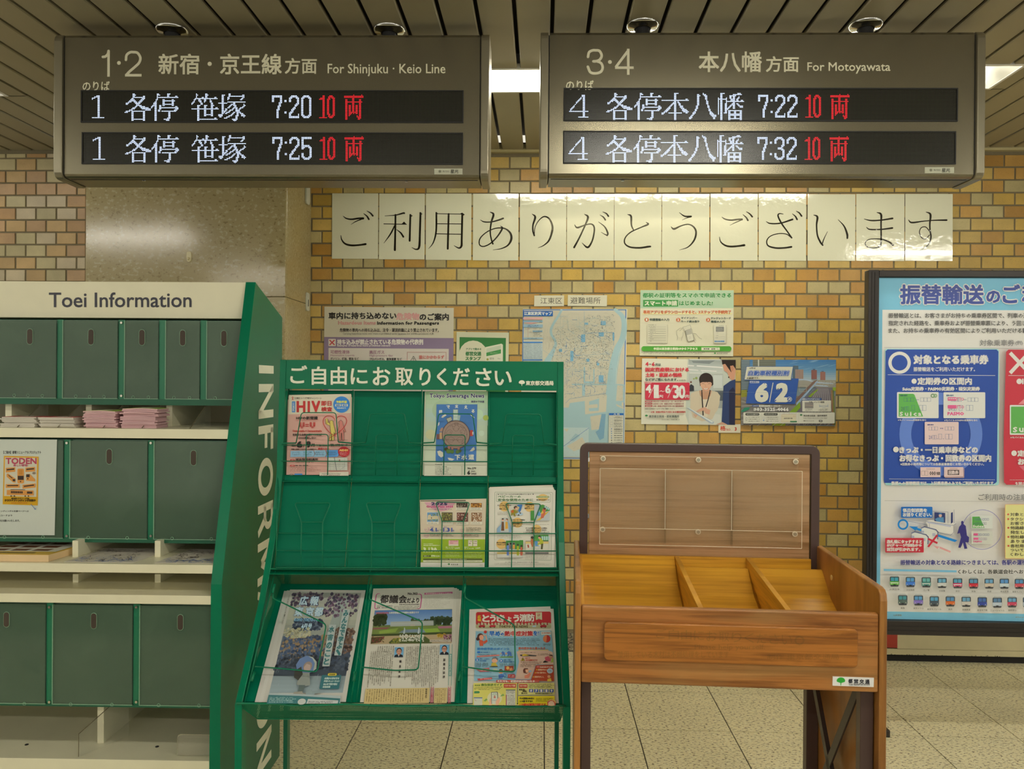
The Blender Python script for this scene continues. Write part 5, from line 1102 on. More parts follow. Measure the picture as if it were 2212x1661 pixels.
for (da, za, db, zb_) in ((.06, zf0 - .01, SD - .03, .16), (SD - .03, zf0 - .09, .06, .12)):
    L = math.hypot(db - da, zb_ - za); nd, nz = -(zb_ - za) / L * .014, (db - da) / L * .014; bx2 = aL1 + .006
    obj('cross_brace', MB().prism([(bx2, da + nd, za + nz), (bx2, db + nd, zb_ + nz), (bx2, db - nd, zb_ - nz), (bx2, da - nd, za - nz)], (.005, 0, 0)), MATS['brace_dark'], sr)

# ================================================================ poster board, cabinet behind it
YB = 3.33 * F / 1600
pb = Frame((at(2160, 900, YB).x, YB), .0)
br = root('poster_board', pb, 'large black-framed free-standing board showing a blue transfer-service poster', 'board')
BLK = mat('black_anodised_frame', A('#241f1a'), .35, .3, vary=.04)
bpx = lambda x, y, d=0: pb.L(x, y, d)
p_in0 = bpx(1893, 960).x; zT, zB = bpx(1960, 600).z, bpx(1960, 1338).z; cxp = 0.0; halfw = cxp - p_in0
p_in1 = cxp + halfw
m_ = MB(); t1, t2 = .022, .045
def bar(nm, a0, a1, z0, z1):
    o = obj(nm, B(a0, a1, -.018, .03, z0, z1), BLK, br, .003)
    return o
ao0 = bpx(1868, 960, .03).x; 
wv = p_in0 - bpx(1870, 960, 0).x
oT, oB = bpx(1960, 584).z, bpx(1960, 1370).z
bar('frame_bar', p_in0 - wv, p_in0, oB, oT); bar('frame_bar', p_in1, p_in1 + wv, oB, oT); bar('frame_bar', p_in0, p_in1, zT + .001, oT - .001); bar('frame_bar', p_in0, p_in1, oB + .001, zB - .001)
for i in range(2):
    g = .4 + .28 * i
    for (a0, a1, z0, z1) in ((p_in0 - wv * g - .0015, p_in0 - wv * g + .0015, oB + .01, oT - .01), (p_in0, p_in1, oB + (zB - oB) * (1 - g) - .0015, oB + (zB - oB) * (1 - g) + .0015)):
        obj('frame_ridge', B(a0, a1, -.021, -.017, z0, z1), BLK, br)
obj('backing', B(p_in0 - .002, p_in1 + .002, .001, .028, zB - .002, zT + .002), BLK, br)
for a_ in (p_in0 - wv + .002, p_in1 + .002):
    obj('post', B(a_, a_ + wv - .006, .0, .028, 0.02, oB), BLK, br); obj('foot', B(a_ - .005, a_ + wv, -.16, .2, 0, .03), BLK, br, .004)
YC = 4.15 * F / 1600 - .1
q0, q1 = at(1916, 1400, YC), at(2212, 1400, YC); cz0 = at(2060, 1413, YC).z
cr = root('steel_cabinet', Frame((q0.x, YC)), 'cream steel cabinet with a red edge strip, low behind the poster board', 'cabinet')
CRM = mat('cream_steel', A('#b3a77c'), .4); W_ = 1.25
obj('body', B(.001, W_, .003, WY - YC - .012, cz0 + .03, 1.5), CRM, cr, .003)
rw = at(1938.5, 1400, YC).x - q0.x
obj('red_strip', B(0, rw, 0, .003, cz0 + .028, 1.5), mat('red_paint', A('#8f2b1c'), .4), cr)
obj('door', B(rw, W_, 0, .003, cz0 + .024, 1.5), CRM, cr)
obj('bottom_rail', B(.0, W_, -.002, .02, cz0 - .008, cz0 + .0225), CRM, cr)
bs = MB(); rb = random.Random(2)
for i in range(260):
    a_ = rb.random() * W_; bs.add([(a_ - .003, -.001, cz0), (a_ + .003, -.001, cz0), (a_ + rb.uniform(-.004, .004), -.001 + rb.uniform(-.004, .004), cz0 - .008 - rb.random() * .02)], [[0, 1, 2]])
o = obj('brush_seal', bs, mat('black_bristle', (.015, .013, .01), .9), cr); o['kind'] = 'stuff'
obj('gap_shade', B(0, W_, .012, WY - YC - .012, 0, cz0 + .03), mat('gap_shade_black', (.012, .011, .01), .8), cr)  # near-black block painted as the shade in the gap under the cabinet

q = onr(*Z5(415, 1018), .034); obj('dark_plug', MB().cyl((q.x, q.y - .004, q.z), (q.x, q.y + .002, q.z), .0045, 12), MATS['plug_black'], rr)
# ================================================================ posters and labels on the brick wall
def thing_sheet(nm, fr, d, view, corners, col, label, cat, group=None, th=.0006):
    r = root(nm, fr, label, cat, group); I = Ink(fr, d, view=view); I.sheet(corners, col, th=th); I.part('print'); return r, I
PW = '#c6c0a2'
# --- hazardous items
V1 = (660, 560, 3.6867)
r, I = thing_sheet('poster', wall, -.004, V1, [(150, 377), (1181, 387), (1166, 1640), (140, 1630)], '#bcb49a', 'white and purple poster listing hazardous items, its lower half behind the green rack', 'poster')
I.part('heading'); K1 = '#26231f'
I.T('車内に持ち込めない', 185, 424, 722, 476, K1, b=4); I.T('危険物', 724, 428, 905, 482, '#c58f86', b=4); I.T('のご案内', 910, 432, 1140, 486, K1, b=4)
I.T('Hazardous Items', 262, 492, 558, 520, '#c08a80', b=3); I.T('Information for Passengers', 572, 496, 1062, 528, K1, b=3)
I.T('危険物の車内への持ち込みは、法令・運送約款により禁止されています。', 274, 549, 1062, 580, K1, b=.8); I.line([(272, 573), (1062, 582)], 1.2, '#b08a80')
I.T('Carrying hazardous items onto trains is prohibited under Japanese law and the provisions of JR.', 298, 585, 1024, 604, '#4a463e')
I.part('purple_panel'); I.poly([(149, 619), (1180, 628), (1166, 1600), (141, 1600)], '#7b6a7c'); I.rr(183, 634, 241, 692, 4, '#c2baa8'); I.line([(194, 645), (230, 681)], 9, '#a83c3c'); I.line([(230, 645), (194, 681)], 9, '#a83c3c')
I.T('持ち込みが禁止されている危険物の代表例', 254, 638, 936, 680, '#cfc8b8', b=3); I.T('Examples of hazardous items prohibited onboard', 254, 681, 674, 698, '#cfc8b8', b=1)
I.poly([(184, 706), (1141, 714), (1138, 1500), (180, 1500)], '#bdb4a4'); I.T('可燃性液体', 200, 724, 352, 753, '#8d6670', b=1.5); I.T('Flammable Liquids', 200, 759, 390, 775, '#9a7a80', b=1); I.T('ガソリン、灯油、軽油 など', 200, 782, 425, 803, K1, b=1)
I.T('高圧ガス', 510, 726, 628, 754, '#8d6670', b=1.5); I.T('High-pressure Gas', 510, 760, 695, 778, '#9a7a80', b=1); I.T('プロパンガス、液体窒素 など', 510, 785, 768, 805, K1, b=1)
I.frame(811, 740, 1120, 1000, 3, '#b07870'); I.line([(835, 812), (860, 772), (885, 812)], 3, K1); I.T('!', 857, 785, 863, 808, K1); I.T('量にかかわらず', 905, 766, 1105, 793, '#b5685e', b=2)
I.build(r)
# --- stamp rally
r, I = thing_sheet('poster', wall, -.004, V1, [(1203, 578), (1620, 584), (1612, 1150), (1196, 1145)], '#bdbb9a', 'small green and cream app stamp poster half hidden by the rack header', 'poster')
I.part('green_panel'); I.poly([(1227, 620), (1596, 627), (1590, 1100), (1222, 1095)], '#2f6a36'); I.circ(1335, 760, 113, '#c2bd9e'); I.rect(1225, 735, 1440, 1090, '#c2bd9e')
I.part('lettering'); I.T('アプリで集める', 1278, 706, 1400, 724, '#3f6a45', b=1); I.T('都営交通', 1275, 736, 1398, 768, '#2f6a3a', b=3); I.T('スタンプ', 1275, 776, 1396, 804, '#2f6a3a', b=3)
I.part('phone_picture'); I.poly([(1432, 700), (1560, 672), (1572, 680), (1572, 1000), (1432, 1000)], '#c6c3a8'); I.poly([(1440, 712), (1556, 684), (1556, 716), (1440, 742)], '#b2b79a'); I.poly([(1440, 744), (1556, 717), (1556, 750), (1440, 772)], '#3b7a3e'); I.T('スタンプラリー', 1470, 742, 1530, 752, '#c6c3a8'); I.circ(1450, 797, 9, '#8a8a3a'); I.T('都電荒川線', 1466, 782, 1500, 800, '#55584a'); I.T('15m', 1530, 786, 1550, 796, '#55584a')
I.build(r)
# --- district map
V2 = (1115, 630, 4.49)
r, I = thing_sheet('wall_map', wall, -.0045, V2, [(64, 168), (1078, 168), (1048, 1632), (40, 1622)], '#c2bfa8', 'large pale blue disaster-prevention district map on the brick wall', 'map')
I.part('map_sheet'); WAT = '#93adab'; LND = '#b7b199'; BL = '#2c5f9c'
def pg(c, *p): I.poly(p, c)
pg('#2f64a0', (66, 172), (1068, 172), (1040, 1622), (48, 1614)); pg('#bcb8a2', (74, 180), (1060, 180), (1032, 1614), (56, 1606)); pg('#8eaaab', (58, 1590), (1033, 1598), (1032, 1608), (57, 1602))
pg(LND, (258, 182), (1058, 182), (1036, 1606), (250, 1606)); pg(LND, (58, 680), (258, 680), (255, 1606), (56, 1606))
# water: western river, eastern river, the bay
I.brush([(440, 180, 22), (400, 250, 22), (345, 345, 24), (340, 410, 24), (378, 480, 24), (375, 540, 30), (300, 680, 60)], WAT); I.brush([(960, 175, 30), (1030, 240, 44), (1048, 340, 52), (1030, 460, 60), (985, 560, 74), (950, 700, 84), (930, 850, 90), (925, 980, 110), (940, 1080, 170)], WAT)
I.line([(1055, 470), (1000, 600), (975, 760), (965, 900)], 3, '#c2bfa8'); pg(WAT, (250, 1120), (510, 1125), (520, 1080), (665, 1060), (670, 1190), (870, 1165), (880, 960), (975, 970), (968, 1060), (1045, 1125), (1036, 1606), (250, 1600)); pg(LND, (968, 1088), (1045, 1125), (1045, 1140), (975, 1108))
pg(WAT, (880, 890), (1050, 900), (1048, 1080), (880, 1000)); pg(LND, (980, 905), (1035, 912), (1035, 1060), (968, 1060))
pg(LND, (668, 1070), (700, 1045), (880, 1000), (872, 1165), (668, 1186)); pg(WAT, (708, 1100), (708, 1065), (805, 1035), (800, 1155), (708, 1160), (705, 1130), (790, 1125), (790, 1090), (720, 1095)); pg(LND, (718, 1210), (865, 1186), (830, 1330), (800, 1335), (730, 1343)); pg('#6f94a4', (828, 1186), (868, 1186), (850, 1420), (810, 1440), (770, 1360), (800, 1340))
for (x0, y0, x1, y1) in ((655, 870, 760, 890), (655, 730, 668, 885), (748, 750, 760, 880), (540, 895, 880, 905), (640, 905, 668, 1010)): I.rect(x0, y0, x1, y1, WAT)
pg('#a9b9b2', (458, 1316), (704, 1320), (700, 1606), (452, 1600)); pg(LND, (490, 1500), (640, 1410), (690, 1500), (560, 1548)); pg(WAT, (520, 1440), (575, 1375), (620, 1395), (560, 1450)); pg(LND, (458, 1330), (510, 1330), (490, 1360)); I.line([(458, 1500), (704, 1322)], 3, BL)
for (x, y, w_, h_) in ((662, 300, 35, 22), (630, 415, 40, 75), (525, 575, 30, 100), (800, 395, 50, 40), (415, 555, 30, 30), (820, 285, 50, 40), (935, 395, 16, 80), (780, 690, 26, 26), (800, 810, 46, 70), (680, 650, 30, 30)): I.rr(x, y, x + w_, y + h_, 6, '#6f9db0')
I.part('map_lines')
def rl(n, x0, y0, x1, y1, c, w_, L=60, grid=True):
    v, f = [], []
    for _ in range(n):
        x, y = I.rnd.uniform(x0, x1), I.rnd.uniform(y0, y1); a = I.rnd.choice((0, 90, 0, 90, 35, -40)) + I.rnd.uniform(-6, 6); l = I.rnd.uniform(.3, 1) * L
        dx, dy = math.cos(math.radians(a)) * l, math.sin(math.radians(a)) * l; x2, y2 = min(max(x + dx, x0), x1), min(max(y + dy, y0), y1); M_ = math.hypot(x2 - x, y2 - y) or 1; nx, ny = -(y2 - y) / M_ * w_ / 2, (x2 - x) / M_ * w_ / 2
        o = len(v); v += [(x + nx, y + ny), (x2 + nx, y2 + ny), (x2 - nx, y2 - ny), (x - nx, y - ny)]; f.append([o, o + 1, o + 2, o + 3])
    I.add(v, f, c)
rl(260, 340, 230, 930, 900, '#8fa6a4', 1.3, 110); rl(150, 262, 185, 960, 560, '#a8a490', 1.1, 130); rl(420, 345, 350, 940, 760, '#6e716a', 2.0, 16); rl(300, 380, 480, 900, 740, '#56584f', 2.2, 12); rl(150, 460, 760, 880, 1030, '#7d8580', 2, 22); rl(120, 660, 220, 960, 450, '#5f6a68', 2, 20)
rl(40, 480, 760, 860, 1010, '#4f7fa0', 2.4, 60); rl(26, 380, 260, 930, 700, '#4f7fa0', 2.6, 70); rl(60, 980, 600, 1050, 1050, '#a09c86', 1, 40); rl(40, 262, 190, 430, 650, '#9a9484', 1, 60); rl(26, 700, 1190, 860, 1400, '#9a9a8c', 1, 30); rl(20, 460, 1330, 690, 1590, '#8d948c', 1.2, 30)
I.line([(660, 190), (660, 390), (620, 480), (640, 560), (560, 700), (500, 760), (470, 900)], 1.6, '#5f8fa8'); I.line([(430, 190), (430, 640)], 1.2, '#8aa0a0'); I.line([(250, 560), (340, 620), (560, 620), (900, 600)], 1.4, '#5f8fa8'); I.line([(665, 405), (860, 395), (950, 400), (945, 520)], 2.4, '#4f86a8'); I.line([(480, 1080), (520, 1040), (870, 985)], 2.2, '#4f86a8')
I.part('title_block'); I.rect(68, 188, 356, 238, '#1f5796'); I.T('江東区防災マップ', 78, 196, 346, 228, '#c8cbbd', b=3)
I.part('legend')
I.rect(70, 250, 258, 272, '#c79a90'); I.rect(70, 280, 258, 296, '#7c9aa6'); pg('#c79a90', (72, 298), (215, 298), (145, 316)); I.rect(70, 318, 258, 348, '#8ba6ae'); I.micro(110, 322, 230, 346, 2, '#3d5a7c', cell=6); I.rect(160, 376, 255, 392, '#7c9aa6'); I.micro(166, 379, 250, 389, 1, '#30302c', cell=6)
for a_ in ((85, 358, 140, 366), (165, 358, 215, 366), (165, 398, 240, 422), (165, 424, 215, 434)): I.micro(*a_, max(1, int((a_[3] - a_[1]) / 8)), '#6a6a60', cell=5)
I.rect(70, 446, 258, 460, '#8ba6ae'); I.micro(110, 449, 210, 458, 1, '#3d4a5c', cell=6); I.line([(115, 350), (115, 440)], 2, '#a86a60')
for x_, y_ in ((225, 290), (225, 355), (130, 388), (228, 422)): I.line([(x_, y_ + 14), (x_ + 4, y_), (x_ + 10, y_ + 8), (x_ + 16, y_ + 2), (x_ + 22, y_ + 12)], 1.5, '#5a5a52')
I.rect(68, 486, 256, 498, '#3d74aa'); I.rect(68, 500, 256, 655, '#aab4ac'); 
for i in range(12): I.line([(68, 506 + i * 13), (256, 506 + i * 13)], .8, '#7d9098')
I.micro(72, 500, 160, 650, 12, '#5b6b78', cell=7, fill=.3); I.micro(168, 500, 250, 650, 12, '#5b6b78', cell=7, fill=.3); I.rect(64, 658, 254, 668, '#3d74aa')
I.poly([(899, 1180), (1040, 1182), (1034, 1590), (893, 1588)], '#bdb9a2'); I.rect(900, 1178, 1040, 1198, '#1f5796'); I.T('凡 例', 945, 1181, 1000, 1195, '#c0c4b8', b=1.5)
for i, (yy, cc) in enumerate(((1208, '#4f86a8'), (1238, '#c2bfa8'), (1268, '#c0a0a0'), (1295, '#b0b4a8'), (1322, '#3f6f9c'), (1345, '#3f6f9c'), (1366, '#5a86a0'), (1388, '#6a90a8'), (1410, '#3f6f9c'), (1432, '#444'+'440'), (1454, '#666660'))):
    if i < 4: I.frame(908, yy, 940, yy + 18, 1.4, '#7f8a8a')
    else: I.circ(924, yy + 8, 5, cc)
    I.micro(948, yy, 1030, yy + (22 if i < 5 else 12), 3 if i < 4 else 1, '#4a4a44', cell=4.5)
I.build(r)
# --- the two laminated captions above the map
for (c, tx, b_, lb) in (([(176, 38), (465, 36), (463, 140), (174, 142)], '江東区', (235, 58, 446, 118), 'small laminated caption strip reading the ward name, first of two above the map'), ([(502, 32), (882, 34), (880, 142), (500, 138)], '避難場所', (526, 54, 818, 118), 'small laminated caption strip reading evacuation sites, second of two above the map')):
    r, I = thing_sheet('caption_strip', wall, -.0035, V2, c, '#c8c2a4', lb, 'sign', 'laminated captions above the map'); I.part('lettering'); I.T(tx, *b_, '#4a4638'); I.build(r, GLOSSY)
# --- tax app poster
V4 = (1370, 620, 9.617)
r, I = thing_sheet('poster', wall, -.0045, V4, [(128, 64), (2068, 66), (2055, 1440), (112, 1425)], '#cbc5a6', 'poster with pale green heading about tax certificates by smartphone', 'poster')
I.part('green_heading'); I.poly([(130, 68), (2066, 70), (2066, 438), (126, 440)], '#a4b896'); G = '#3e8248'; H = '#c9cdb0'
I.T('都税の証明等をスマホで申請できる', 176, 122, 2015, 220, G, b=10, halo=H, hw=12); I.rect(184, 268, 912, 408, '#3e8440'); I.T('スマート申請', 218, 288, 885, 385, '#d2cfb4', b=9); I.T('はじめました!', 936, 292, 1630, 380, G, b=10, halo=H, hw=12)
I.part('steps'); I.rect(170, 535, 2030, 572, '#d3cb96'); I.T('専用アプリをダウンロードすると、3ステップで手続完了', 190, 486, 2008, 556, '#b8623c', b=6)
for n_, cx, cy in (('1', 256, 679), ('2', 912, 681), ('3', 1533, 683)): I.circ(cx, cy, 43, '#b8623c', ry=41); I.T(n_, cx - 14, cy - 24, cx + 14, cy + 22, '#d8d2b8', b=6)
D = '#33453f'
I.T('申請情報の入力', 322, 652, 726, 704, D, b=3); I.T('マイナンバー', 972, 622, 1304, 664, D, b=3); I.T('カード読み取り', 972, 692, 1350, 738, D, b=3); I.T('クレジットカード', 1590, 626, 2002, 670, D, b=3); I.T('情報の入力', 1590, 696, 1878, 742, D, b=3)
I.part('form_picture'); I.rr(278, 776, 690, 1172, 10, '#a39d84'); I.rr(272, 770, 684, 1166, 10, '#c6c1a4'); I.micro(292, 778, 470, 798, 1, '#3c3c34', cell=18); I.micro(292, 812, 440, 828, 1, '#6c6c5c', cell=14)
for k in range(7):
    yy = 832 + k * 46; I.line([(290, yy), (656, yy)], 3, '#8a8672'); I.line([(290, yy + 38), (656, yy + 38)], 3, '#8a8672'); I.micro(326, yy + 10, 326 + (120, 110, 110, 64, 40, 74, 30)[k], yy + 24, 1, '#5a5a4e', cell=12, full=1)
I.part('hand_picture'); LN = '#5b584c'
I.poly([(1005, 835), (1160, 790), (1186, 868), (1030, 920)], '#c4bfa4'); I.line([(1005, 835), (1160, 790), (1200, 960), (1215, 1060), (1240, 1110), (1120, 1140), (1080, 1090), (1048, 920), (1005, 835)], 4, LN); I.poly([(1058, 912), (1170, 866), (1192, 880), (1238, 1100), (1125, 1136), (1098, 1100)], '#c9c4aa'); I.poly([(1058, 915), (1180, 872), (1200, 970), (1085, 1000)], '#a3a08c'); I.line([(1058, 912), (1175, 866), (1190, 880), (1236, 1092), (1225, 1110), (1125, 1138), (1110, 1120), (1058, 912)], 5, '#4b4a44'); I.ring(1150, 1050, 18, 21, '#8a8672')
I.line([(1005, 852), (950, 855), (875, 910), (880, 980), (900, 1040), (888, 1105)], 4, LN); I.line([(1010, 940), (1010, 1000), (985, 1060), (978, 1112)], 4, LN); I.line([(940, 915), (1000, 860)], 4, LN); I.line([(1205, 965), (1270, 968), (1310, 1010), (1350, 1060), (1400, 1084)], 4, LN); I.line([(1235, 1100), (1265, 1160)], 4, LN); I.line([(1225, 990), (1250, 1060), (1275, 1120)], 4, LN)
I.part('card_picture'); I.rr(1656, 790, 1906, 1172, 6, '#a39d84'); I.rr(1650, 784, 1898, 1164, 6, '#c8c3a8'); I.micro(1750, 794, 1875, 810, 1, '#4a4a40', cell=14); I.rr(1690, 826, 1858, 930, 8, '#77766c'); I.micro(1700, 850, 1840, 910, 3, '#9c9a8c', cell=14)
for yy in (955, 1008, 1060): I.micro(1675, yy - 8, 1740, yy + 4, 1, '#6a6a5e', cell=10); I.line([(1675, yy + 26), (1870, yy + 26)], 2, '#9c9884')
I.rect(1664, 1115, 1868, 1144, '#3f6f9a'); I.micro(1680, 1120, 1850, 1138, 1, '#b8c0b4', cell=14, full=1)
I.part('green_band'); I.rr(148, 1230, 2014, 1335, 50, '#448a2c', k=8); I.T('申請は東京都主税局HPからアクセス', 404, 1256, 1308, 1308, '#cfd2ae', b=6); I.rect(1390, 1256, 1770, 1316, '#ccc9ac'); I.T('東京都', 1436, 1270, 1556, 1302, '#44463c', b=2); I.T('証明', 1596, 1272, 1676, 1304, '#44463c', b=2); I.ring(1718, 1282, 14, 18, '#5a584c'); I.line([(1730, 1294), (1748, 1312)], 5, '#5a584c')
I.part('small_print'); I.micro(146, 1345, 1455, 1397, 2, '#6c6a58', cell=17, fill=.45, full=.95); I.ginkgo(1670, 1376, 22, '#37743a'); I.T('東京都主税局', 1708, 1366, 1932, 1394, '#77755f', b=1); I.line([(132, 746), (1080, 752)], 3, '#b3ad92'); I.line([(1080, 752), (2060, 752)], 2, '#bdb79b')
I.build(r)
# --- property tax poster with the office photograph
V5 = (1375, 770, 9.413)
r, I = thing_sheet('poster', wall, -.0045, V5, [(113, 40), (2016, 66), (1998, 1394), (93, 1374)], '#cdc9b0', 'white and red property tax poster with a photo of a smiling clerk', 'poster')
I.part('office_photo'); 
Q = lambda a, b: (a, b)
I.poly([(1040, 52), (2016, 66), (1998, 1394), (1060, 1382), (1000, 1200), (1010, 700)], '#b4b8a6'); I.grad(1060, 56, 1740, 340, [(0, '#8f958c'), (.5, '#a5aaa0'), (1, '#b8bcae')], n=8)
for (x0, y0, x1, y1, w_) in ((1230, 190, 1740, 225, 26), (1310, 285, 1620, 300, 18), (1050, 182, 1160, 190, 24), (1060, 265, 1250, 280, 18), (1090, 335, 1320, 345, 12), (1080, 58, 1700, 66, 14)): I.line([(x0, y0), (x1, y1)], w_, '#d2d4c8')
I.poly([(1120, 90), (1600, 80), (1480, 150), (1150, 130)], '#757b76'); I.poly([(1060, 350), (1760, 350), (1760, 720), (1060, 720)], '#a9ada0'); I.rect(1560, 380, 1745, 640, '#bcc0b4'); I.rect(1330, 300, 1360, 420, '#c2c4b8'); I.circ(1215, 440, 26, '#7c8c4c'); I.circ(1165, 455, 18, '#8a9458'); I.rect(1060, 690, 1990, 720, '#8f948a'); I.rect(1600, 700, 1770, 1000, '#4c5254'); I.rect(1560, 900, 1760, 1050, '#8f938a')
I.circ(1106, 520, 20, '#6b4a3a'); I.poly([(1070, 600), (1110, 560), (1165, 600), (1170, 700), (1070, 710)], '#2e3338')
I.poly([(1060, 1100), (1700, 1180), (1740, 1394), (1060, 1382)], '#bfbfae')
SK, SK2, HR = '#c59a7c', '#b08668', '#2c211d'
I.poly([(1100, 760), (1180, 710), (1290, 690), (1500, 690), (1640, 720), (1700, 800), (1680, 980), (1650, 1080), (1600, 1150), (1540, 1270), (1330, 1320), (1140, 1240), (1090, 1040)], '#bdb094'); I.poly([(1340, 860), (1450, 860), (1440, 1230), (1360, 1230)], '#c6baa0')
I.poly([(1272, 690), (1530, 690), (1500, 800), (1440, 870), (1350, 870), (1290, 790)], SK2); I.poly([(1340, 640), (1480, 640), (1500, 730), (1420, 790), (1330, 730)], SK2)
I.circ(1412, 470, 142, HR, ry=138); I.poly([(1275, 470), (1555, 470), (1560, 570), (1530, 600), (1290, 600)], HR); I.poly([(1292, 520), (1530, 520), (1524, 600), (1480, 680), (1410, 705), (1345, 670), (1300, 600)], SK); I.poly([(1290, 540), (1320, 420), (1410, 380), (1500, 420), (1535, 545), (1500, 520), (1470, 440), (1440, 540), (1420, 440), (1390, 535), (1370, 450), (1340, 520)], HR)
I.line([(1322, 556), (1350, 548), (1378, 560)], 6, '#4a2f26'); I.line([(1450, 560), (1480, 548), (1508, 556)], 6, '#4a2f26'); I.poly([(1345, 645), (1410, 655), (1462, 642), (1440, 672), (1405, 680), (1368, 668)], '#c8c0b0'); I.line([(1340, 640), (1375, 672), (1410, 680), (1445, 668), (1468, 638)], 7, '#9c4038'); I.line([(1400, 560), (1396, 610), (1418, 612)], 5, '#a8785c')
I.brush([(1325, 690, 20), (1335, 880, 22), (1345, 1040, 24), (1352, 1190, 24)], '#1e1b1c'); I.brush([(1495, 690, 20), (1460, 850, 20), (1410, 1020, 20)], '#1e1b1c')
I.poly([(1210, 1110), (1320, 1045), (1400, 1030), (1430, 1060), (1500, 1090), (1480, 1180), (1400, 1160), (1360, 1100), (1240, 1135)], '#c0957a'); I.poly([(1150, 1170), (1240, 1190), (1200, 1245)], '#c0957a')
I.poly([(1030, 1050), (1060, 1040), (1575, 1330), (1560, 1365), (1500, 1360)], '#9aa6ac'); I.poly([(1040, 1040), (1070, 1046), (1560, 1330), (1530, 1345)], '#c9ccc0')
I.poly([(1725, 70), (2014, 70), (2012, 300), (1990, 470), (1940, 490), (1880, 430), (1845, 330), (1780, 290)], '#b8876a'); I.poly([(1730, 66), (2014, 68), (2014, 260), (1960, 180), (1900, 200), (1930, 330), (1850, 220), (1800, 150), (1740, 165)], '#241c18'); I.poly([(1900, 190), (1960, 185), (1975, 250), (1950, 310), (1910, 280)], '#b07a5c'); I.circ(1872, 422, 14, '#33261f')
I.poly([(1765, 600), (1900, 500), (2008, 462), (2000, 1392), (1725, 1385), (1745, 1000)], '#2b3a5c'); I.poly([(1880, 700), (1960, 620), (2004, 700), (2000, 1390), (1880, 1388)], '#23253c'); I.poly([(1610, 1380), (1740, 1330), (1840, 1380), (1830, 1390)], '#b58a70')
I.part('heading'); RD_ = '#b8323c'
I.T('4', 184, 116, 238, 190, RD_, b=8); I.T('~', 254, 148, 296, 160, D, b=3); I.T('6', 310, 118, 366, 192, RD_, b=8); I.T('月は', 378, 140, 490, 192, D, b=3)
I.T('固定資産税における', 182, 226, 1060, 306, RD_, b=9); I.T('土地・家屋の価格', 182, 334, 918, 416, RD_, b=9); I.T('などがご覧になれます。', 180, 442, 838, 497, D, b=4); I.T('(23区内)', 858, 466, 1000, 500, '#6c6c60', b=1)
I.part('red_panel'); I.rr(172, 530, 1076, 880, 22, '#b42f40'); I.rr(150, 510, 300, 550, 10, '#ccc6b2'); I.frame(152, 512, 298, 548, 3, RD_); I.T('縦覧期間', 165, 520, 284, 541, RD_, b=1)
WH = '#d8d3c2'
I.T('4', 192, 578, 290, 732, WH, b=16); I.line([(245, 830), (370, 575)], 9, WH); I.T('1', 358, 588, 438, 836, WH, b=22); I.T('[火]', 452, 776, 534, 838, WH, b=4); I.brush([(470, 712, 8), (500, 696, 10), (530, 715, 10), (562, 700, 8)], WH); I.T('6', 588, 582, 680, 742, WH, b=16); I.line([(632, 836), (750, 580)], 9, WH); I.T('3', 748, 592, 852, 842, WH, b=20); I.T('0', 862, 594, 978, 846, WH, b=20); I.T('[月]', 984, 780, 1062, 844, WH, b=4)
I.part('details')
for yy, a_, b_ in ((912, '縦覧時間', '8時30分~17時00分(土・日・休日を除く)'), (958, '縦覧できる方', '23区内に土地・家屋を所有する納税者の方'), (1004, '縦覧場所', '土地・家屋が所在する区にある都税事務所')): I.rect(170, yy - 14, 316, yy + 16, '#9a3038'); I.T(a_, 188, yy - 8, 300, yy + 10, '#cfb0a4', b=1); I.T(b_, 330, yy - 12, 955, yy + 20, '#8f4a48', b=1.5)
I.T('詳細は主税局ホームページをご確認ください。', 166, 1048, 775, 1078, '#5a584c', b=1); I.line([(160, 1090), (990, 1096)], 2, '#a09c88'); I.T('土地・家屋が所在する区にある都税事務所', 282, 1108, 990, 1146, '#a4423f', b=3); I.T('お問合せ先', 168, 1112, 270, 1138, '#a09080')
I.ginkgo(196, 1202, 28, '#2f7440'); I.T('東京都主税局・都税事務所', 250, 1192, 862, 1242, '#5f6358', b=3); I.frame(505, 1264, 865, 1296, 2, '#8a8674'); I.micro(515, 1270, 855, 1290, 1, '#6a685a', cell=22, full=1)
I.line([(104, 702), (2008, 726)], 2, '#aaa592'); I.build(r)
# --- car tax poster
V6 = (1590, 770, 9.617)
r, I = thing_sheet('poster', wall, -.0045, V6, [(106, 64), (2078, 80), (2056, 1448), (100, 1420)], '#7b8a8c', 'blue car tax poster with a city skyline and an elevated railway', 'poster')
I.part('city_photo'); I.P.pop('print', None)
I.grad(280, 68, 2076, 520, [(0, '#3a6a96'), (.5, '#5f88a4'), (1, '#a3b2ae')], n=10); 
for k in range(14): x_ = I.rnd.uniform(830, 1900); y_ = I.rnd.uniform(90, 330); I.brush([(x_, y_, 2), (x_ + 80, y_ - 12, 10), (x_ + 190, y_ - 36, 3)], '#7fa0b0', n=3)
I.rect(104, 68, 285, 740, '#46545a'); 
for k in range(20): I.rect(108, 84 + k * 32, 280, 96 + k * 32, '#8a9796')
I.rect(345, 66, 820, 220, '#7c7f70')
for k in range(7): I.rect(350, 78 + k * 20, 816, 87 + k * 20, '#3f4338')
I.rect(452, 66, 475, 210, '#c0c0b0'); I.rect(1180, 190, 1290, 460, '#4f5f68'); I.rect(1225, 270, 1395, 470, '#9a8474'); I.rect(1560, 280, 1674, 470, '#8c5a50'); I.rect(1745, 320, 1850, 520, '#96685a'); I.rect(1590, 255, 1640, 285, '#4f5f70'); I.rect(1770, 300, 1820, 322, '#4f5f70')
for bx0, bx1, by0, by1 in ((1230, 1390, 280, 465), (1565, 1670, 290, 465), (1750, 1845, 330, 515)):
    for k in range(5): I.rect(bx0 + (bx1 - bx0) * (k + .35) / 5, by0, bx0 + (bx1 - bx0) * (k + .6) / 5, by1, '#6b5650')
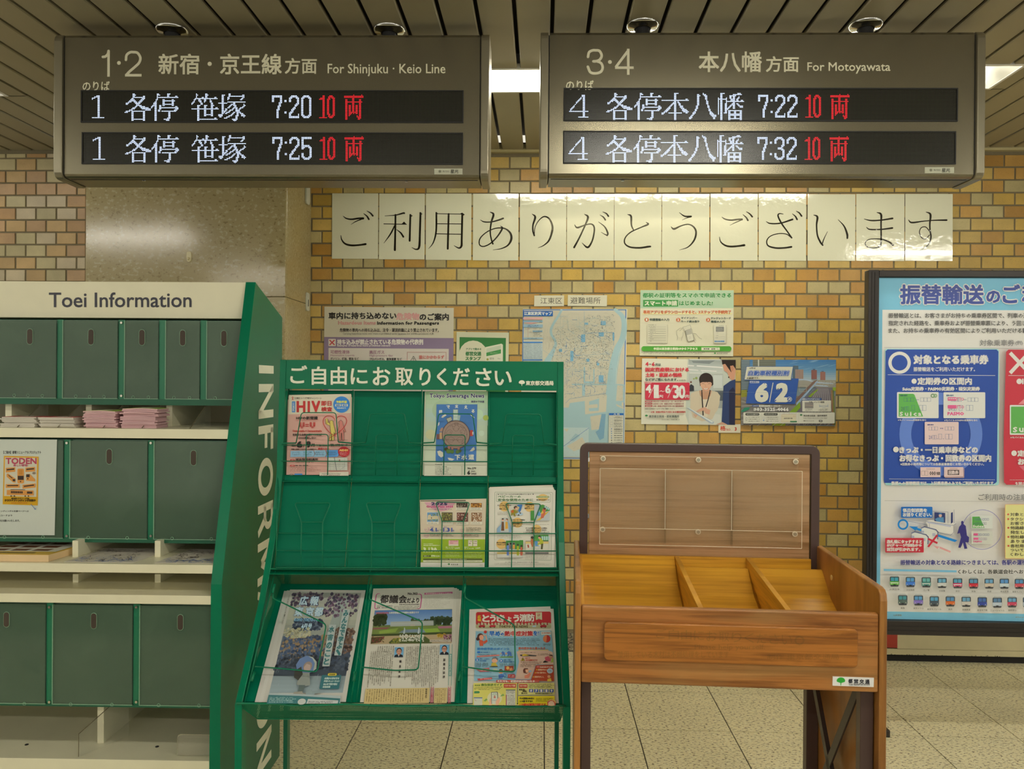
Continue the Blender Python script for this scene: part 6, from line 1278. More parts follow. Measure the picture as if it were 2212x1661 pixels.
I.rect(1250, 490, 2068, 640, '#8e8a7c'); I.micro(1660, 510, 2060, 620, 7, '#6d6a62', cell=12, full=1); I.micro(1660, 512, 2060, 600, 5, '#b0ac9c', cell=19, full=.9); I.brush([(1280, 480, 30), (1450, 485, 26), (1700, 540, 24), (2000, 560, 16)], '#a6b4bc'); I.brush([(1650, 600, 26), (1800, 610, 26), (1900, 620, 18)], '#9aa9b4')
I.rect(100, 820, 2062, 1425, '#77726a'); I.poly([(1240, 1000), (1660, 640), (2000, 640), (2040, 1425), (1150, 1425)], '#6a6468'); I.poly([(100, 700), (220, 690), (220, 830), (104, 850)], '#7c7c2c')
for k in range(9): I.line([(1300 + k * 90, 1420), (1690 + k * 26, 660)], 6, '#b5b0a8')
I.poly([(1240, 880), (1590, 520), (1690, 480), (1460, 720), (1250, 960)], '#70594e'); I.poly([(1250, 960), (1690, 490), (1690, 530), (1400, 860), (1240, 1050)], '#8ea4b4'); I.poly([(1100, 1160), (1320, 940), (1330, 1060), (1240, 1160)], '#6f8c2c'); I.poly([(1490, 830), (1690, 670), (1690, 700), (1540, 850)], '#7c942f'); I.poly([(2000, 640), (2068, 640), (2060, 720), (2000, 700)], '#7c9434'); I.poly([(1960, 700), (2000, 700), (2030, 1425), (1990, 1425)], '#8a6a4a'); I.poly([(1995, 700), (2020, 700), (2056, 1425), (2030, 1425)], '#5c6c34')
for k in range(12): I.line([(1340 + k * 28, 900 - k * 26), (1340 + k * 28, 985 - k * 30)], 7, '#66788c')
for k in range(10): I.line([(100, 880 + k * 50), (420 + k * 60, 1020 - k * 8 if k < 5 else 1150)], 7, '#a8a294' if k % 2 else '#5a5650')
I.poly([(104, 1130), (170, 1060), (275, 1050), (270, 1090), (180, 1140), (104, 1155)], '#2f7a5c'); I.frame(1310, 610, 1450, 730, 8, '#a3a08c'); I.poly([(740, 1390), (1030, 1390), (1000, 1440), (740, 1432)], '#7f8f22')
for k in range(12): I.line([(110 + k * 160, 1440), (200 + k * 158, 1380)], 8, '#a8a294' if k % 3 else '#55504c')
I.part('white_panel'); I.poly([(208, 205), (1182, 205), (1132, 492), (160, 488)], '#2f4f8c'); I.poly([(214, 212), (1172, 214), (1124, 486), (168, 480)], '#c3c0a6'); I.T('5月は', 272, 226, 396, 262, '#5a564a', b=3, shear=.15); I.T('自動車税種別割', 244, 300, 1090, 394, '#3d5c9c', b=9, halo='#3d5c9c', hw=20, shear=.2); I.T('自動車税種別割', 244, 300, 1090, 394, '#c8c6b4', b=9, halo='#c8c6b4', hw=12, shear=.2); I.T('自動車税種別割', 244, 300, 1090, 394, '#36569a', b=7, shear=.2); I.T('の納期です。', 212, 430, 470, 470, '#5a564a', b=3, shear=.15)
I.part('blue_panel'); I.poly([(268, 496), (1134, 500), (1142, 456), (1288, 458), (1216, 988), (194, 974)], '#30508f'); I.rect(278, 512, 468, 552, '#c3c0b0'); I.T('納期限は', 290, 518, 458, 546, '#30508f', b=2)
for hw_, cc in ((30, '#c9c7b4'), (22, '#30508f'), (0, '#cdcab4')):
    if hw_:
        I.T('6', 408, 574, 634, 924, cc, b=40, halo=cc, hw=hw_, shear=.1); I.T('2', 812, 576, 1034, 922, cc, b=40, halo=cc, hw=hw_, shear=.1)
    else:
        I.T('6', 408, 574, 634, 924, cc, b=46, shear=.1); I.T('2', 812, 576, 1034, 922, cc, b=46, shear=.1)
I.line([(680, 945), (752, 548)], 16, '#cdcab4'); I.circ(1092, 888, 52, '#cdcab4'); I.circ(1090, 888, 44, '#30508f'); I.T('月', 1068, 862, 1114, 912, '#cdcab4', b=4)
I.part('phone_number'); I.rect(322, 1006, 458, 1040, '#2f4a7c'); I.T('お問合せ先', 334, 1014, 446, 1032, '#c3c0b0', b=1); I.T('東京都自動車税コールセンター', 460, 1008, 930, 1044, '#d0cdbc', b=4); I.rr(352, 1068, 404, 1128, 8, '#d0cdbc'); I.line([(364, 1080), (370, 1110), (392, 1118)], 7, '#44546c'); I.T('03-3525-4066', 416, 1064, 1070, 1130, '#3a4a60', b=12, halo='#3a4a60', hw=8); I.T('03-3525-4066', 416, 1064, 1070, 1130, '#d4d2c2', b=9)
I.part('info_box'); I.rect(1346, 860, 1752, 910, '#2a487c'); I.T('都税のチカラがココに!', 1354, 868, 1720, 900, '#c8c6b8', b=3); I.rr(1354, 912, 1950, 1144, 12, '#c4c1ae'); I.T('交通・インフラ整備', 1492, 930, 1810, 966, '#44423a', b=2); I.rect(1406, 950, 1584, 1072, '#7d7870'); I.line([(1420, 1010), (1570, 1015)], 14, '#9a8878'); I.line([(1700, 1025), (1895, 1025)], 6, '#8494a4'); I.line([(1712, 990), (1712, 1050)], 5, '#8494a4'); I.line([(1884, 990), (1884, 1050)], 5, '#8494a4'); I.brush([(1715, 1032, 4), (1760, 1045, 4), (1800, 1060, 6), (1840, 1045, 4), (1880, 1032, 4)], '#8494a4'); I.micro(1420, 1078, 1570, 1130, 3, '#6a675c', cell=12); I.micro(1690, 1080, 1890, 1132, 3, '#6a675c', cell=12)
I.part('white_band'); I.rr(134, 1158, 2024, 1388, 18, '#c6c3b0'); 
for x0, x1, t_ in ((174, 468, 'スマートフォン決済アプリ'), (556, 846, 'クレジットカード')): I.rr(x0, 1172, x1, 1224, 26, '#4f4f48', k=6); I.T(t_, x0 + 34, 1186, x1 - 34, 1210, '#b9b6a6', b=1.5)
for yy in (1250, 1290, 1330): I.micro(236, yy, 460, yy + 20, 1, '#5a584e', cell=18, full=1); I.micro(610, yy, 850, yy + 20, 1, '#5a584e', cell=18, full=1)
for x_ in (504, 890, 1276): I.line([(x_, 1172), (x_, 1376)], 2.5, '#9c998a')
I.rr(178, 1264, 214, 1326, 6, '#8f8d80'); I.rr(184, 1272, 208, 1316, 3, '#c6c3b0'); I.frame(534, 1254, 586, 1284, 3, '#8694a0'); I.circ(552, 1322, 16, '#7c94a8'); I.rect(920, 1200, 1222, 1358, '#c0a888'); I.rect(926, 1206, 1216, 1352, '#c6bfa0'); I.T('納税通知書', 975, 1268, 1150, 1294, '#6c675a', b=1.5); I.line([(926, 1240), (1216, 1240)], 3, '#b08a70'); I.line([(1180, 1206), (1180, 1290)], 3, '#b08a70'); I.poly([(1094, 1346), (1118, 1328), (1118, 1336), (1240, 1336), (1240, 1362), (1118, 1362), (1118, 1366)], '#3f7a54'); I.micro(930, 1180, 1240, 1192, 1, '#8a8676', cell=14)
I.ginkgo(1328, 1212, 24, '#2f7040'); I.T('東京都主税局・都税事務所', 1376, 1208, 1866, 1244, '#6c6a60', b=2); I.T('https://www.tax.metro.tokyo.lg.jp/', 1374, 1262, 1868, 1290, '#7c7a6e', b=.6); I.T('都税 キャッシュレス', 1376, 1322, 1590, 1344, '#5a584e', b=1); I.rr(1692, 1316, 1768, 1354, 14, '#5a5850'); I.T('検索', 1710, 1325, 1752, 1345, '#c0beb0', b=1)
I.line([(104, 742), (2066, 762)], 2, '#7c8c98'); I.build(r)
# --- small number tag
r, I = thing_sheet('number_tag', wall, -.007, V5, [(1666, 1396), (2114, 1376), (2112, 1552), (1664, 1550)], '#cac2a6', 'small cream tag with red NO. 3 under the clerk poster', 'tag'); I.part('lettering')
I.T('格', 1704, 1412, 1812, 1508, '#b8452f', b=5); I.T('NO.', 1828, 1462, 1922, 1512, '#b05a48', b=2); I.T('3', 1998, 1440, 2034, 1508, '#b0402f', b=6); I.build(r)

# ================================================================ the big blue transfer poster in the frame
for nm_ in ('p',):
    V8 = (1860, 570, 5.358)
    r, I = thing_sheet('poster', pb, -.0012, V8, [(207, 156), (3060, 156), (3060, 4130), (150, 4128)], '#6ea9cc', 'large blue and white transfer-service poster mounted in the black board', 'poster')
    P8W = '#d6d4c2'; LV = (0.66, .59, .355); I.ill = ILL
    # rebuild the sheet exactly inside the frame
    I.P = {}; mbp = MB(); e_ = .0005
    mbp.box(p_in0 + e_, p_in1 - e_, -.0008, .0, zB + e_, zT - e_, A('#6aa6cb')); obj('paper', mbp, POSTER, r)
    I.n = 4; I.part('white_field')
    zwt = pb.z(2000, 669.5, 0); aw0 = pb.a(1904, 900, 0); zwb = pb.z(2000, 1322, 0)
    def prect(nm, a0, a1, z0, z1, c, d=-.0012): 
        q = I.P.setdefault(nm, ([], [], [])); o = len(q[0]); q[0].extend([(a0, d, z0), (a1, d, z0), (a1, d, z1), (a0, d, z1)]); q[1].append([o, o + 1, o + 2, o + 3]); q[2].append(A(c))
    prect('white_field', aw0, -aw0, zwb, zwt, P8W, -.0012)
    I.n = 12
    NV = '#30407e'
    I.part('title'); I.T('振替輸送', 455, 245, 1415, 462, NV, b=14, halo=P8W, hw=20); I.T('の', 1452, 316, 1602, 446, NV, b=12, halo=P8W, hw=18); I.T('ご', 1640, 245, 1832, 450, NV, b=14, halo=P8W, hw=20); I.T('利用', 1862, 250, 2310, 466, NV, b=14, halo=P8W, hw=20); I.T('案内', 2330, 250, 2780, 466, NV, b=14, halo=P8W, hw=20)
    I.part('intro_text'); GR_ = '#4f4d48'
    I.T('振替輸送とは、お客さまがお持ちの乗車券区間で、列車の運転見合わせ等が発生したとき、', 312, 570, 2730, 628, GR_, b=2.2); I.T('指定された経路を、乗車券および振替乗車票により、う回して目的地までご利用いただける', 312, 658, 2730, 716, GR_, b=2.2); I.T('また、お持ちの乗車券の有効区間によりご利用いただける範囲が異なります。', 312, 744, 2360, 802, GR_, b=2.2)
    I.T('対象乗車券', 1368, 878, 1766, 950, '#77756e', b=1.5); I.T('(例)', 1778, 890, 1864, 944, '#77756e', b=1); I.line([(264, 967), (2900, 985)], 3, '#8d8b80')
    I.part('blue_panel'); I.rr(272, 984, 1588, 2560, 28, '#8fc0dc'); I.poly([(277, 1010), (300, 990), (1560, 992), (1582, 1014), (1562, 2520), (1535, 2545), (262, 2532), (258, 2500)], '#1f4187')
    I.part('circle_mark'); I.ring(439, 1144, 92, 130, P8W, sq=.985)
    I.part('blue_panel_lettering'); I.T('対象となる乗車券', 604, 1058, 1462, 1158, P8W, b=11); I.T('振替輸送をご利用いただけます。', 600, 1194, 1310, 1244, P8W, b=2); I.line([(303, 1283), (1542, 1292)], 5, P8W); I.circ(606, 1358, 30, P8W); I.T('定期券の区間内', 648, 1318, 1270, 1396, P8W, b=8); I.T('Suica定期券・PASMO定期券・磁気定期券', 472, 1424, 1364, 1468, P8W, b=5)
    I2 = lambda x, y: ((x) / 6.151 * 5.358, (y / 6.151 + 270) * 5.358)
    def q2(x0, y0, x1, y1): a = I2(x0, y0); b = I2(x1, y1); return (a[0], a[1], b[0], b[1])
    cx, cy = I2(1050, 600); I.part('ring_motif'); I.ring(cx, cy, 343, 480, '#5572ae', n=48); I.rect(*q2(1020, 55, 1080, 210), '#5572ae')
    I.part('card_pictures')
    def card(x0, y0, x1, y1, c): I.rr(*q2(x0, y0, x1, y1), 10, c)
    card(468, 42, 1020, 388, '#c9cabd'); I.poly([I2(490, 64), I2(680, 64), I2(700, 76), I2(814, 366), I2(490, 366)], '#559c44')
    T2 = lambda t, x0, y0, x1, y1, c, b=0: I.T(t, *q2(x0, y0, x1, y1), c, b=b)
    for ch, x_ in zip('Suica', (504, 574, 640, 686, 748)): T2(ch, x_, 306 if ch in 'Si' else 318, x_ + (18 if ch == 'i' else 40), 356, '#d2d4c2', 4)
    def boxes(x, y, n, w_, h_, c='#3f5a80'):
        for k in range(n): I.frame(*q2(x + k * w_, y, x + (k + 1) * w_ - 2, y + h_), 2, c)
    boxes(556, 118, 3, 46, 48); boxes(776, 118, 3, 46, 48); I.line([I2(716, 144), I2(756, 144)], 4, '#3f5a80'); T2('通勤6箇月', 506, 76, 602, 96, '#2f5a50', 1); T2('20', 520, 236, 566, 286, '#3f5a60'); boxes(568, 236, 2, 28, 50); boxes(658, 216, 1, 46, 70); boxes(760, 216, 2, 46, 70); I.ring(*I2(940, 90), 14, 24, '#5a7a50'); I.ring(*I2(972, 90), 12, 22, '#7a9a68')
    card(1080, 44, 1634, 388, '#c8c8b6'); PK = '#c8547c'
    T2('PASMO', 1136, 308, 1350, 348, PK, 5); T2('通勤6箇月', 1116, 76, 1212, 96, '#3a5a78', 1); boxes(1184, 118, 3, 46, 48); boxes(1402, 118, 3, 46, 48); I.line([I2(1342, 144), I2(1382, 144)], 4, '#3f5a80'); T2('20', 1146, 236, 1190, 286, '#7a5080'); boxes(1194, 236, 2, 28, 50); boxes(1284, 216, 1, 46, 70); boxes(1380, 216, 2, 46, 70)
    for yy in (110, 214): I.rr(*q2(1136, yy, 1250, yy + 46), 6, PK); I.line([I2(1262, yy + 44), I2(1262, yy + 6), I2(1300, yy + 6), I2(1300, yy + 44)], 6, PK); I.ring(*I2(1332, yy + 26), 10, 15, PK)
    for k in range(4): I.rect(*q2(1146 + k * 26, 122, 1164 + k * 26, 136), '#d8c8c0')
    T2('※モバイルSuica定期券を含む', 474, 400, 850, 424, P8W, 1); T2('※モバイルのPASMO定期券を含む', 1088, 402, 1530, 428, P8W, 1)
    card(828, 436, 1278, 734, '#cfb2a6'); boxes(882, 502, 3, 40, 44); boxes(1098, 502, 3, 40, 44); T2('↔', 1032, 514, 1072, 532, '#4f5080', 1); T2('通勤6箇月', 862, 466, 944, 482, '#4f5080', 1); T2('20', 882, 616, 924, 664, '#4f5080'); boxes(928, 614, 2, 28, 50); boxes(1010, 596, 1, 44, 68); boxes(1102, 598, 2, 46, 66); I.circ(*I2(994, 660), 4, '#4f5080'); I.circ(*I2(1074, 660), 4, '#4f5080')
    I.circ(*I2(446, 802), 33, P8W); T2('きっぷ・一日乗車券などの', 494, 766, 1524, 848, P8W, 9); T2('お得なきっぷ・回数券の区間内', 496, 874, 1702, 960, P8W, 9); T2('※回数券の発売等については各鉄道事業者にお問い合わせください。', 504, 978, 1610, 1014, P8W, 1.5)
    I.rect(*q2(768, 1036, 1034, 1168), '#ccb0a4'); T2('○○○○○○', 846, 1050, 958, 1070, '#6a5a54'); boxes(784, 1086, 2, 42, 56, '#4a3f3c'); T2('000', 890, 1090, 970, 1142, '#3a3432', 2); T2('円区間', 980, 1100, 1026, 1138, '#3a3432', 1); I.poly([I2(1080, 1158), I2(1332, 1164), I2(1340, 1040), I2(1348, 1060), I2(1346, 1176), I2(1096, 1176)], '#a8877c'); I.rect(*q2(1080, 1034, 1334, 1160), '#ccb0a4'); I.rect(*q2(1128, 1072, 1280, 1138), '#453a38'); T2('回数券', 1142, 1082, 1268, 1130, '#ccb8ac', 3); T2('○○○○○○', 1154, 1046, 1258, 1064, '#6a5a54')
    for k in range(100): a = I2(358 + k * 13.9, 1190 + k * .1); I.circ(a[0], a[1], 4, P8W, n=6)
    T2('鉄道への振替輸送では、上記乗車券のみでもご利用いただけます。', 376, 1222, 1742, 1268, P8W, 4)
    I.part('red_panel'); I.poly([(1646, 1020), (1672, 994), (2900, 1004), (2900, 2560), (1650, 2548), (1622, 2520), (1618, 2000)], '#b02c38')
    I.poly([I2(2050, 200), I2(2165, 95), I2(2400, 90), I2(2400, 200)], '#c87878'); I.poly([I2(2060, 1020), I2(2165, 1010), I2(2165, 1120)], '#c06068')
    I.part('cross_mark'); I.line([(1700, 1040), (1900, 1250)], 42, P8W); I.line([(1700, 1255), (1900, 1040)], 42, P8W)
    I.part('red_panel_lettering'); I.T('対象とならない', 1960, 1062, 2720, 1162, P8W, b=11); I.line([(1672, 1292), (2860, 1300)], 5, P8W); I.circ(1796, 1360, 32, P8W); I.T('ICカード', 1832, 1324, 2200, 1392, P8W, b=8); card(1936, 212, 2400, 606, '#c4c6bc'); I.rr(*q2(1952, 234, 2390, 586), 8, '#549a44')
    for ch, x_ in zip('Suica', (1980, 2062, 2140, 2196, 2270)): T2(ch, x_, 504 if ch in 'Si' else 516, x_ + (20 if ch == 'i' else 52), 570, '#d2d4c2', 5)
    T2('※モバイルSuicaを含む', 1942, 628, 2250, 652, P8W, 1.5); I.circ(*I2(1990, 848), 32, P8W); T2('定期券・', 2036, 812, 2400, 888, P8W, 9); T2('お得な', 2044, 918, 2300, 1000, P8W, 9)
    for k in range(20): a = I2(1936 + k * 13.9, 1200); I.circ(a[0], a[1], 4, P8W, n=6)
    T2('う回される', 2002, 1230, 2230, 1272, P8W, 4)
    I.part('notes_text'); T2('ご利用時の注意', 1516, 1386, 2156, 1468, '#77756e', 2.5); I.line([I2(280, 1472), I2(2900, 1494)], 3, '#8d8b80')
    I3 = lambda x, y: (x, y + 500 * 5.358)
    def q3(x0, y0, x1, y1): return (x0, y0 + 2679, x1, y1 + 2679)
    T3 = lambda t, x0, y0, x1, y1, c, b=0: I.T(t, *q3(x0, y0, x1, y1), c, b=b)
    def L3(pts, w_, c): I.line([I3(*p) for p in pts], w_, c)
    def G3_(c, *p): I.poly([I3(*a) for a in p], c)
    I.part('gate_picture'); BK_ = '#5b617c'
    L3([(510, 286), (760, 334), (757, 358)], 3, BK_); G3_('#cdccbb', (715, 285), (770, 270), (1062, 310), (1035, 345), (1035, 440), (760, 395)); L3([(715, 288), (1030, 335), (1064, 315)], 4, BK_); L3([(757, 300), (757, 392), (1000, 450), (1035, 415), (1035, 340)], 3, BK_); L3([(740, 300), (1000, 345)], 16, '#a9abb2')
    L3([(757, 170), (970, 180), (970, 310)], 3, BK_); L3([(1040, 155), (1040, 305)], 4, BK_); G3_('#2b3560', (814, 182), (938, 192), (938, 305), (814, 285)); G3_('#2b3560', (1004, 190), (1026, 182), (1026, 300), (1004, 316)); I.circ(*I3(882, 222), 18, '#c9a48c', ry=20); G3_('#2f6a96', (862, 208), (900, 206), (896, 192), (868, 194)); G3_('#4f7f9f', (820, 262), (850, 245), (920, 240), (925, 300), (840, 290))
    G3_('#0f76b4', (522, 345), (628, 350), (612, 362), (1078, 505), (1050, 526), (600, 382), (602, 398)); 
    for ox, oy in ((0, 0), (-112, 58)): G3_('#c6c6ba', (662 + ox, 358 + oy), (700 + ox, 346 + oy), (850 + ox, 380 + oy), (852 + ox, 500 + oy), (820 + ox, 545 + oy), (664 + ox, 470 + oy)); L3([(664 + ox, 365 + oy), (700 + ox, 350 + oy), (830 + ox, 384 + oy), (854 + ox, 410 + oy), (850 + ox, 490 + oy)], 12, BK_); L3([(664 + ox, 360 + oy), (664 + ox, 470 + oy)], 3, BK_); I.rect(*q3(664 + ox, 396 + oy, 694 + ox, 420 + oy), '#9ea0a8'); I.rect(*q3(790 + ox, 424 + oy, 822 + ox, 456 + oy), '#9ea0a8')
    L3([(745, 575), (842, 450)], 22, '#b02434'); L3([(745, 490), (842, 535)], 22, '#b02434'); G3_('#c89088', (800, 568), (880, 580), (855, 590), (850, 606))
    for k in range(5): L3([(880 + k * 24, 590 + k * 10), (896 + k * 24, 596 + k * 10)], 20, '#c89088')
    I.ring(*I3(452, 323), 42, 62, '#0f76b4'); I.ring(*I3(1360, 382), 224, 230, '#77739c', n=48)
    G3_('#2f2a66', (1118, 300), (1122, 284), (1140, 282), (1148, 300), (1146, 318), (1172, 340), (1186, 450), (1210, 470), (1206, 530), (1168, 526), (1190, 600), (1156, 604), (1140, 530), (1112, 592), (1086, 588), (1118, 470), (1104, 420), (1074, 430), (1096, 352), (1120, 322))
    for k, (yy, cc) in enumerate(((222, '#c4c5b4'), (400, '#bdbca8'))): I.rr(*q3(1238, yy, 1480, yy + 148), 6, cc); boxes_ = None
    G3_('#4f9440', (1246, 234), (1330, 232), (1388, 362), (1246, 364)); T3('Suica', 1252, 330, 1378, 356, '#d0d2c0', 3); T3('□□□-□□□', 1276, 252, 1436, 276, '#4f5a80'); T3('20□□.□.□□', 1262, 300, 1410, 324, '#4f5a70'); T3('PASMO', 1260, 510, 1356, 528, PK, 2.5); T3('□□□-□□□', 1276, 428, 1440, 452, '#4f5a80'); T3('20□□.□.□□', 1262, 476, 1412, 500, '#7a5a80'); I.rr(*q3(1260, 424, 1310, 450), 4, PK); I.rr(*q3(1260, 474, 1316, 498), 4, PK)
    I.part('blue_callout'); I.rr(*q3(428, 120, 788, 246), 10, '#1560a4'); T3('係員側通路を', 450, 140, 724, 182, P8W, 5); T3('お通りください。', 450, 190, 778, 232, P8W, 5)
    I.part('red_callout'); I.rr(*q3(246, 478, 688, 644), 10, '#b02434'); T3('改札機にタッチすると', 266, 500, 666, 540, P8W, 5); T3('SF(チャージ残額)から', 266, 544, 664, 582, P8W, 5); T3('運賃が引かれます。', 264, 588, 644, 628, P8W, 5)
    I.part('yellow_notes'); I.rr(*q3(1618, 90, 2900, 716), 12, '#c89a60'); I.rr(*q3(1624, 96, 2894, 710), 10, '#d2c47c'); NT = '#4b4638'
    for yy, t_ in ((206, '対象となる乗車券は、振替輸送'), (260, 'タクシー・バス等をご利用の場合は'), (308, 'お客さまのご負担となります。'), (360, '他路線への振替輸送を行う場合'), (410, '発生している場合がございます。'), (464, '他社線の運行状況により変更'), (514, 'あります。'), (566, '各社局で交付する振替乗車票'), (614, 'ついては、振替輸送をご利用'), (662, 'くわしくは駅係員まで。')):
        T3(t_, 1680, yy - 18, 1680 + len(t_) * 52, yy + 20, NT, 1.6)
        if yy in (206, 260, 360, 464, 566): I.circ(*I3(1655, yy), 11, '#b0453a')
    I.part('route_text'); T3('振替輸送の対象となる路線につきましては、各駅の運行情報や駅係員にご確認ください。', 416, 728, 2700, 784, '#34356e', 3.5); L3([(232, 842), (1052, 858)], 24, '#6ca3c8'); T3('くわしくは、各鉄道会社へおたずねください。', 1078, 838, 2260, 886, '#4a4840', 3); L3([(2290, 862), (2900, 868)], 24, '#6ca3c8')
    I.part('train_pictures')
    TR = [(347, 970, '#58a03a', '#3a8f9c', 'JR東日本'), (528, 975, '#3d6fb4', '#4f8fb4', '伊豆箱根'), (709, 978, '#3f7f70', '#5f9f94', '江ノ電'), (888, 985, '#b8b8ac', '#5f98a8', '小田急'), (1065, 988, '#b02c58', '#4f8fa0', '京王'), (1246, 990, '#b42c38', '#4f7f94', '京急'), (1424, 990, '#b8a890', '#5f90a8', '京成'), (1596, 990, '#b4bcc0', '#4f80a8', '埼玉高速'), (1766, 992, '#b84a50', '#4f80a0', '湘南モノレール'), (1940, 992, '#708c50', '#4f80a0', '新京成'), (2110, 994, '#b09040', '#4f80a0', '西武'), (2290, 996, '#3f60a0', '#4f80a0', '相鉄'),
          (428, 1176, '#4a5a50', '#3f7f80', '東急'), (606, 1178, '#7a68a8', '#4f88a8', '東京メトロ'), (786, 1188, '#3f4a50', '#4f90a8', '東京モノレール'), (968, 1188, '#c0602c', '#4f80a0', '東武'), (1148, 1192, '#b8b0a0', '#5f90a4', '東葉高速'), (1330, 1196, '#2f3f84', '#3f5f90', '都営地下鉄'), (1500, 1200, '#a8b0b0', '#4f7088', 'ニューシャトル'), (1668, 1196, '#b03a50', '#5f90a8', '箱根登山'), (1842, 1196, '#9ca4a4', '#4f7ca8', '北総'), (2020, 1198, '#3f8f60', '#4f80a0', 'ゆりかもめ'), (2200, 1198, '#b06040', '#4f80a0', '横浜市営'), (2380, 1198, '#4060a0', '#4f80a0', 'りんかい')]
    for x_, y_, c_, w_, t_ in TR:
        I.rr(*q3(x_ - 40, y_ - 70, x_ + 40, y_ - 40), 12, '#a8aaa0'); I.rr(*q3(x_ - 55, y_ - 58, x_ + 55, y_ + 60), 18, '#8d9088'); I.rr(*q3(x_ - 52, y_ - 50, x_ + 52, y_ + 8), 10, '#2c3134'); I.rr(*q3(x_ - 42, y_ - 42, x_ + 42, y_ - 2), 6, w_); I.rect(*q3(x_ - 3, y_ - 42, x_ + 3, y_), '#2c3134'); I.rr(*q3(x_ - 52, y_ + 2, x_ + 52, y_ + 42), 6, c_); I.rect(*q3(x_ - 46, y_ + 14, x_ + 46, y_ + 24), '#c4c4b4' if x_ % 2 else c_); I.rr(*q3(x_ - 44, y_ + 42, x_ + 44, y_ + 62), 5, '#3d3f3e'); I.rect(*q3(x_ - 14, y_ + 36, x_ + 14, y_ + 52), '#262828')
        I.circ(*I3(x_ - 36, y_ + 32), 5, '#c8c4a0', n=8); I.circ(*I3(x_ + 36, y_ + 32), 5, '#c8c4a0', n=8); wt = len(t_) * 11.5; T3(t_, x_ - wt, y_ + 84, x_ + wt, y_ + 104, '#7a786c', .8)
    I.part('footer_text'); T3('12月現在', 310, 1334, 404, 1354, '#6a685c', 1); T3('※Suica・モバイルSuicaは東日本旅客鉄道株式会社の登録商標です。', 1700, 1355, 2700, 1374, '#7a786c', .8)
    # drop anything beyond the sheet edge
    for nm2, (v_, f_, c_) in I.P.items():
        keep = [(f, c) for f, c in zip(f_, c_) if all(p_in0 - .001 < v_[i][0] < p_in1 + .001 for i in f)]
        f_[:] = [k[0] for k in keep]; c_[:] = [k[1] for k in keep]
    I.P = {k: v for k, v in I.P.items() if v[1]}
    I.build(r, POSTER)
# ================================================================ flyers and newspapers in the rack
def paper(nm, view, corners, d0, k, z0, col, label, cat='flyer', group=None, under=(), curl=None, fr=None):
    """a flyer standing in a pocket, with the sheets behind it as things of their own"""
    fr = fr or rk
    for i, (dx0, dy0, dx1, dy1, dc, c2, lb) in enumerate(under):
        r_ = root(nm, fr, lb, cat, group); J = Ink(fr, d0 + .0016 * (len(under) - i), k, z0, view=view)
        (a, b), (c_, d_), (e_, f_), (g_, h_) = corners; J.sheet([(a + dx0, b + dy0), (c_ + dx1, d_ + dy1), (e_ + dx1 * dc, f_), (g_ + dx0 * dc, h_)], c2, th=.0009); J.build(r_)
    r_ = root(nm, fr, label, cat, group); J = Ink(fr, d0, k, z0, view=view, step=.00004); J.sheet(corners, col, th=.0009)
    if len(corners) == 4: pass
    J.part('print'); return r_, J
dA1, zA1, dB1, zB1 = ROW1; k1 = (dA1 - dB1) / (zA1 - zB1)
dA2, zA2, dB2, zB2 = ROW2; k2 = (dA2 - dB2) / (zA2 - zB2)
OFF1 = -.012
# ---- pink health flyer
VH = (600, 840, 8.517)
PKP = '#c79a88'; WP = '#c9bfa2'
r_, I = paper('flyer', VH, [(205, 112), (1350, 92), (1345, 1580), (158, 1580)], dB1 + OFF1, k1, zB1, PKP, 'pink and white health-test flyer with a red heart drawing, front of the top left pocket', group='flyers standing in the wire rack',
    under=[(-20, 86, 14, 60, .0, '#c4b49a', 'pale sheet behind the heart flyer, poking out beside it'), (-8, 24, 6, 22, .0, '#c9a793', 'second pink sheet just behind the heart flyer')])
I.part('white_band'); I.poly([(206, 113), (1349, 94), (1346, 445), (196, 468)], WP)
I.part('heading'); RDH = '#ad2f2c'; BK = '#2c2622'
I.line([(275, 145), (288, 158), (262, 205)], 9, RDH); I.line([(275, 145), (262, 158), (288, 205)], 9, RDH); I.T('江東区エイズ予防キャンペーン', 306, 152, 805, 190, '#4c4438', b=1.5)
I.rect(262, 230, 322, 430, '#3a7cb4'); I.V('江東区', 292, 250, 412, 36, '#c6c4b0', b=2); I.T('H', 358, 232, 500, 420, RDH, b=20); I.T('I', 560, 232, 585, 420, RDH, b=18); I.T('V', 630, 228, 775, 420, RDH, b=18); I.T('即日', 804, 226, 988, 308, RDH, b=6); I.T('検査', 804, 334, 1000, 412, RDH, b=6)
I.part('blue_disc'); I.circ(1175, 288, 152, '#3478b4', ry=150, n=40); I.T('予約不要', 1076, 218, 1272, 262, '#d0c84c', b=6); I.rect(1058, 280, 1166, 322, '#c4c4b4'); I.rect(1182, 280, 1292, 322, '#c4c4b4'); I.T('無料', 1076, 288, 1148, 316, '#3a6a94', b=3); I.T('匿名', 1200, 288, 1274, 316, '#3a6a94', b=3); I.T('先着60名まで', 1094, 340, 1256, 364, '#c6c8b8', b=3)
I.part('heart_picture'); I.T('HIVの新常識', 344, 506, 736, 562, BK, b=5); I.line([(336, 580), (746, 564)], 4, RDH); I.T('U', 412, 622, 486, 716, RDH, b=20); I.line([(518, 652), (570, 652)], 14, RDH); I.line([(518, 684), (570, 684)], 14, RDH); I.T('U', 604, 620, 682, 714, RDH, b=20); I.T('Undetectable = Untransmittable', 280, 754, 812, 790, '#ad4438', b=4)
I.T('効果的な治療を続けていれば', 280, 820, 812, 862, BK, b=2); I.T('HIVは感染しない', 380, 878, 706, 918, BK, b=2); I.line([(280, 866), (812, 854)], 2, BK); I.line([(380, 922), (706, 912)], 2, BK)
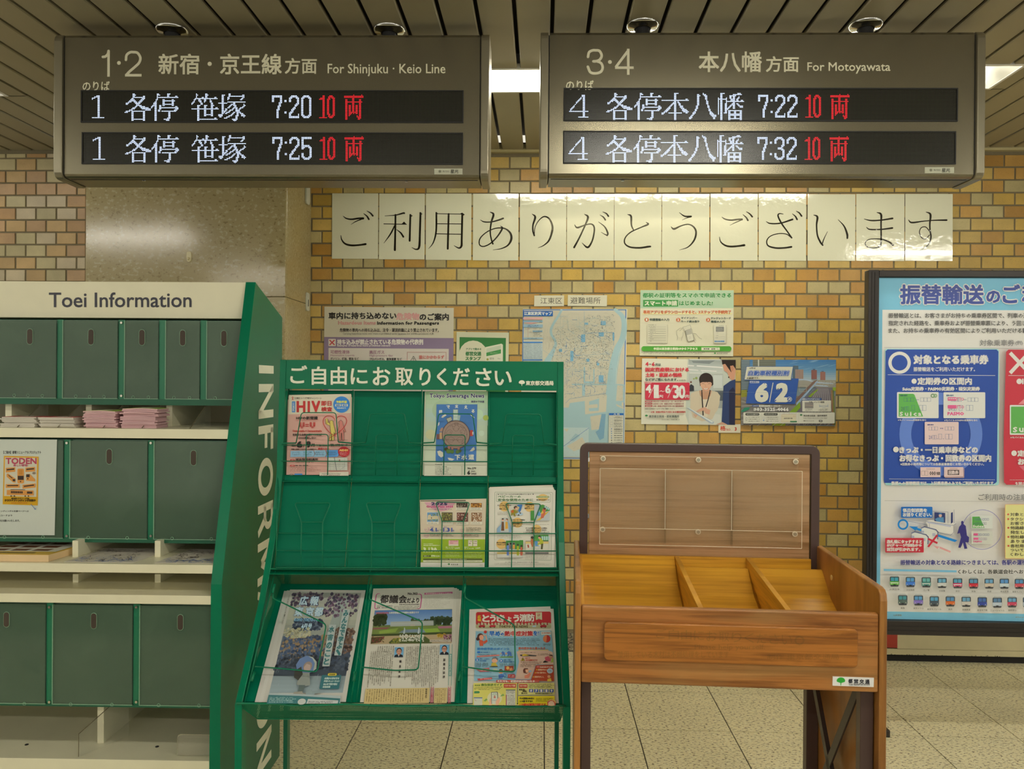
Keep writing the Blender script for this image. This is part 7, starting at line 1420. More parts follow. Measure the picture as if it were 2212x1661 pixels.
for w_, cc, P in ((44, '#7a6a2c', [(905, 560), (910, 625), (960, 655)]),): I.line(P, w_, cc); I.line(P, w_ - 10, '#c7b45c')
I.poly([(960, 590), (990, 572), (1025, 590), (1030, 640), (1055, 720), (1072, 800), (1060, 840), (1044, 800), (1040, 945), (1000, 955), (998, 860), (990, 955), (945, 955), (975, 800), (960, 660)], '#6c6230'); I.poly([(966, 594), (990, 580), (1020, 594), (1024, 640), (1046, 720), (1062, 800), (1052, 820), (1036, 780), (1034, 938), (1006, 948), (1002, 830), (982, 830), (984, 948), (952, 948), (984, 800), (968, 660)], '#c7b45c')
I.poly([(1125, 600), (1165, 568), (1200, 600), (1206, 660), (1240, 740), (1260, 790), (1234, 800), (1216, 760), (1228, 950), (1192, 955), (1182, 830), (1170, 955), (1132, 950), (1142, 760), (1122, 810), (1100, 800), (1130, 680)], '#6f4a40'); I.poly([(1132, 602), (1165, 577), (1193, 602), (1200, 660), (1232, 740), (1250, 786), (1238, 792), (1208, 740), (1220, 942), (1198, 946), (1190, 810), (1166, 810), (1162, 946), (1140, 942), (1150, 750), (1118, 800), (1108, 796), (1138, 680)], '#bd7568')
I.brush([(1060, 590, 4), (1040, 540, 12), (980, 500, 12), (900, 502, 12), (845, 560, 12), (850, 650, 12), (920, 760, 12), (1000, 830, 10), (1080, 872, 8)], RDH); I.brush([(1088, 560, 4), (1110, 515, 12), (1165, 498, 12), (1240, 520, 12), (1274, 590, 12), (1240, 680, 12), (1150, 780, 12), (1060, 840, 10), (950, 908, 8)], RDH); I.line([(940, 945), (1290, 938)], 4, '#4c3a34')
I.part('details'); I.T('令和7年', 262, 1016, 338, 1064, BK, b=3); I.T('6', 366, 968, 450, 1072, BK, b=18); I.T('/', 478, 1010, 500, 1068, BK, b=3); I.T('9', 540, 968, 604, 1072, BK, b=18); I.T('月', 622, 1008, 682, 1056, BK, b=6); I.T('午後1時30分', 720, 1020, 960, 1052, BK, b=3); I.T('後4時から', 975, 1010, 1300, 1050, BK, b=5)
I.T('早期に治療につなげることが重要です。', 256, 1096, 730, 1120, BK, b=2); I.T('検査へGO!', 748, 1082, 950, 1116, RDH, b=4)
for x0 in (244, 452, 672, 902): I.poly([(x0, 1138 - (x0 - 244) * .02), (x0 + 206, 1134 - (x0 - 244) * .02), (x0 + 236, 1188), (x0 + 206, 1244), (x0 - 4 if x0 < 260 else x0 - 14, 1252), (x0 + (0 if x0 < 260 else 30), 1190)], '#7fa4b4' if x0 < 800 else '#4f88b8'); I.micro(x0 + 30, 1150, x0 + 180, 1174, 1, '#3a4a58', cell=22, full=1); I.micro(x0 + 26, 1180, x0 + 190, 1220, 2, '#4a5a64', cell=12)
I.circ(1222, 1154, 108, '#a8222a', ry=94, n=30); I.T('AIDS!?', 1142, 1108, 1300, 1142, '#cfb060', b=5); I.micro(1150, 1156, 1296, 1222, 4, '#c09088', cell=14)
I.rr(240, 1290, 318, 1322, 14, RDH); I.T('会場', 256, 1296, 302, 1316, PKP, b=1); I.T('城東保健相談所', 338, 1274, 748, 1312, BK, b=6); I.micro(338, 1336, 740, 1358, 1, '#5c4a42', cell=14); I.rr(236, 1394, 320, 1422, 14, RDH); I.T('内容', 256, 1398, 302, 1418, PKP, b=1); I.T('問診・採血・結果説明', 336, 1396, 566, 1416, '#4c3c36', b=2)
I.micro(240, 1428, 800, 1522, 4, '#8a5a50', cell=13, fill=.4); I.rect(930, 1262, 1290, 1492, '#b6b6a4'); I.line([(1050, 1262), (1090, 1490)], 16, '#7c7c74'); I.line([(1090, 1290), (1290, 1290)], 3, '#7c7c74'); I.line([(940, 1420), (1280, 1412)], 4, '#7c7c74'); I.line([(1240, 1270), (1240, 1420), (1150, 1490)], 3, '#7c7c74')
for k in range(12): x_, y_ = 945 + (k % 4) * 85, 1370 + (k // 4) * 42; I.frame(x_, y_, x_ + 36, y_ + 26, 2, '#7c7c74')
I.rect(1132, 1296, 1162, 1340, '#9c6c60'); I.poly([(780, 1530), (1312, 1520), (1312, 1592), (780, 1592)], '#c6bca4'); I.T('https://www.city.koto.lg.jp/', 824, 1548, 1168, 1566, '#4c443c', b=1); I.micro(800, 1574, 1200, 1590, 1, '#4c443c', cell=16); I.ring(262, 1572, 20, 32, '#6c6860', sq=.5); I.rr(320, 1552, 464, 1578, 6, '#3f78a8'); I.micro(328, 1578, 760, 1591, 1, '#3c342e', cell=22, full=1)
I.build(r_)
# ---- sewerage magazine
VS = (900, 835, 8.306)
r_, I = paper('magazine', VS, [(158, 82), (1278, 82), (1262, 1586), (132, 1586)], dB1 + OFF1, k1, zB1, '#a9b893', 'pale green magazine with a manhole cover on blue, in the rack top row', cat='magazine', group='magazines in the third top pocket',
    under=[(-12, 10, 0, 0, 2.0, '#b4b89c', 'second pale green magazine directly behind the manhole cover one')])
I.grad(162, 86, 1276, 700, [(0, '#8fae80'), (.4, '#a4b896'), (.7, '#9fb4a4'), (1, '#a8b498')], n=8); I.grad(140, 700, 1268, 1598, [(0, '#a8b698'), (.6, '#b4bc9f'), (1, '#c0bfa6')], n=10)
for x_, y_, q, c_ in ((450, 420, 170, '#9ab08c'), (1100, 500, 95, '#a8c09c'), (1165, 838, 50, '#b4c2a6'), (1170, 200, 60, '#9cb694'), (250, 860, 90, '#b8b88a'), (1240, 560, 50, '#9fae52')): I.circ(x_, y_, q, c_, n=28)
I.T('Tokyo Sewerage News', 234, 126, 1212, 222, '#c8cbb4', b=8, halo='#c8cbb4', hw=10); I.T('Tokyo Sewerage News', 234, 126, 1212, 222, '#3a3a5c', b=5); I.T('ニュース', 815, 254, 968, 282, '#c0c6ac', b=2); I.T('東京の下水道', 980, 252, 1212, 288, '#4c4c60', b=3)
I.part('blue_picture'); I.poly([(358, 318), (1090, 318), (1068, 1356), (342, 1356)], '#3f6b9c')
WS = '#c6c6b0'
for ch, x_, y_, sh in (('絆', 432, 448, 0), ('で', 566, 366, 0), ('支', 718, 354, 0), ('え', 886, 368, 0), ('る', 1014, 440, 0)): I.T(ch, x_ - 28, y_ - 28, x_ + 28, y_ + 28, WS, b=5)
for P in ([(442, 552), (470, 515), (515, 495), (540, 515), (500, 540), (470, 560)], [(380, 712), (390, 650), (412, 630), (410, 680)], [(958, 500), (1000, 510), (1050, 565), (1010, 550)], [(370, 1160), (420, 1146), (475, 1180), (480, 1250), (440, 1272), (390, 1230)], [(950, 1160), (1000, 1100), (1030, 1080), (1046, 1130), (1000, 1160)], [(556, 1275), (600, 1278), (680, 1300), (640, 1326), (580, 1318)]): I.poly(P, '#c2bea6')
I.rect(655, 408, 745, 610, '#8d9488'); I.rect(664, 416, 736, 610, '#9db0a4'); I.poly([(735, 512), (788, 516), (770, 610), (735, 608)], '#8fa49c'); I.poly([(528, 572), (620, 535), (645, 600), (560, 650)], '#5c5c50'); I.poly([(536, 578), (616, 546), (636, 600), (565, 640)], '#a4a890')
for k in range(3):
    for j in range(4): I.rect(672 + k * 22, 425 + j * 44, 684 + k * 22, 450 + j * 44, '#c0c6ac'); 
    I.line([(545 + k * 26, 572 - k * 9), (570 + k * 26, 632 - k * 9)], 4, '#5c5c50')
I.rect(360, 850, 412, 944, '#6c4a40'); I.rect(412, 820, 458, 940, '#b09068'); I.poly([(405, 800), (440, 742), (470, 730), (485, 800), (440, 810)], '#9c7c68'); I.rect(958, 780, 1010, 886, '#a84438'); I.rect(1000, 810, 1022, 860, '#b0b4a0')
I.circ(706, 862, 252, '#4c3a34', ry=258, n=48); I.circ(706, 860, 240, '#8c7768', ry=246, n=48); I.ring(706, 862, 196, 202, '#5c4a42', n=48)
for P in ([(640, 700), (680, 730), (700, 680), (740, 690), (770, 740), (740, 790), (700, 800), (660, 770)], [(560, 790), (600, 770), (640, 800), (620, 850), (560, 860), (530, 830)], [(780, 790), (830, 770), (870, 800), (860, 850), (800, 850)], [(560, 940), (620, 900), (690, 940), (640, 1000), (560, 980)], [(710, 940), (780, 900), (840, 930), (820, 990), (760, 1000)], [(600, 720), (640, 690)], [(780, 710), (830, 750), (860, 740)]): I.line(P + P[:1], 4, '#54423a')
for x_, y_ in ((668, 756), (750, 758), (604, 814), (810, 818), (656, 962), (742, 966), (600, 655), (882, 778), (900, 860), (576, 1008), (818, 1014)): I.circ(x_, y_, 6, '#3c2e28', n=8)
I.frame(684, 650, 744, 684, 5, '#54423a'); I.rect(560, 1060, 602, 1120, '#9c6c60'); I.rect(622, 1080, 660, 1130, '#9c6c60'); I.rect(735, 1080, 775, 1130, '#9c6c60')
for x_, y_, q, c_ in ((535, 1120, 34, '#3c3c24'), (575, 1156, 42, '#4c6a2c'), (640, 1166, 34, '#48662c'), (735, 1168, 34, '#445c28'), (780, 1152, 28, '#3c4c24')): I.circ(x_, y_, q, c_)
I.T('下', 690, 1226, 778, 1308, WS, b=8); I.T('水', 808, 1222, 902, 1308, WS, b=8); I.T('道', 934, 1216, 1030, 1306, WS, b=8)
I.part('contents'); I.poly([(140, 1356), (1266, 1356), (1262, 1598), (134, 1598)], '#bfbea4'); I.T('Contents', 334, 1382, 462, 1404, '#4a463c', b=2); 
for k in range(6): yy = 1436 + k * 27; I.micro(334, yy - 10, (550, 615, 600, 545, 570, 630)[k], yy + 10, 1, '#54504a', cell=15, full=1); I.line([(640, yy), (790, yy)], 1.5, '#8a8674'); I.rect(806, yy - 6, 814, yy + 6, '#54504a')
I.T('No.279', 918, 1446, 1068, 1480, '#3c3a34', b=3); I.T('6', 912, 1504, 962, 1574, '#33312c', b=9); I.T('Jun.', 982, 1502, 1060, 1528, '#3c3a34', b=3); I.T('2025', 982, 1544, 1072, 1572, '#3c3a34', b=3)
for k in range(16): I.circ(1100 + I.rnd.random() * 140, 1120 + I.rnd.random() * 180, 3 + 5 * I.rnd.random(), '#c6caa8', n=8)
I.build(r_)
# ---- museum pass flyer
VG = (895, 1060, 9.494)
OFF2 = -.012
r_, I = paper('flyer', VG, [(128, 200), (1470, 168), (1442, 1562), (134, 1562)], dB2 + OFF2, k2, zB2, '#c0b193', 'museum pass flyer with small photos above a lime green lower half', group='flyers standing in the wire rack',
    under=[(-16, -10, 10, -6, -.3, '#c2b498', 'sheet showing as a cream rim along the top of the museum pass flyer')])
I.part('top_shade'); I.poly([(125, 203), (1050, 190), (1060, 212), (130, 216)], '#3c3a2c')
I.part('heading'); I.poly([(200, 235), (850, 235), (780, 330), (680, 400), (560, 425), (420, 400), (270, 320)], '#bf8f94'); I.T('2025', 350, 236, 676, 294, '#3d3555', b=12); I.T('Grutto Pass 2025', 248, 306, 796, 342, '#a83f64', b=6); I.micro(300, 368, 762, 388, 1, '#4c4444', cell=26, full=1)
I.part('photo_cards'); CR_ = '#c6bea4'
def pic(x0, y0, x1, y1, cols, low):
    I.rect(x0 - 8, y0 - 10, x1 + 16, low + 8, '#a4987c'); I.rect(x0 - 12, y0 - 14, x1 + 10, low, CR_); I.rect(x0, y0, x1, y1, cols[0]); I.dots(x0 + 10, y0 + 12, x1 - 12, y1 - 12, 60, 5, 16, cols[1:]); I.micro(x0 + 10, y1 + 14, x1 - 20, y1 + 46, 2, '#7c7462', cell=10)
pic(864, 250, 1092, 342, ('#35291f', '#6a5a4a', '#4c3a2c', '#8c7c68'), 396); pic(1158, 248, 1386, 342, ('#7a5020', '#a87428', '#5c3818', '#c08a3c'), 396)
pic(266, 444, 494, 634, ('#5f86a4', '#4f6a3c', '#8a8458', '#6c7c44'), 690); I.poly([(280, 500), (330, 490), (345, 520), (440, 512), (490, 520), (490, 580), (270, 590)], '#b8aa84'); I.rect(345, 540, 360, 572, '#4a3c2c')
pic(560, 440, 786, 614, ('#54482c', '#3a3020', '#6c7434', '#8c8440'), 694); pic(870, 444, 1104, 634, ('#5c3428', '#8a5a48', '#3f241c', '#a89480'), 694); pic(1166, 444, 1386, 630, ('#8a6644', '#b49a78', '#5c3c24', '#c4b8a0'), 690)
I.part('dates'); NVY = '#3c4a84'; I.T('4.1', 326, 762, 456, 832, NVY, b=10); I.ring(484, 816, 7, 15, NVY); I.line([(524, 800), (556, 800)], 7, NVY); I.T('1.31', 598, 760, 776, 834, NVY, b=10); I.ring(802, 814, 8, 16, NVY); I.T('2025', 332, 734, 398, 750, NVY, b=1); I.T('2026', 606, 732, 670, 750, NVY, b=1)
for x_, y_ in ((260, 788), (250, 908), (982, 790)): I.ring(x_, y_, 38, 46, '#b87c90', a0=-60, a1=200); I.micro(x_ - 30, y_ - 8, x_ + 34, y_ + 8, 1, '#84506c', cell=13, full=1)
I.micro(1060, 742, 1370, 838, 5, '#6c6450', cell=13); I.micro(316, 876, 830, 934, 3, '#6c6450', cell=14); I.micro(960, 886, 1360, 944, 3, '#6c6450', cell=14); I.T('03-6913-9700', 1010, 892, 1168, 908, '#7a3c44', b=2)
I.part('green_half'); LIME = '#829a1c'; I.poly([(146, 955), (1456, 962), (1442, 1562), (134, 1562)], '#c0b896'); I.poly([(148, 984), (1452, 990), (1442, 1466), (134, 1462)], LIME)
LWH = '#c4c89c'; I.T('ぐるっとパス2025と', 192, 1072, 386, 1092, LWH, b=2); I.T('都営交通の共通1日乗車券がセット', 192, 1104, 530, 1124, LWH, b=2); I.T('3,130', 192, 1162, 460, 1258, LWH, b=14); I.T('円', 470, 1212, 526, 1250, LWH, b=4); I.poly([(186, 1318), (325, 1318), (346, 1332), (325, 1348), (186, 1348)], '#2c3014'); I.T('通常より', 200, 1325, 310, 1341, LWH, b=1); I.T('770', 352, 1314, 424, 1346, LWH, b=5); I.T('円お得!', 428, 1322, 524, 1346, LWH, b=2)
I.rect(706, 1010, 906, 1124, '#c79a90'); I.rect(706, 1092, 906, 1124, '#c4bca0'); I.T('2025', 740, 1012, 890, 1034, '#a8506c', b=2); I.T('ぐるっと', 740, 1050, 800, 1080, '#a8506c', b=2)
for x_ in (1106, 1206): I.rect(x_, 1006, x_ + 86, 1128, '#c4bca0'); I.micro(x_ + 8, 1012, x_ + 80, 1092, 2, '#6c4440', cell=18, fill=.5, full=1)
I.T('東京・ミュージアム', 646, 1140, 815, 1158, LWH, b=1.5); I.T('ぐるっとパス', 646, 1166, 800, 1184, LWH, b=1.5); I.T('2,500円', 830, 1156, 930, 1182, LWH, b=3); I.T('都営まるごと', 1030, 1140, 1115, 1158, LWH, b=1.5); I.T('きっぷ2枚', 1030, 1166, 1225, 1184, LWH, b=1.5); I.T('1,400円', 1256, 1156, 1352, 1182, LWH, b=3)
I.micro(640, 1242, 960, 1346, 6, '#b4bc80', cell=13, fill=.4); I.micro(1026, 1244, 1396, 1360, 6, '#b4bc80', cell=13, fill=.4); I.rect(188, 1378, 1396, 1412, '#4c5420'); I.T('「ぐるっとパス2025」で購入いただいた方へお得なお知らせ', 508, 1386, 1074, 1405, '#b0b48c', b=1); I.rect(186, 1416, 1398, 1452, '#c0be9c'); I.micro(240, 1424, 1340, 1444, 1, '#8a8a68', cell=14, full=1)
I.part('white_foot'); I.poly([(134, 1462), (1443, 1466), (1442, 1562), (134, 1562)], '#bdb9a4'); I.ginkgo(712, 1496, 24, '#2f6a2c'); 
for k, ch in enumerate('都営交通'): I.T(ch, 762 + k * 38, 1488, 784 + k * 38, 1510, '#4c4a40', b=2)
I.T('TOEI TRANSPORTATION', 762, 1518, 896, 1528, '#6c6a5c'); I.T('2025.4', 1342, 1500, 1396, 1520, '#6c6a5c'); I.build(r_)
# ---- stroller safety flyer
VB = (1045, 1035, 8.306)
r_, I = paper('flyer', VB, [(105, 160), (1288, 198), (1262, 1584), (90, 1584)], dB2 + OFF2 - .002, k2, zB2, '#c6c0aa', 'white stroller-safety flyer with green border and cartoon passengers', group='flyers standing in the wire rack',
    under=[(2, -18, -50, -98, -.8, '#c4bda4', 'tilted white sheet sticking up highest behind the stroller flyer'), (-2, -14, -34, -52, -1.2, '#c9c3ac', 'second white sheet behind the stroller flyer'), (-12, 0, -20, -20, 0, '#cac4ae', 'third white sheet right behind the stroller flyer')])
GD = '#3c6434'; I.line([(205, 232), (1225, 238), (1235, 250), (1210, 1445), (1195, 1455), (200, 1446), (190, 1435), (196, 245), (205, 232)], 4, GD); I.line([(236, 254), (1190, 262), (1200, 275), (1196, 400), (1186, 410), (236, 402), (226, 390), (230, 265), (236, 254)], 4, GD)
I.T('ベビーカーは大切な命を乗せています', 284, 262, 850, 280, '#55504a', b=1.5); I.T('♥', 250, 264, 274, 284, '#55504a'); I.T('♥', 874, 260, 898, 280, '#55504a'); I.T('ベビーカーの', 256, 292, 664, 332, GD, b=3); I.T('安全な使用のために', 256, 348, 884, 392, GD, b=3)
OR_ = '#c9a45c'; I.circ(1062, 330, 92, OR_, ry=62); I.rr(944, 300, 1172, 336, 6, '#7c8c54'); I.T('ここからはじまる', 960, 306, 1160, 330, '#c0b890', b=1.5); I.T('鉄道利用時には', 946, 358, 1178, 382, '#5c543c', b=1.5)
for x_, y_, q in ((370, 486, 92), (822, 494, 92), (605, 778, 92), (950, 900, 86), (316, 1160, 92)): I.circ(x_, y_, q * .98, OR_, n=28)
I.T('ベビーカーには', 300, 428, 440, 448, BK, b=1.5); I.T('子どもを乗せる時には', 246, 458, 490, 478, BK, b=1.5); I.T('シートベルトを', 284, 488, 450, 508, BK, b=1.5); I.T('使用しましょう。', 280, 520, 452, 542, BK, b=1.5); I.T('電車や駅構内は', 748, 448, 896, 468, BK, b=1.5); I.T('注意して', 770, 480, 866, 500, BK, b=1.5); I.T('操作しましょう', 732, 510, 896, 532, BK, b=1.5)
I.T('エスカレーターや階段は', 480, 716, 738, 738, BK, b=1.5); I.T('ベビーカーから', 520, 750, 694, 770, BK, b=1.5); I.T('子どもを降ろして', 520, 788, 694, 810, BK, b=1.5); I.T('利用しましょう。', 530, 824, 694, 846, BK, b=1.5); I.T('ホームや車内等で止めている時は、', 752, 862, 1140, 886, BK, b=1.5); I.T('向きに注意しストッパーをかけ、', 764, 898, 1130, 922, BK, b=1.5); I.T('しっかり手も添えているようにしましょう。', 712, 936, 1180, 960, BK, b=1.5); I.T('駆け込み乗車は', 232, 1122, 412, 1144, BK, b=1.5); I.T('やめましょう。', 240, 1158, 400, 1180, BK, b=1.5)
I.micro(246, 578, 430, 640, 3, '#8a8474', cell=12, fill=.35); I.micro(752, 748, 1180, 766, 1, '#8a8474', cell=12, fill=.5); I.micro(752, 798, 1180, 814, 1, '#8a8474', cell=12, fill=.5); I.micro(240, 990, 690, 1056, 3, '#8a8474', cell=12, fill=.35); I.micro(740, 1345, 1180, 1440, 5, '#8a8474', cell=12, fill=.35); I.micro(232, 1412, 600, 1428, 1, '#8a8474', cell=12); I.micro(384, 1474, 1010, 1492, 1, '#6c685c', cell=13); I.micro(190, 1496, 1212, 1536, 3, '#96907e', cell=10, fill=.4)
I.part('platform_pictures')
SKN = '#c89474'
I.circ(645, 620, 60, '#9cb0b4', ry=26); I.poly([(580, 480), (620, 450), (690, 450), (690, 470), (665, 560), (640, 600)], '#2f6494'); I.poly([(540, 500), (575, 470), (610, 480), (640, 500), (620, 550), (560, 560)], '#b4a070'); I.circ(570, 505, 30, '#3a2c20'); I.circ(582, 522, 20, SKN); I.poly([(492, 600), (520, 540), (570, 550), (620, 590), (560, 610), (575, 660), (545, 660), (530, 620), (490, 655)], '#7c7420'); I.circ(515, 575, 26, '#a8541c'); I.circ(626, 638, 14, '#4a4a44'); I.circ(655, 604, 14, '#4a4a44')
I.rect(842, 560, 905, 735, '#3c7a30'); I.poly([(905, 470), (1060, 455), (1185, 530), (1180, 738), (905, 738)], '#a4a8a0'); I.poly([(1000, 462), (1065, 452), (1185, 520), (1185, 560), (1020, 600), (1000, 590)], '#3c7a30'); I.poly([(1185, 560), (1010, 730), (940, 738), (1120, 590)], '#bfa032')
for k in range(3): I.rect(1090 + k * 32, 478 + k * 16, 1112 + k * 32, 525 + k * 10, '#a8c0c4')
I.poly([(1060, 520), (1090, 508), (1115, 520), (1100, 620), (1070, 690), (1020, 700), (1030, 610)], '#b05c3c'); I.circ(1088, 522, 20, '#3a2a20'); I.poly([(960, 600), (1010, 570), (1020, 640), (985, 660), (960, 640)], '#4f84a8'); I.poly([(1030, 590), (1060, 560), (1070, 600), (1040, 620)], '#c0a43c')
I.poly([(235, 950), (240, 880), (310, 800), (330, 690), (420, 685), (450, 760), (500, 870), (495, 950)], '#7c98a8'); I.poly([(330, 685), (420, 685), (450, 945), (300, 945)], '#a8a89c'); I.poly([(322, 760), (360, 760), (368, 920), (312, 920)], '#5a3a20'); I.circ(342, 728, 18, SKN); I.poly([(322, 705), (342, 695), (362, 705), (355, 720), (325, 722)], '#2c241c'); I.poly([(390, 760), (430, 760), (436, 880), (384, 890)], '#c09034'); I.circ(414, 726, 18, SKN); I.poly([(396, 712), (414, 698), (434, 710), (436, 750), (424, 720)], '#3c2a1c')
I.rect(900, 990, 1160, 1105, '#3c7a30'); 
for k in range(5): I.rect(1010 + k * 36, 1018, 1034 + k * 36, 1086, '#a8c0b8')
I.rect(750, 1100, 1160, 1150, '#bfa864'); I.rect(750, 1100, 1160, 1112, '#6c685c'); I.rect(750, 1300, 1160, 1334, '#74726a'); I.rect(750, 1150, 1160, 1300, '#bdb8a0'); I.poly([(845, 1070), (885, 1060), (885, 1200), (865, 1215), (840, 1140)], '#b0643c'); I.circ(868, 1040, 24, '#2c241c'); I.poly([(910, 1110), (960, 1100), (985, 1190), (920, 1195)], '#4f88b0'); I.poly([(990, 1060), (1030, 1050), (1070, 1110), (1060, 1180), (1000, 1160), (960, 1180), (960, 1160), (1010, 1120)], '#9ca028'); I.circ(1000, 1030, 26, '#2c241c'); I.circ(994, 1046, 18, SKN); I.poly([(1030, 1150), (1066, 1150), (1056, 1250), (1020, 1250)], '#4c4a24'); I.frame(920, 1200, 1000, 1246, 5, '#7c94a8'); I.poly([(770, 1180), (800, 1160), (840, 1190), (830, 1240), (780, 1250)], '#c4bcA8'.lower()); I.poly([(780, 1170), (805, 1165), (815, 1220), (790, 1225)], '#8a3c2c')
I.rect(400, 1095, 706, 1260, '#3c7a30'); I.rect(640, 1086, 706, 1110, '#3c7a30'); I.rect(440, 1130, 560, 1250, '#8a8c80'); I.rect(240, 1300, 704, 1338, '#bfa864'); I.rect(240, 1338, 704, 1400, '#b8b4a2'); I.poly([(240, 1300), (340, 1250), (704, 1250), (704, 1300)], '#a4a49a')
for x_, y_, c_, h_ in ((432, 1160, '#5c78b0', 200), (480, 1150, '#6a6460', 90), (540, 1150, '#c08c34', 90), (612, 1170, '#9ca028', 190), (675, 1190, '#b85c44', 170)): I.rr(x_ - 20, y_ + 20, x_ + 20, y_ + h_, 8, c_); I.circ(x_, y_, 18, '#33281f')
I.build(r_)

# ---- newspapers on the slanted tray
tk = TK; tz = TB.z; td = TB.y
def tray_paper(view, corners, lift, col, label, under, nm='newspaper', grp='free newspapers on the rack tray'):
    for i, (ds, c2, lb) in enumerate(under):
        r_ = root(nm, rk, lb, 'newspaper', grp); J = Ink(rk, td - lift + .002 * (len(under) - i), tk, tz, view=view); J.sheet([(a + dx, b + dy) for (a, b), (dx, dy) in zip(corners, ds)], c2, th=.0014); J.build(r_)
    r_ = root(nm, rk, label, 'newspaper', grp); J = Ink(rk, td - lift, tk, tz, view=view, step=.00004); J.sheet(corners, col, th=.0014); J.part('print'); return r_, J
VT = (540, 1250, 5.933)
CT = [(512, 140), (1482, 148), (1220, 1578), (165, 1582)]
r_, I = tray_paper(VT, CT, .011, '#b8b4a4', 'grey-blue illustrated newspaper showing a child under an umbrella, leftmost on the tray', [
    ([(-75, 16), (-60, 60), (0, 0), (-105, 0)], '#b9b5a6', 'lowest sheet of the umbrella newspaper pile, sticking out at its left edge'), ([(-38, 10), (-30, 66), (8, 0), (-50, 0)], '#bdb9aa', 'middle sheet of the umbrella newspaper pile')])
def skx(u, v): # sheet coordinates 0..1
    a, b, c_, d_ = [np.array(q, float) for q in CT]; p = a * (1 - u) * (1 - v) + b * u * (1 - v) + c_ * u * v + d_ * (1 - u) * v; return (p[0], p[1])
I.quad = [tuple(np.array(c) / VT[2] + np.array(VT[:2])) for c in CT]; I.uv = (100., 146.)
I.part('hydrangea_picture'); I.poly([(5, 3.5), (94, 3.5), (95, 132), (94, 132), (6, 132)], '#77807c'); I.grad(5, 3.5, 95, 60, [(0, '#8c8c80'), (.5, '#a8a890'), (1, '#84887c')], n=8); I.grad(5, 60, 95, 112, [(0, '#5f6a72'), (.5, '#3f4650'), (1, '#3c444a')], n=8); I.grad(5, 112, 95, 134, [(0, '#7c8886'), (1, '#8c9a98')], n=4)
I.poly([(66, 10), (80, 8), (78, 60), (60, 64)], '#8d968a')
for n_, x0, y0, x1, y1, cs in ((110, 5, 4, 45, 20, ('#5c4a54', '#7c6c70', '#4c4450')), (120, 50, 5, 92, 34, ('#5a4450', '#74606c', '#46404c')), (170, 16, 38, 52, 52, ('#4c5664', '#5f6a74', '#3c4450')), (620, 7, 60, 72, 90, ('#54606c', '#6c6860', '#7c6c5c', '#444c58', '#8a7454', '#4a5a70')), (200, 62, 50, 95, 82, ('#6c5648', '#7a6250', '#54443c')), (260, 5, 84, 95, 104, ('#3f4854', '#4c545c', '#353a40'))):
    I.dots(x0, y0, x1, y1, n_, 1.2, 2.6, cs, k=7)
I.dots(6, 50, 40, 62, 60, 1, 2.4, ('#a8a680', '#b0ac8c'), k=6)
for k in range(90): x_, y_ = I.rnd.uniform(6, 94), I.rnd.uniform(8, 130); I.line([(x_, y_), (x_ - .2, y_ + I.rnd.uniform(1.5, 4))], .22, '#98a4a4')
I.part('masthead'); MH = '#b4c4c8'
for ch, x_, y_ in (('広', 17, 8), ('報', 31, 8), ('東', 14, 22), ('京', 28, 22), ('都', 40, 22)): I.T(ch, x_, y_, x_ + 10, y_ + 11, '#3f7ca8', b=.5, halo='#3f7ca8', hw=.7); I.T(ch, x_, y_, x_ + 10, y_ + 11, MH, b=.7)
I.T('KOHO TOKYO-TO', 16, 36, 46, 40, '#7cacc0', b=.3); I.T('6月号', 27, 43, 40, 49, '#a4bcc4', b=.5)
I.part('slogan_strips'); TL_ = '#3a6c68'
I.poly([(76, 24), (85, 24), (85, 84), (76, 84)], '#a4aaa0'); I.V('みんなで学ぶ、', 80.5, 25, 84, 6.0, TL_, b=.7); I.poly([(62, 44), (71, 44), (73, 98), (64, 98)], '#a4aaa0')
for k, ch in enumerate('水害のこと'): I.T(ch, 63.2 + k * .45, 46 + k * 10.4, 69.4 + k * .45, 53.8 + k * 10.4, TL_, b=.7)
I.part('child_picture'); I.poly([(31, 96), (34, 88), (42, 84), (50, 86), (56, 92), (57, 100), (52, 106), (44, 108), (34, 104)], '#5f7494'); I.poly([(44, 84.5), (50, 86), (56, 92), (57.5, 101), (54, 104), (54, 94), (50, 88)], '#a4a898'); I.circ(46, 98, 5.4, '#8c7c6c', ry=6.4); I.poly([(41.5, 99), (44, 94.5), (49, 96), (50.5, 102), (46, 105), (42.5, 103)], '#aa9484')
I.poly([(38, 106), (50, 106), (54, 122), (44, 125), (37, 121)], '#84887c'); I.poly([(31, 104), (38, 98), (42, 108), (38, 116), (32, 112)], '#3c3c34'); I.poly([(40, 122), (48, 122), (47, 132), (41, 132)], '#56625c'); I.poly([(36, 131), (46, 130), (48, 135), (35, 136)], '#908a78'); I.poly([(50, 131), (54, 127), (58, 130), (66, 129), (70, 132), (62, 133), (60, 137), (53, 137)], '#84928e')
I.poly([(6, 132), (94, 136), (95, 146), (6, 146)], '#9aa49e'); I.poly([(6, 134.5), (44, 136), (94, 139.5), (94, 146), (6, 146)], '#3a6a68'); I.micro(8, 137, 40, 145, 4, '#9ab0a4', cell=1.2); I.circ(48, 143.5, 5, '#b4b4a8', ry=4); I.poly([(55, 140), (92, 142), (92, 146), (54, 146)], '#b4b6ac'); I.micro(56, 142.5, 88, 146, 2, '#4a4c48', cell=1.2)
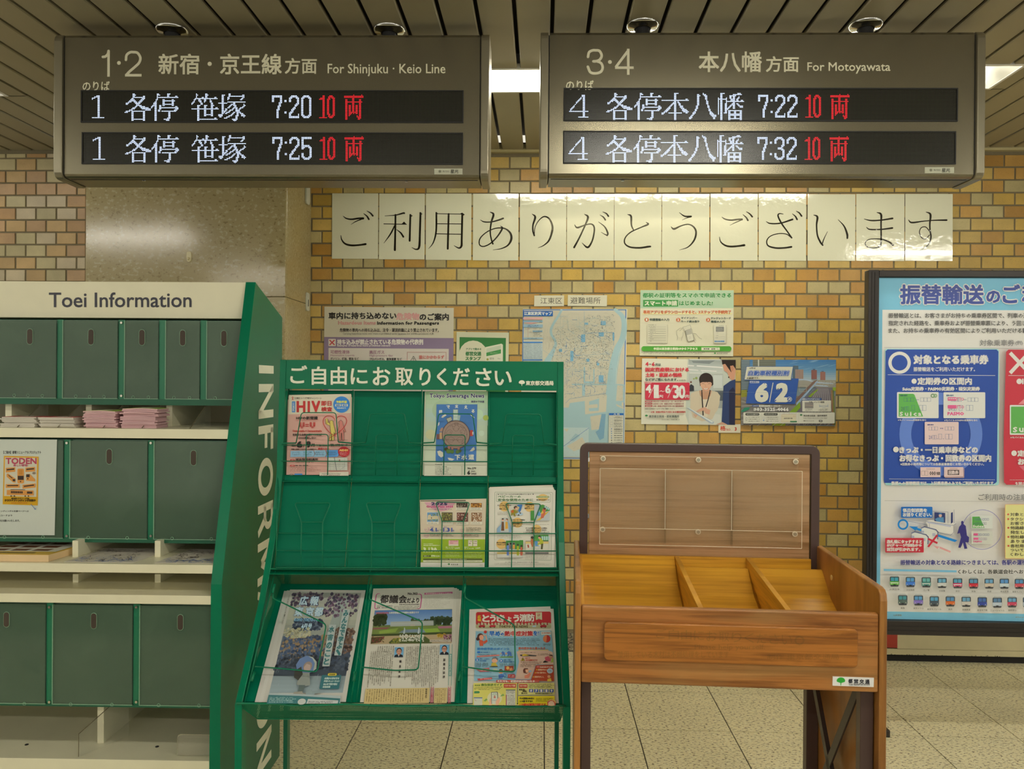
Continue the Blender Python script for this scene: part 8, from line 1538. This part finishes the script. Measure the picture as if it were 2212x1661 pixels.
I.rr(66, 109, 90, 127, 1, '#346466'); I.rr(73, 106.5, 84, 110, 1.5, '#c0ac40'); I.T('主な記事', 75, 107.4, 82, 109.2, '#33301c', b=.2); I.T('水災から命を守る', 70, 112, 88, 114.6, '#b8c4b4', b=.3); I.T('多面シミュレーション', 70, 115.6, 89, 118, '#b8c4b4', b=.3); I.T('みんなで取り組む', 70, 119.4, 87, 122, '#b8c4b4', b=.3); I.T('応急対策', 70, 123, 79, 125.4, '#b8c4b4', b=.3)
I.V('広報東京都六月一日発行', 2.2, 6, 44, 1.4, '#6a675c'); I.build(r_)
# council newsletter
VC = (760, 1250, 5.932)
CC = [(275, 127), (1310, 112), (1285, 1578), (105, 1582)]
r_, I = tray_paper(VC, CC, .011, '#c3bda8', 'white council newsletter with a garden photograph, in the middle of the tray', [
    ([(6, 30), (100, 40), (30, 0), (6, 0)], '#b8b29c', 'lowest sheet of the garden newsletter pile, stepping out to the side'), ([(4, 14), (62, 22), (22, 0), (4, 0)], '#bdb7a2', 'third sheet of the garden newsletter pile'), ([(2, 6), (38, 8), (14, 0), (2, 0)], '#c1bba6', 'second sheet of the garden newsletter pile')])
I.quad = [tuple(np.array(c) / VC[2] + np.array(VC[:2])) for c in CC]; I.uv = (1180., 1465.)
# now sheet units: u 0..1180, v 0..1465
I.part('masthead'); MG = '#b0587a'; DK = '#3a342f'
I.brush([(110, 66, 4), (62, 72, 12), (52, 120, 16), (52, 220, 14), (62, 256, 12), (110, 264, 4)], MG); I.brush([(640, 78, 4), (700, 84, 12), (712, 130, 16), (706, 230, 14), (694, 262, 12), (640, 268, 4)], MG)
I.T('都', 122, 86, 238, 186, DK, b=7); I.T('議', 252, 90, 378, 188, DK, b=7); I.T('会', 388, 92, 500, 190, DK, b=7); I.T('だより', 506, 128, 678, 188, DK, b=6); I.T('No.362', 512, 56, 650, 84, DK, b=3)
I.micro(84, 214, 290, 258, 2, '#5c544a', cell=17, full=1); I.T('令和7年(2025年)5月30日発行', 398, 200, 690, 222, '#5c544a', b=1); I.micro(330, 228, 690, 276, 3, '#77705f', cell=13, full=1)
I.poly([(752, 62), (1160, 52), (1160, 76), (752, 86)], MG); I.T('東京都議会の役割と仕組み', 770, 64, 1140, 80, '#c4b0a4', b=1); I.micro(756, 100, 1150, 262, 9, '#96907e', cell=12, fill=.28, full=.6)
I.part('garden_photo'); I.poly([(58, 280), (1158, 274), (1160, 706), (54, 712)], '#5f6a3c'); I.grad(60, 280, 1158, 470, [(0, '#4a6c98'), (1, '#8098ac')], n=8)
for x0, x1, y0, y1, n_, cs in ((60, 240, 330, 470, 90, ('#2f3820', '#3c4628')), (860, 1156, 380, 470, 110, ('#2c3a24', '#38462c')), (600, 860, 410, 460, 50, ('#3c482c', '#4a5434'))): I.dots(x0, y0, x1, y1, n_, 14, 28, cs, k=8)
I.poly([(300, 428), (900, 418), (905, 480), (300, 490)], '#94988c'); 
for k in range(30): I.line([(305 + k * 20, 430), (305 + k * 20, 486)], 2.5, '#b4b6a8')
I.line([(300, 456), (900, 448)], 3, '#b8baac'); I.rect(580, 462, 640, 500, '#a49c88'); I.poly([(60, 490), (1158, 480), (1160, 600), (54, 608)], '#66753a')
for P, c_ in (([(150, 545), (420, 505), (380, 560), (160, 580)], '#7c9040'), ([(760, 525), (960, 515), (1000, 560), (800, 570)], '#7f9a3c'), ([(420, 570), (500, 530), (760, 524), (800, 568)], '#6c7c84'), ([(54, 585), (1160, 565), (1160, 590), (54, 612)], '#3a4424'), ([(54, 612), (1160, 592), (1160, 706), (54, 712)], '#a08c68'), ([(60, 500), (300, 495), (260, 520), (60, 525)], '#7c5048'), ([(960, 490), (1158, 486), (1158, 515), (980, 520)], '#94606c')): I.poly(P, c_)
I.poly([(54, 625), (240, 615), (180, 690), (54, 706)], '#4a3c24'); I.dots(60, 620, 230, 690, 40, 4, 9, ('#7c3038', '#5c4a2c')); I.poly([(300, 690), (360, 640), (800, 620), (900, 690), (880, 706), (310, 706)], '#47522a'); I.dots(440, 596, 780, 680, 160, 5, 12, ('#c4c0ac', '#b4b49c', '#c8c4b0')); I.dots(340, 640, 460, 700, 40, 5, 10, ('#a49a3c', '#7c7c38')); I.dots(960, 585, 1080, 630, 50, 6, 11, ('#b89c34', '#a4842c')); I.dots(1050, 600, 1156, 690, 60, 5, 11, ('#7c4054', '#5c3c40', '#94687c'))
for x_ in (500, 700): I.brush([(x_, 570, 26), (x_ + 4, 530, 18), (x_, 505, 10)], '#a8b0ac')
I.T('6月22日(日)', 82, 300, 260, 324, '#b8605c', b=3); I.T('は東京都議会議員選挙の投票日です', 270, 296, 690, 322, '#c4c4b4', b=2); I.rect(860, 660, 1150, 690, '#b4aa94'); I.micro(866, 664, 1144, 688, 2, '#6a6050', cell=12)
I.part('portraits')
for x_, y_, gl in ((390, 752, 0), (1004, 724, 1)):
    I.rect(x_, y_, x_ + 122, y_ + 128, '#6c9cb4'); I.poly([(x_, y_ + 128), (x_ + 12, y_ + 100), (x_ + 45, y_ + 88), (x_ + 78, y_ + 88), (x_ + 112, y_ + 100), (x_ + 122, y_ + 128)], '#22262c'); I.poly([(x_ + 46, y_ + 88), (x_ + 76, y_ + 88), (x_ + 62, y_ + 124)], '#b8b4a4'); I.circ(x_ + 61, y_ + 50, 38, '#241c18', ry=42); I.circ(x_ + 61, y_ + 60, 32, '#b8846a', ry=38); I.line([(x_ + 46, y_ + 82), (x_ + 76, y_ + 82)], 3, '#7a4438'); I.line([(x_ + 40, y_ + 52), (x_ + 54, y_ + 52)], 4, '#2c201a'); I.line([(x_ + 68, y_ + 52), (x_ + 82, y_ + 52)], 4, '#2c201a')
    if gl: I.frame(x_ + 36, y_ + 46, x_ + 58, y_ + 62, 2, '#33302c'); I.frame(x_ + 64, y_ + 46, x_ + 86, y_ + 62, 2, '#33302c')
I.part('columns'); CT_ = '#77715f'
I.micro(820, 736, 1000, 1262, 7, CT_, vertical=True, cell=13, fill=.5, full=.86); I.micro(640, 740, 820, 1262, 7, CT_, vertical=True, cell=13, fill=.5); I.micro(545, 745, 640, 1180, 4, CT_, vertical=True, cell=13, fill=.5); I.micro(66, 800, 386, 1262, 12, CT_, vertical=True, cell=13, fill=.5, full=.7); I.micro(150, 735, 386, 805, 8, CT_, vertical=True, cell=13, fill=.5, full=1)
I.V('議長挨拶', 480, 900, 1160, 26, DK, b=2, gap=.5); I.V('副議長挨拶', 1068, 890, 1160, 26, DK, b=2, gap=.4); I.rect(1128, 716, 1134, 1245, '#5c8a7c'); I.rect(1166, 716, 1172, 1245, '#5c8a7c'); I.rect(1134, 840, 1166, 1120, '#5c8a7c'); I.V('都民のためのより良い都政', 1150, 850, 1110, 22, '#b8bca8', b=1.5)
I.part('yellow_columns'); I.poly([(58, 1276), (890, 1268), (888, 1462), (56, 1465)], '#b7a36c'); I.micro(70, 1282, 820, 1455, 24, '#77643c', vertical=True, cell=12, fill=.5, full=.85); I.V('議会局より', 846, 1276, 1400, 20, '#4a3c2c', b=2, gap=.2); I.poly([(952, 1268), (1118, 1266), (1116, 1462), (950, 1462)], '#b7a36c'); I.micro(960, 1276, 1100, 1455, 6, '#77643c', vertical=True, cell=12, fill=.5)
for x_ in (905, 934, 1130, 1158): I.rect(x_, 1250, x_ + 7, 1462, '#a8545c')
I.V('令和7年第一回定例会', 922, 1262, 1456, 18, '#a8545c', b=1); I.V('令和7年第二回臨時会', 1147, 1262, 1456, 18, '#a8545c', b=1); I.build(r_)
# fire department newspaper
VF = (990, 1290, 6.919)
CF = [(166, 182), (1424, 174), (1502, 1584), (146, 1584)]
r_, I = tray_paper(VF, CF, .010, '#c4beab', 'colourful fire and heatstroke newspaper with a red banner, in the right bay of the tray', [
    ([(0, 0), (-48, -36), (0, 0), (-14, 0)], '#bfb9a6', 'white sheet peeking above the heatstroke newspaper')])
I.part('banner'); RB = '#ab2b2e'; WC = '#cfc9b4'
I.rr(262, 214, 1388, 470, 26, '#b0a984'); I.poly([(265, 240), (285, 222), (1365, 214), (1386, 232), (1388, 390), (1300, 378), (1200, 396), (1100, 376), (980, 398), (860, 378), (740, 400), (600, 380), (480, 400), (380, 380), (262, 398)], RB)
for k in range(44): x_ = 272 + k * 25; I.poly([(x_, 412), (x_, 398 - (k * 7 % 5) * 6), (x_ + 12, 384 - (k * 5 % 4) * 5), (x_ + 20, 412)], '#a9a780' if k % 2 else '#8c1f24')
I.poly([(340, 412), (348, 340), (356, 412)], '#bdb79a'); I.T('広', 290, 266, 338, 306, '#d0a82c', b=6); I.T('報', 290, 312, 338, 354, '#d0a82c', b=6)
for ch, x0, x1 in (('と', 362, 462), ('う', 478, 556), ('き', 574, 690), ('ょ', 720, 790), ('う', 826, 906)): I.T(ch, x0, 262 if ch != 'ょ' else 292, x1, 360, WC, b=11)
I.T('消', 918, 252, 1022, 356, WC, b=9); I.T('防', 1034, 248, 1136, 354, WC, b=9); I.poly([(1156, 222), (1250, 220), (1252, 334), (1204, 318), (1158, 336)], '#c4bb94'); I.T('2025', 1176, 226, 1226, 244, '#a8823c', b=1); I.T('57', 1184, 252, 1220, 280, '#a02c2c', b=3); I.micro(1172, 292, 1236, 316, 2, '#7c7454', cell=8)
I.rect(262, 412, 1388, 448, '#a3a074'); I.T('TOKYO FIRE NEWS', 612, 416, 1040, 448, '#54452c', b=4, shear=.1)
for x0 in (306, 464, 1222): I.poly([(x0, 424), (x0 + 22, 408), (x0 + 92, 410), (x0 + 96, 440), (x0, 442)], '#a42c34'); I.circ(x0 + 20, 442, 8, '#33241f'); I.circ(x0 + 76, 442, 8, '#33241f')
I.poly([(1108, 418), (1160, 412), (1164, 438), (1104, 440)], '#a4b4b8')
I.part('blue_panel'); I.poly([(262, 508), (1386, 492), (1416, 800), (1430, 1238), (236, 1240), (250, 860)], '#7fa5ae'); I.poly([(256, 500), (470, 505), (262, 508)], '#7fa5ae')
BT_ = '#2f6cac'; I.T('早めの', 462, 500, 684, 572, WC, b=7, halo=WC, hw=12); I.T('熱中症対策', 694, 496, 1112, 568, WC, b=7, halo=WC, hw=12); I.T('を!', 1122, 492, 1204, 560, WC, b=7, halo=WC, hw=12); I.T('早め', 462, 500, 624, 572, BT_, b=7); I.T('の', 634, 520, 684, 560, BT_, b=6); I.T('熱中症対策', 694, 496, 1112, 568, RB, b=6); I.T('を!', 1122, 492, 1204, 560, BT_, b=7)
I.rr(1234, 502, 1384, 552, 12, '#c4c4b0'); I.T('55.4%が屋内', 1246, 514, 1374, 532, '#a04038', b=2); I.circ(1320, 610, 56, '#c8784c', n=30); I.poly([(1320, 610), (1322, 554), (1352, 562), (1374, 592), (1374, 630), (1350, 658), (1312, 665)], '#a8322c'); I.micro(1266, 678, 1386, 714, 3, '#4c5c5c', cell=9)
I.micro(456, 596, 1236, 712, 5, '#3c4c50', cell=16, fill=.42, full=.9)
I.circ(405, 508, 24, '#b43428', ry=22); I.poly([(310, 640), (340, 625), (372, 640), (375, 714), (322, 716)], '#bc5438'); I.circ(332, 580, 48, '#4a2a24', ry=52); I.circ(345, 590, 34, '#cf9474', ry=40); I.line([(375, 556), (415, 560), (424, 620)], 14, '#cf9474'); I.poly([(372, 650), (430, 622), (440, 650), (385, 690)], '#bc5438'); I.circ(294, 610, 26, '#4a2a24')
I.T('熱中症予防のポイント', 286, 740, 762, 778, '#3f7cac', b=3); I.T('熱中症かなと思ったら…', 900, 732, 1340, 768, '#b45a3c', b=3); I.poly([(900, 780), (1340, 772), (1350, 790), (900, 800)], '#c9b03c')
I.part('heat_tips'); I.poly([(870, 800), (950, 782), (1340, 780), (1410, 810), (1420, 990), (1160, 994), (1078, 1210), (850, 1210), (910, 940)], '#c2a48c')
I.circ(306, 808, 26, BT_, ry=14); I.micro(340, 796, 470, 822, 1, '#3f6a90', cell=20, full=1); I.micro(300, 830, 590, 850, 1, '#54646a', cell=14); I.poly([(276, 862), (614, 842), (616, 862), (280, 884)], '#bc7468'); I.micro(330, 854, 590, 868, 1, '#a43c34', cell=16)
I.poly([(612, 886), (640, 872), (820, 868), (822, 886)], '#6c8c40')
for x_, q in ((670, .75), (760, 1.0)): I.poly([(x_ - 40 * q, 820), (x_ - 10 * q, 790 + 10 * (1 - q)), (x_ + 30 * q, 810), (x_ + 40 * q, 870), (x_ + 20 * q, 870), (x_ + 8 * q, 836), (x_ - 16 * q, 870), (x_ - 34 * q, 870), (x_ - 10 * q, 830)], '#4668a0'); I.circ(x_ - 44 * q, 826, 14 * q, '#c08c6c')
I.circ(284, 920, 27, BT_, ry=24); I.T('2', 274, 906, 294, 934, WC, b=4); I.circ(640, 933, 25, BT_); I.T('3', 630, 920, 650, 946, WC, b=4); I.T('早め・こまめに', 322, 896, 468, 916, '#3f6a90', b=2); I.T('水分補給', 322, 924, 418, 944, '#3f6a90', b=2); I.T('高温・多湿・', 678, 910, 790, 930, '#3f6a90', b=2); I.T('直射日光を避ける', 678, 938, 836, 958, '#3f6a90', b=2); I.micro(256, 960, 470, 1028, 4, '#4c5c60', cell=14); I.micro(616, 972, 880, 1018, 3, '#4c5c60', cell=14)
I.circ(545, 925, 44, '#cf9c7c', ry=42); I.poly([(500, 930), (512, 886), (560, 874), (596, 900), (590, 930), (560, 900), (520, 902)], '#5c6264'); I.poly([(500, 965), (560, 960), (586, 1010), (490, 1012)], '#b09c3c'); I.poly([(470, 1014), (590, 1012), (590, 1024), (470, 1022)], '#4a4438')
I.poly([(270, 1060), (465, 1034), (470, 1090), (330, 1100)], '#b0605c'); I.micro(316, 1052, 455, 1084, 2, '#c8b4a4', cell=15, full=1); I.poly([(495, 1040), (680, 1044), (684, 1195), (495, 1192)], '#84a8b0'); I.rect(520, 1048, 586, 1072, '#a8b090'); I.circ(636, 1090, 34, '#c8916c'); I.poly([(604, 1085), (620, 1056), (650, 1054), (668, 1080), (640, 1072)], '#54423a'); I.poly([(600, 1140), (650, 1126), (690, 1150), (655, 1194), (606, 1194)], '#4668a0'); I.ring(692, 1146, 20, 28, BT_); I.rect(694, 1010, 826, 1096, '#8a3c28'); I.circ(740, 1040, 24, '#c8a050'); I.circ(790, 1060, 26, '#c08058'); I.rr(690, 1006, 830, 1098, 6, '#7c3626') if False else None
I.poly([(742, 1134), (842, 1130), (852, 1160), (842, 1188), (742, 1188)], '#a83438'); I.micro(752, 1142, 830, 1180, 3, '#c8b0a0', cell=12, full=1); I.poly([(286, 1196), (505, 1180), (508, 1206), (300, 1226)], '#b04844'); I.micro(330, 1192, 495, 1210, 1, '#c8b0a0', cell=18, full=1)
I.poly([(930, 934), (962, 880), (998, 932)], '#33301f'); I.poly([(938, 930), (962, 888), (990, 929)], '#c9b02c'); I.T('3', 954, 902, 972, 926, '#33301f', b=3); I.T('自力で', 1004, 882, 1072, 902, '#a4442c', b=2); I.T('水分補給をする', 1006, 910, 1180, 932, '#a4442c', b=2); I.poly([(920, 840), (990, 830), (1170, 850), (1160, 864), (930, 862)], '#44403a'); I.poly([(950, 842), (990, 826), (1060, 850), (960, 860)], '#bfa030'); I.micro(930, 800, 1180, 816, 1, '#5c4c34', cell=15); I.micro(1190, 820, 1390, 850, 2, '#5c4c34', cell=12)
I.poly([(1290, 880), (1340, 860), (1380, 890), (1370, 940), (1300, 930)], '#b04c58'); I.circ(1382, 866, 30, '#a87858'); I.poly([(1350, 850), (1380, 840), (1410, 850), (1400, 862)], '#33241c'); I.poly([(1262, 950), (1290, 925), (1345, 950), (1270, 960)], '#2c2420'); I.poly([(1400, 890), (1418, 890), (1420, 950), (1380, 955)], '#8ca03c'); I.micro(926, 940, 1250, 1028, 5, '#6c5444', cell=14)
I.poly([(985, 1040), (1040, 1042), (1042, 1090), (1020, 1120), (975, 1110), (966, 1070)], '#5c3428'); I.poly([(1000, 1060), (1042, 1056), (1045, 1100), (1010, 1110)], '#d09c78'); I.poly([(990, 1150), (1040, 1130), (1070, 1100), (1078, 1130), (1050, 1184), (990, 1186)], '#c8785c'); I.poly([(1050, 1080), (1090, 1074), (1094, 1090), (1060, 1100)], '#6ca0b8')
I.poly([(1160, 998), (1420, 988), (1428, 1232), (1080, 1226)], '#9c3c20'); I.T('ためらわず119番', 1218, 1012, 1408, 1034, WC, b=3); I.rect(1172, 1006, 1208, 1032, '#b85c58')
for y_, x_, t_ in ((1062, 1190, '意識がない、'), (1106, 1168, 'うまく動けない、'), (1166, 1138, '意識がおかしく、')): I.poly([(x_ - 30, y_ + 8), (x_ - 18, y_ - 12), (x_ - 4, y_ + 8)], '#c9a02c'); I.T(t_, x_, y_ - 12, x_ + 140, y_ + 12, '#cfb08c', b=2.5)
I.circ(1366, 1078, 44, '#9cb0b4', ry=38); I.micro(1338, 1066, 1396, 1092, 2, '#44545c', cell=12); I.circ(1358, 1150, 30, '#7a4c38'); I.circ(1352, 1162, 22, '#c88c64'); I.poly([(1330, 1200), (1380, 1184), (1392, 1232), (1326, 1236)], '#bfa83c')
I.part('mid_banner'); I.rr(568, 1212, 1204, 1250, 8, '#b04c40'); I.T('それでも、初期症状が続いたら…', 584, 1218, 1184, 1246, WC, b=4); I.poly([(850, 1250), (910, 1250), (880, 1270)], '#b04c40')
I.part('yellow_panels'); I.poly([(230, 1258), (878, 1256), (876, 1584), (220, 1584)], '#c2ba5c'); I.poly([(893, 1258), (1432, 1254), (1438, 1432), (893, 1434)], '#c2bc70'); I.poly([(893, 1452), (1436, 1448), (1440, 1584), (893, 1584)], '#c9b81e')
I.T('救急受診ガイド', 345, 1268, 655, 1300, '#4c6c2c', b=5); I.T('東京版', 250, 1282, 330, 1298, '#4c6c2c', b=2); I.rr(680, 1268, 862, 1326, 6, '#a84430'); I.T('インターネットで相談', 692, 1282, 850, 1310, '#cfae90', b=2); I.micro(244, 1308, 660, 1362, 3, '#6c663c', cell=14); I.poly([(242, 1378), (314, 1376), (324, 1392), (314, 1408), (242, 1410)], '#3f7c4c')
I.rr(236, 1468, 362, 1584, 6, '#bdbda4'); I.rect(236, 1468, 362, 1482, '#54688c'); I.line([(250, 1500), (262, 1516), (272, 1522)], 4, '#a8443c'); I.circ(545, 1480, 110, '#c6c294', ry=96, n=30); I.poly([(492, 1390), (585, 1384), (594, 1400), (596, 1560), (498, 1565)], '#4c4e4c'); I.poly([(500, 1398), (582, 1394), (590, 1560), (504, 1564)], '#c0c2ac'); I.circ(545, 1450, 12, '#a86c50'); I.poly([(530, 1478), (560, 1478), (560, 1464), (532, 1464)], '#b04438'); I.micro(512, 1408, 578, 1430, 2, '#5c8c5c', cell=9); I.micro(510, 1496, 580, 1520, 2, '#7c8c8c', cell=8)
I.poly([(560, 1530), (600, 1470), (620, 1462), (625, 1500), (600, 1584), (560, 1584)], '#cfa07c'); I.poly([(492, 1470), (470, 1500), (460, 1584), (500, 1584)], '#cfa07c'); I.poly([(380, 1520), (420, 1482), (438, 1500), (410, 1528)], '#74984c'); I.poly([(625, 1450), (670, 1412), (692, 1440), (650, 1452)], '#74984c'); I.rect(712, 1352, 852, 1584, '#bcbaa4'); I.rect(712, 1352, 852, 1366, '#4c5c54'); I.micro(720, 1372, 845, 1414, 3, '#6c6a5c', cell=9); I.rect(712, 1428, 724, 1584, '#8a3454'); I.micro(736, 1430, 850, 1580, 7, '#7c7a68', cell=10)
I.rr(906, 1270, 1032, 1326, 6, '#a84430'); I.T('電話で相談', 918, 1286, 1020, 1306, '#cfae90', b=2); I.micro(1050, 1264, 1420, 1328, 4, '#5c5a38', cell=13); I.T('救急車?', 908, 1340, 1000, 1364, '#33301f', b=2); I.T('病院?', 958, 1364, 1024, 1386, '#33301f', b=2); I.T('迷ったら', 942, 1392, 1030, 1414, '#33301f', b=2)
for k, ch in enumerate('#7119'): x_ = 1056 + k * 76; I.rr(x_, 1342, x_ + 60, 1390, 8, '#344a8c'); I.T(ch, x_ + 18, 1350, x_ + 42, 1382, WC, b=6)
I.T('東京消防庁救急相談センター', 1148, 1398, 1420, 1414, '#4a4830', b=2); I.T('その通報は本当に', 914, 1464, 1134, 1492, '#3a3820', b=3.5); I.T('119番ですか?', 920, 1506, 1110, 1534, '#3a3820', b=3.5); I.T('119番は緊急回線です', 916, 1552, 1308, 1583, '#b02c20', b=7); I.micro(1158, 1470, 1400, 1530, 3, '#6c6620', cell=13); I.circ(1390, 1540, 66, '#c8a85c', ry=50); I.poly([(1330, 1584), (1326, 1530), (1360, 1510), (1390, 1500), (1424, 1516), (1450, 1550), (1448, 1584)], '#b03c34'); I.poly([(1342, 1584), (1340, 1540), (1370, 1516), (1400, 1512), (1430, 1540), (1436, 1584)], '#cfb090')
for nm2, (v_, f_, c_) in I.P.items(): pass
I.build(r_)

# ---- notice taped on the shelving unit
VN = (0, 940, 6.922)
DN = pf(zrow(951)) + .012 - .0022
r = root('notice_sheet', un, 'white notice with a yellow tram poster, taped over the middle flap at the frame edge', 'notice'); I = Ink(un, DN, view=VN, step=.00004)
I.sheet([(-420, 62), (852, 66), (816, 1496), (-450, 1490)], '#b5b8a6', th=.0007); I.part('lettering'); TXN = '#3c3c36'
I.T('【ご案内】都電リニューアルプロジェクト', 52, 234, 614, 278, TXN, b=2); I.T('クラウドファンディングの支援ページへは', -180, 1122, 430, 1148, '#54544c', b=1.5); I.T('下のQRコードより', -120, 1186, 184, 1216, '#54544c', b=1.5); I.T('アクセスをお願いいたします。', -120, 1262, 298, 1294, '#54544c', b=1.5)
I.part('tram_poster'); YP_ = '#c08e20'; I.poly([(60, 308), (580, 320), (566, 1050), (42, 1032)], YP_); I.poly([(78, 330), (556, 340), (546, 922), (64, 908)], '#b9b298'); I.poly([(46, 912), (570, 928), (566, 1050), (42, 1032)], '#b98c12')
I.T('TODEN', 92, 342, 546, 428, '#a03a4c', b=8); I.T('楽しい都電!', 204, 432, 420, 466, '#a04858', b=3)
TO, TD_ = '#c0833c', '#33261e'
def tram(x0, y0, x1, y1, sk): I.poly([(x0, y0 + sk), (x1, y0), (x1, y1), (x0, y1 + sk)], TO); I.poly([(x0 + (x1 - x0) * .1, y0 + sk + (y1 - y0) * .25), (x1 - (x1 - x0) * .1, y0 + (y1 - y0) * .25), (x1 - (x1 - x0) * .1, y0 + (y1 - y0) * .55), (x0 + (x1 - x0) * .1, y0 + sk + (y1 - y0) * .55)], TD_)
tram(90, 478, 232, 545, 12); tram(384, 474, 528, 540, 10); I.poly([(104, 580), (124, 572), (236, 650), (234, 708), (200, 706), (104, 620)], TO); I.poly([(192, 655), (232, 655), (232, 690), (196, 688)], TD_); I.poly([(130, 590), (190, 634), (190, 650), (132, 606)], TD_); I.rr(264, 500, 362, 720, 20, TO); I.rect(270, 606, 358, 668, TD_); I.rect(284, 515, 342, 590, '#b0752c'); I.circ(312, 692, 10, TD_); I.poly([(394, 582), (450, 580), (530, 660), (530, 690), (396, 680)], TO); I.rect(396, 584, 448, 628, TD_); I.rect(412, 640, 430, 660, TD_)
tram(92, 730, 298, 784, 2); tram(342, 720, 534, 780, 20); I.poly([(108, 818), (506, 826), (508, 900), (106, 892)], TO); I.poly([(170, 832), (345, 838), (345, 870), (168, 866)], TD_); I.poly([(410, 840), (490, 842), (490, 874), (408, 872)], TD_); I.line([(165, 812), (380, 816)], 7, TD_)
for k in range(6): I.line([(190 + k * 26, 834), (190 + k * 26, 868)], 4, TO)
for x_ in (172, 222, 384, 432): I.circ(x_, 908, 10, TD_)
I.T('都電新デザイン企画', 176, 934, 440, 954, '#33280c', b=2); I.T('クラウドファンディング実施中', 78, 956, 536, 990, '#33280c', b=5); I.micro(176, 998, 440, 1022, 2, '#a8501c', cell=12); I.circ(516, 566, 26, '#7c6c58', ry=18); I.line([(470, 1030), (536, 1108)], 7, '#4c6c94'); I.poly([(542, 1114), (518, 1102), (538, 1088)], '#4c6c94')
I.build(r)
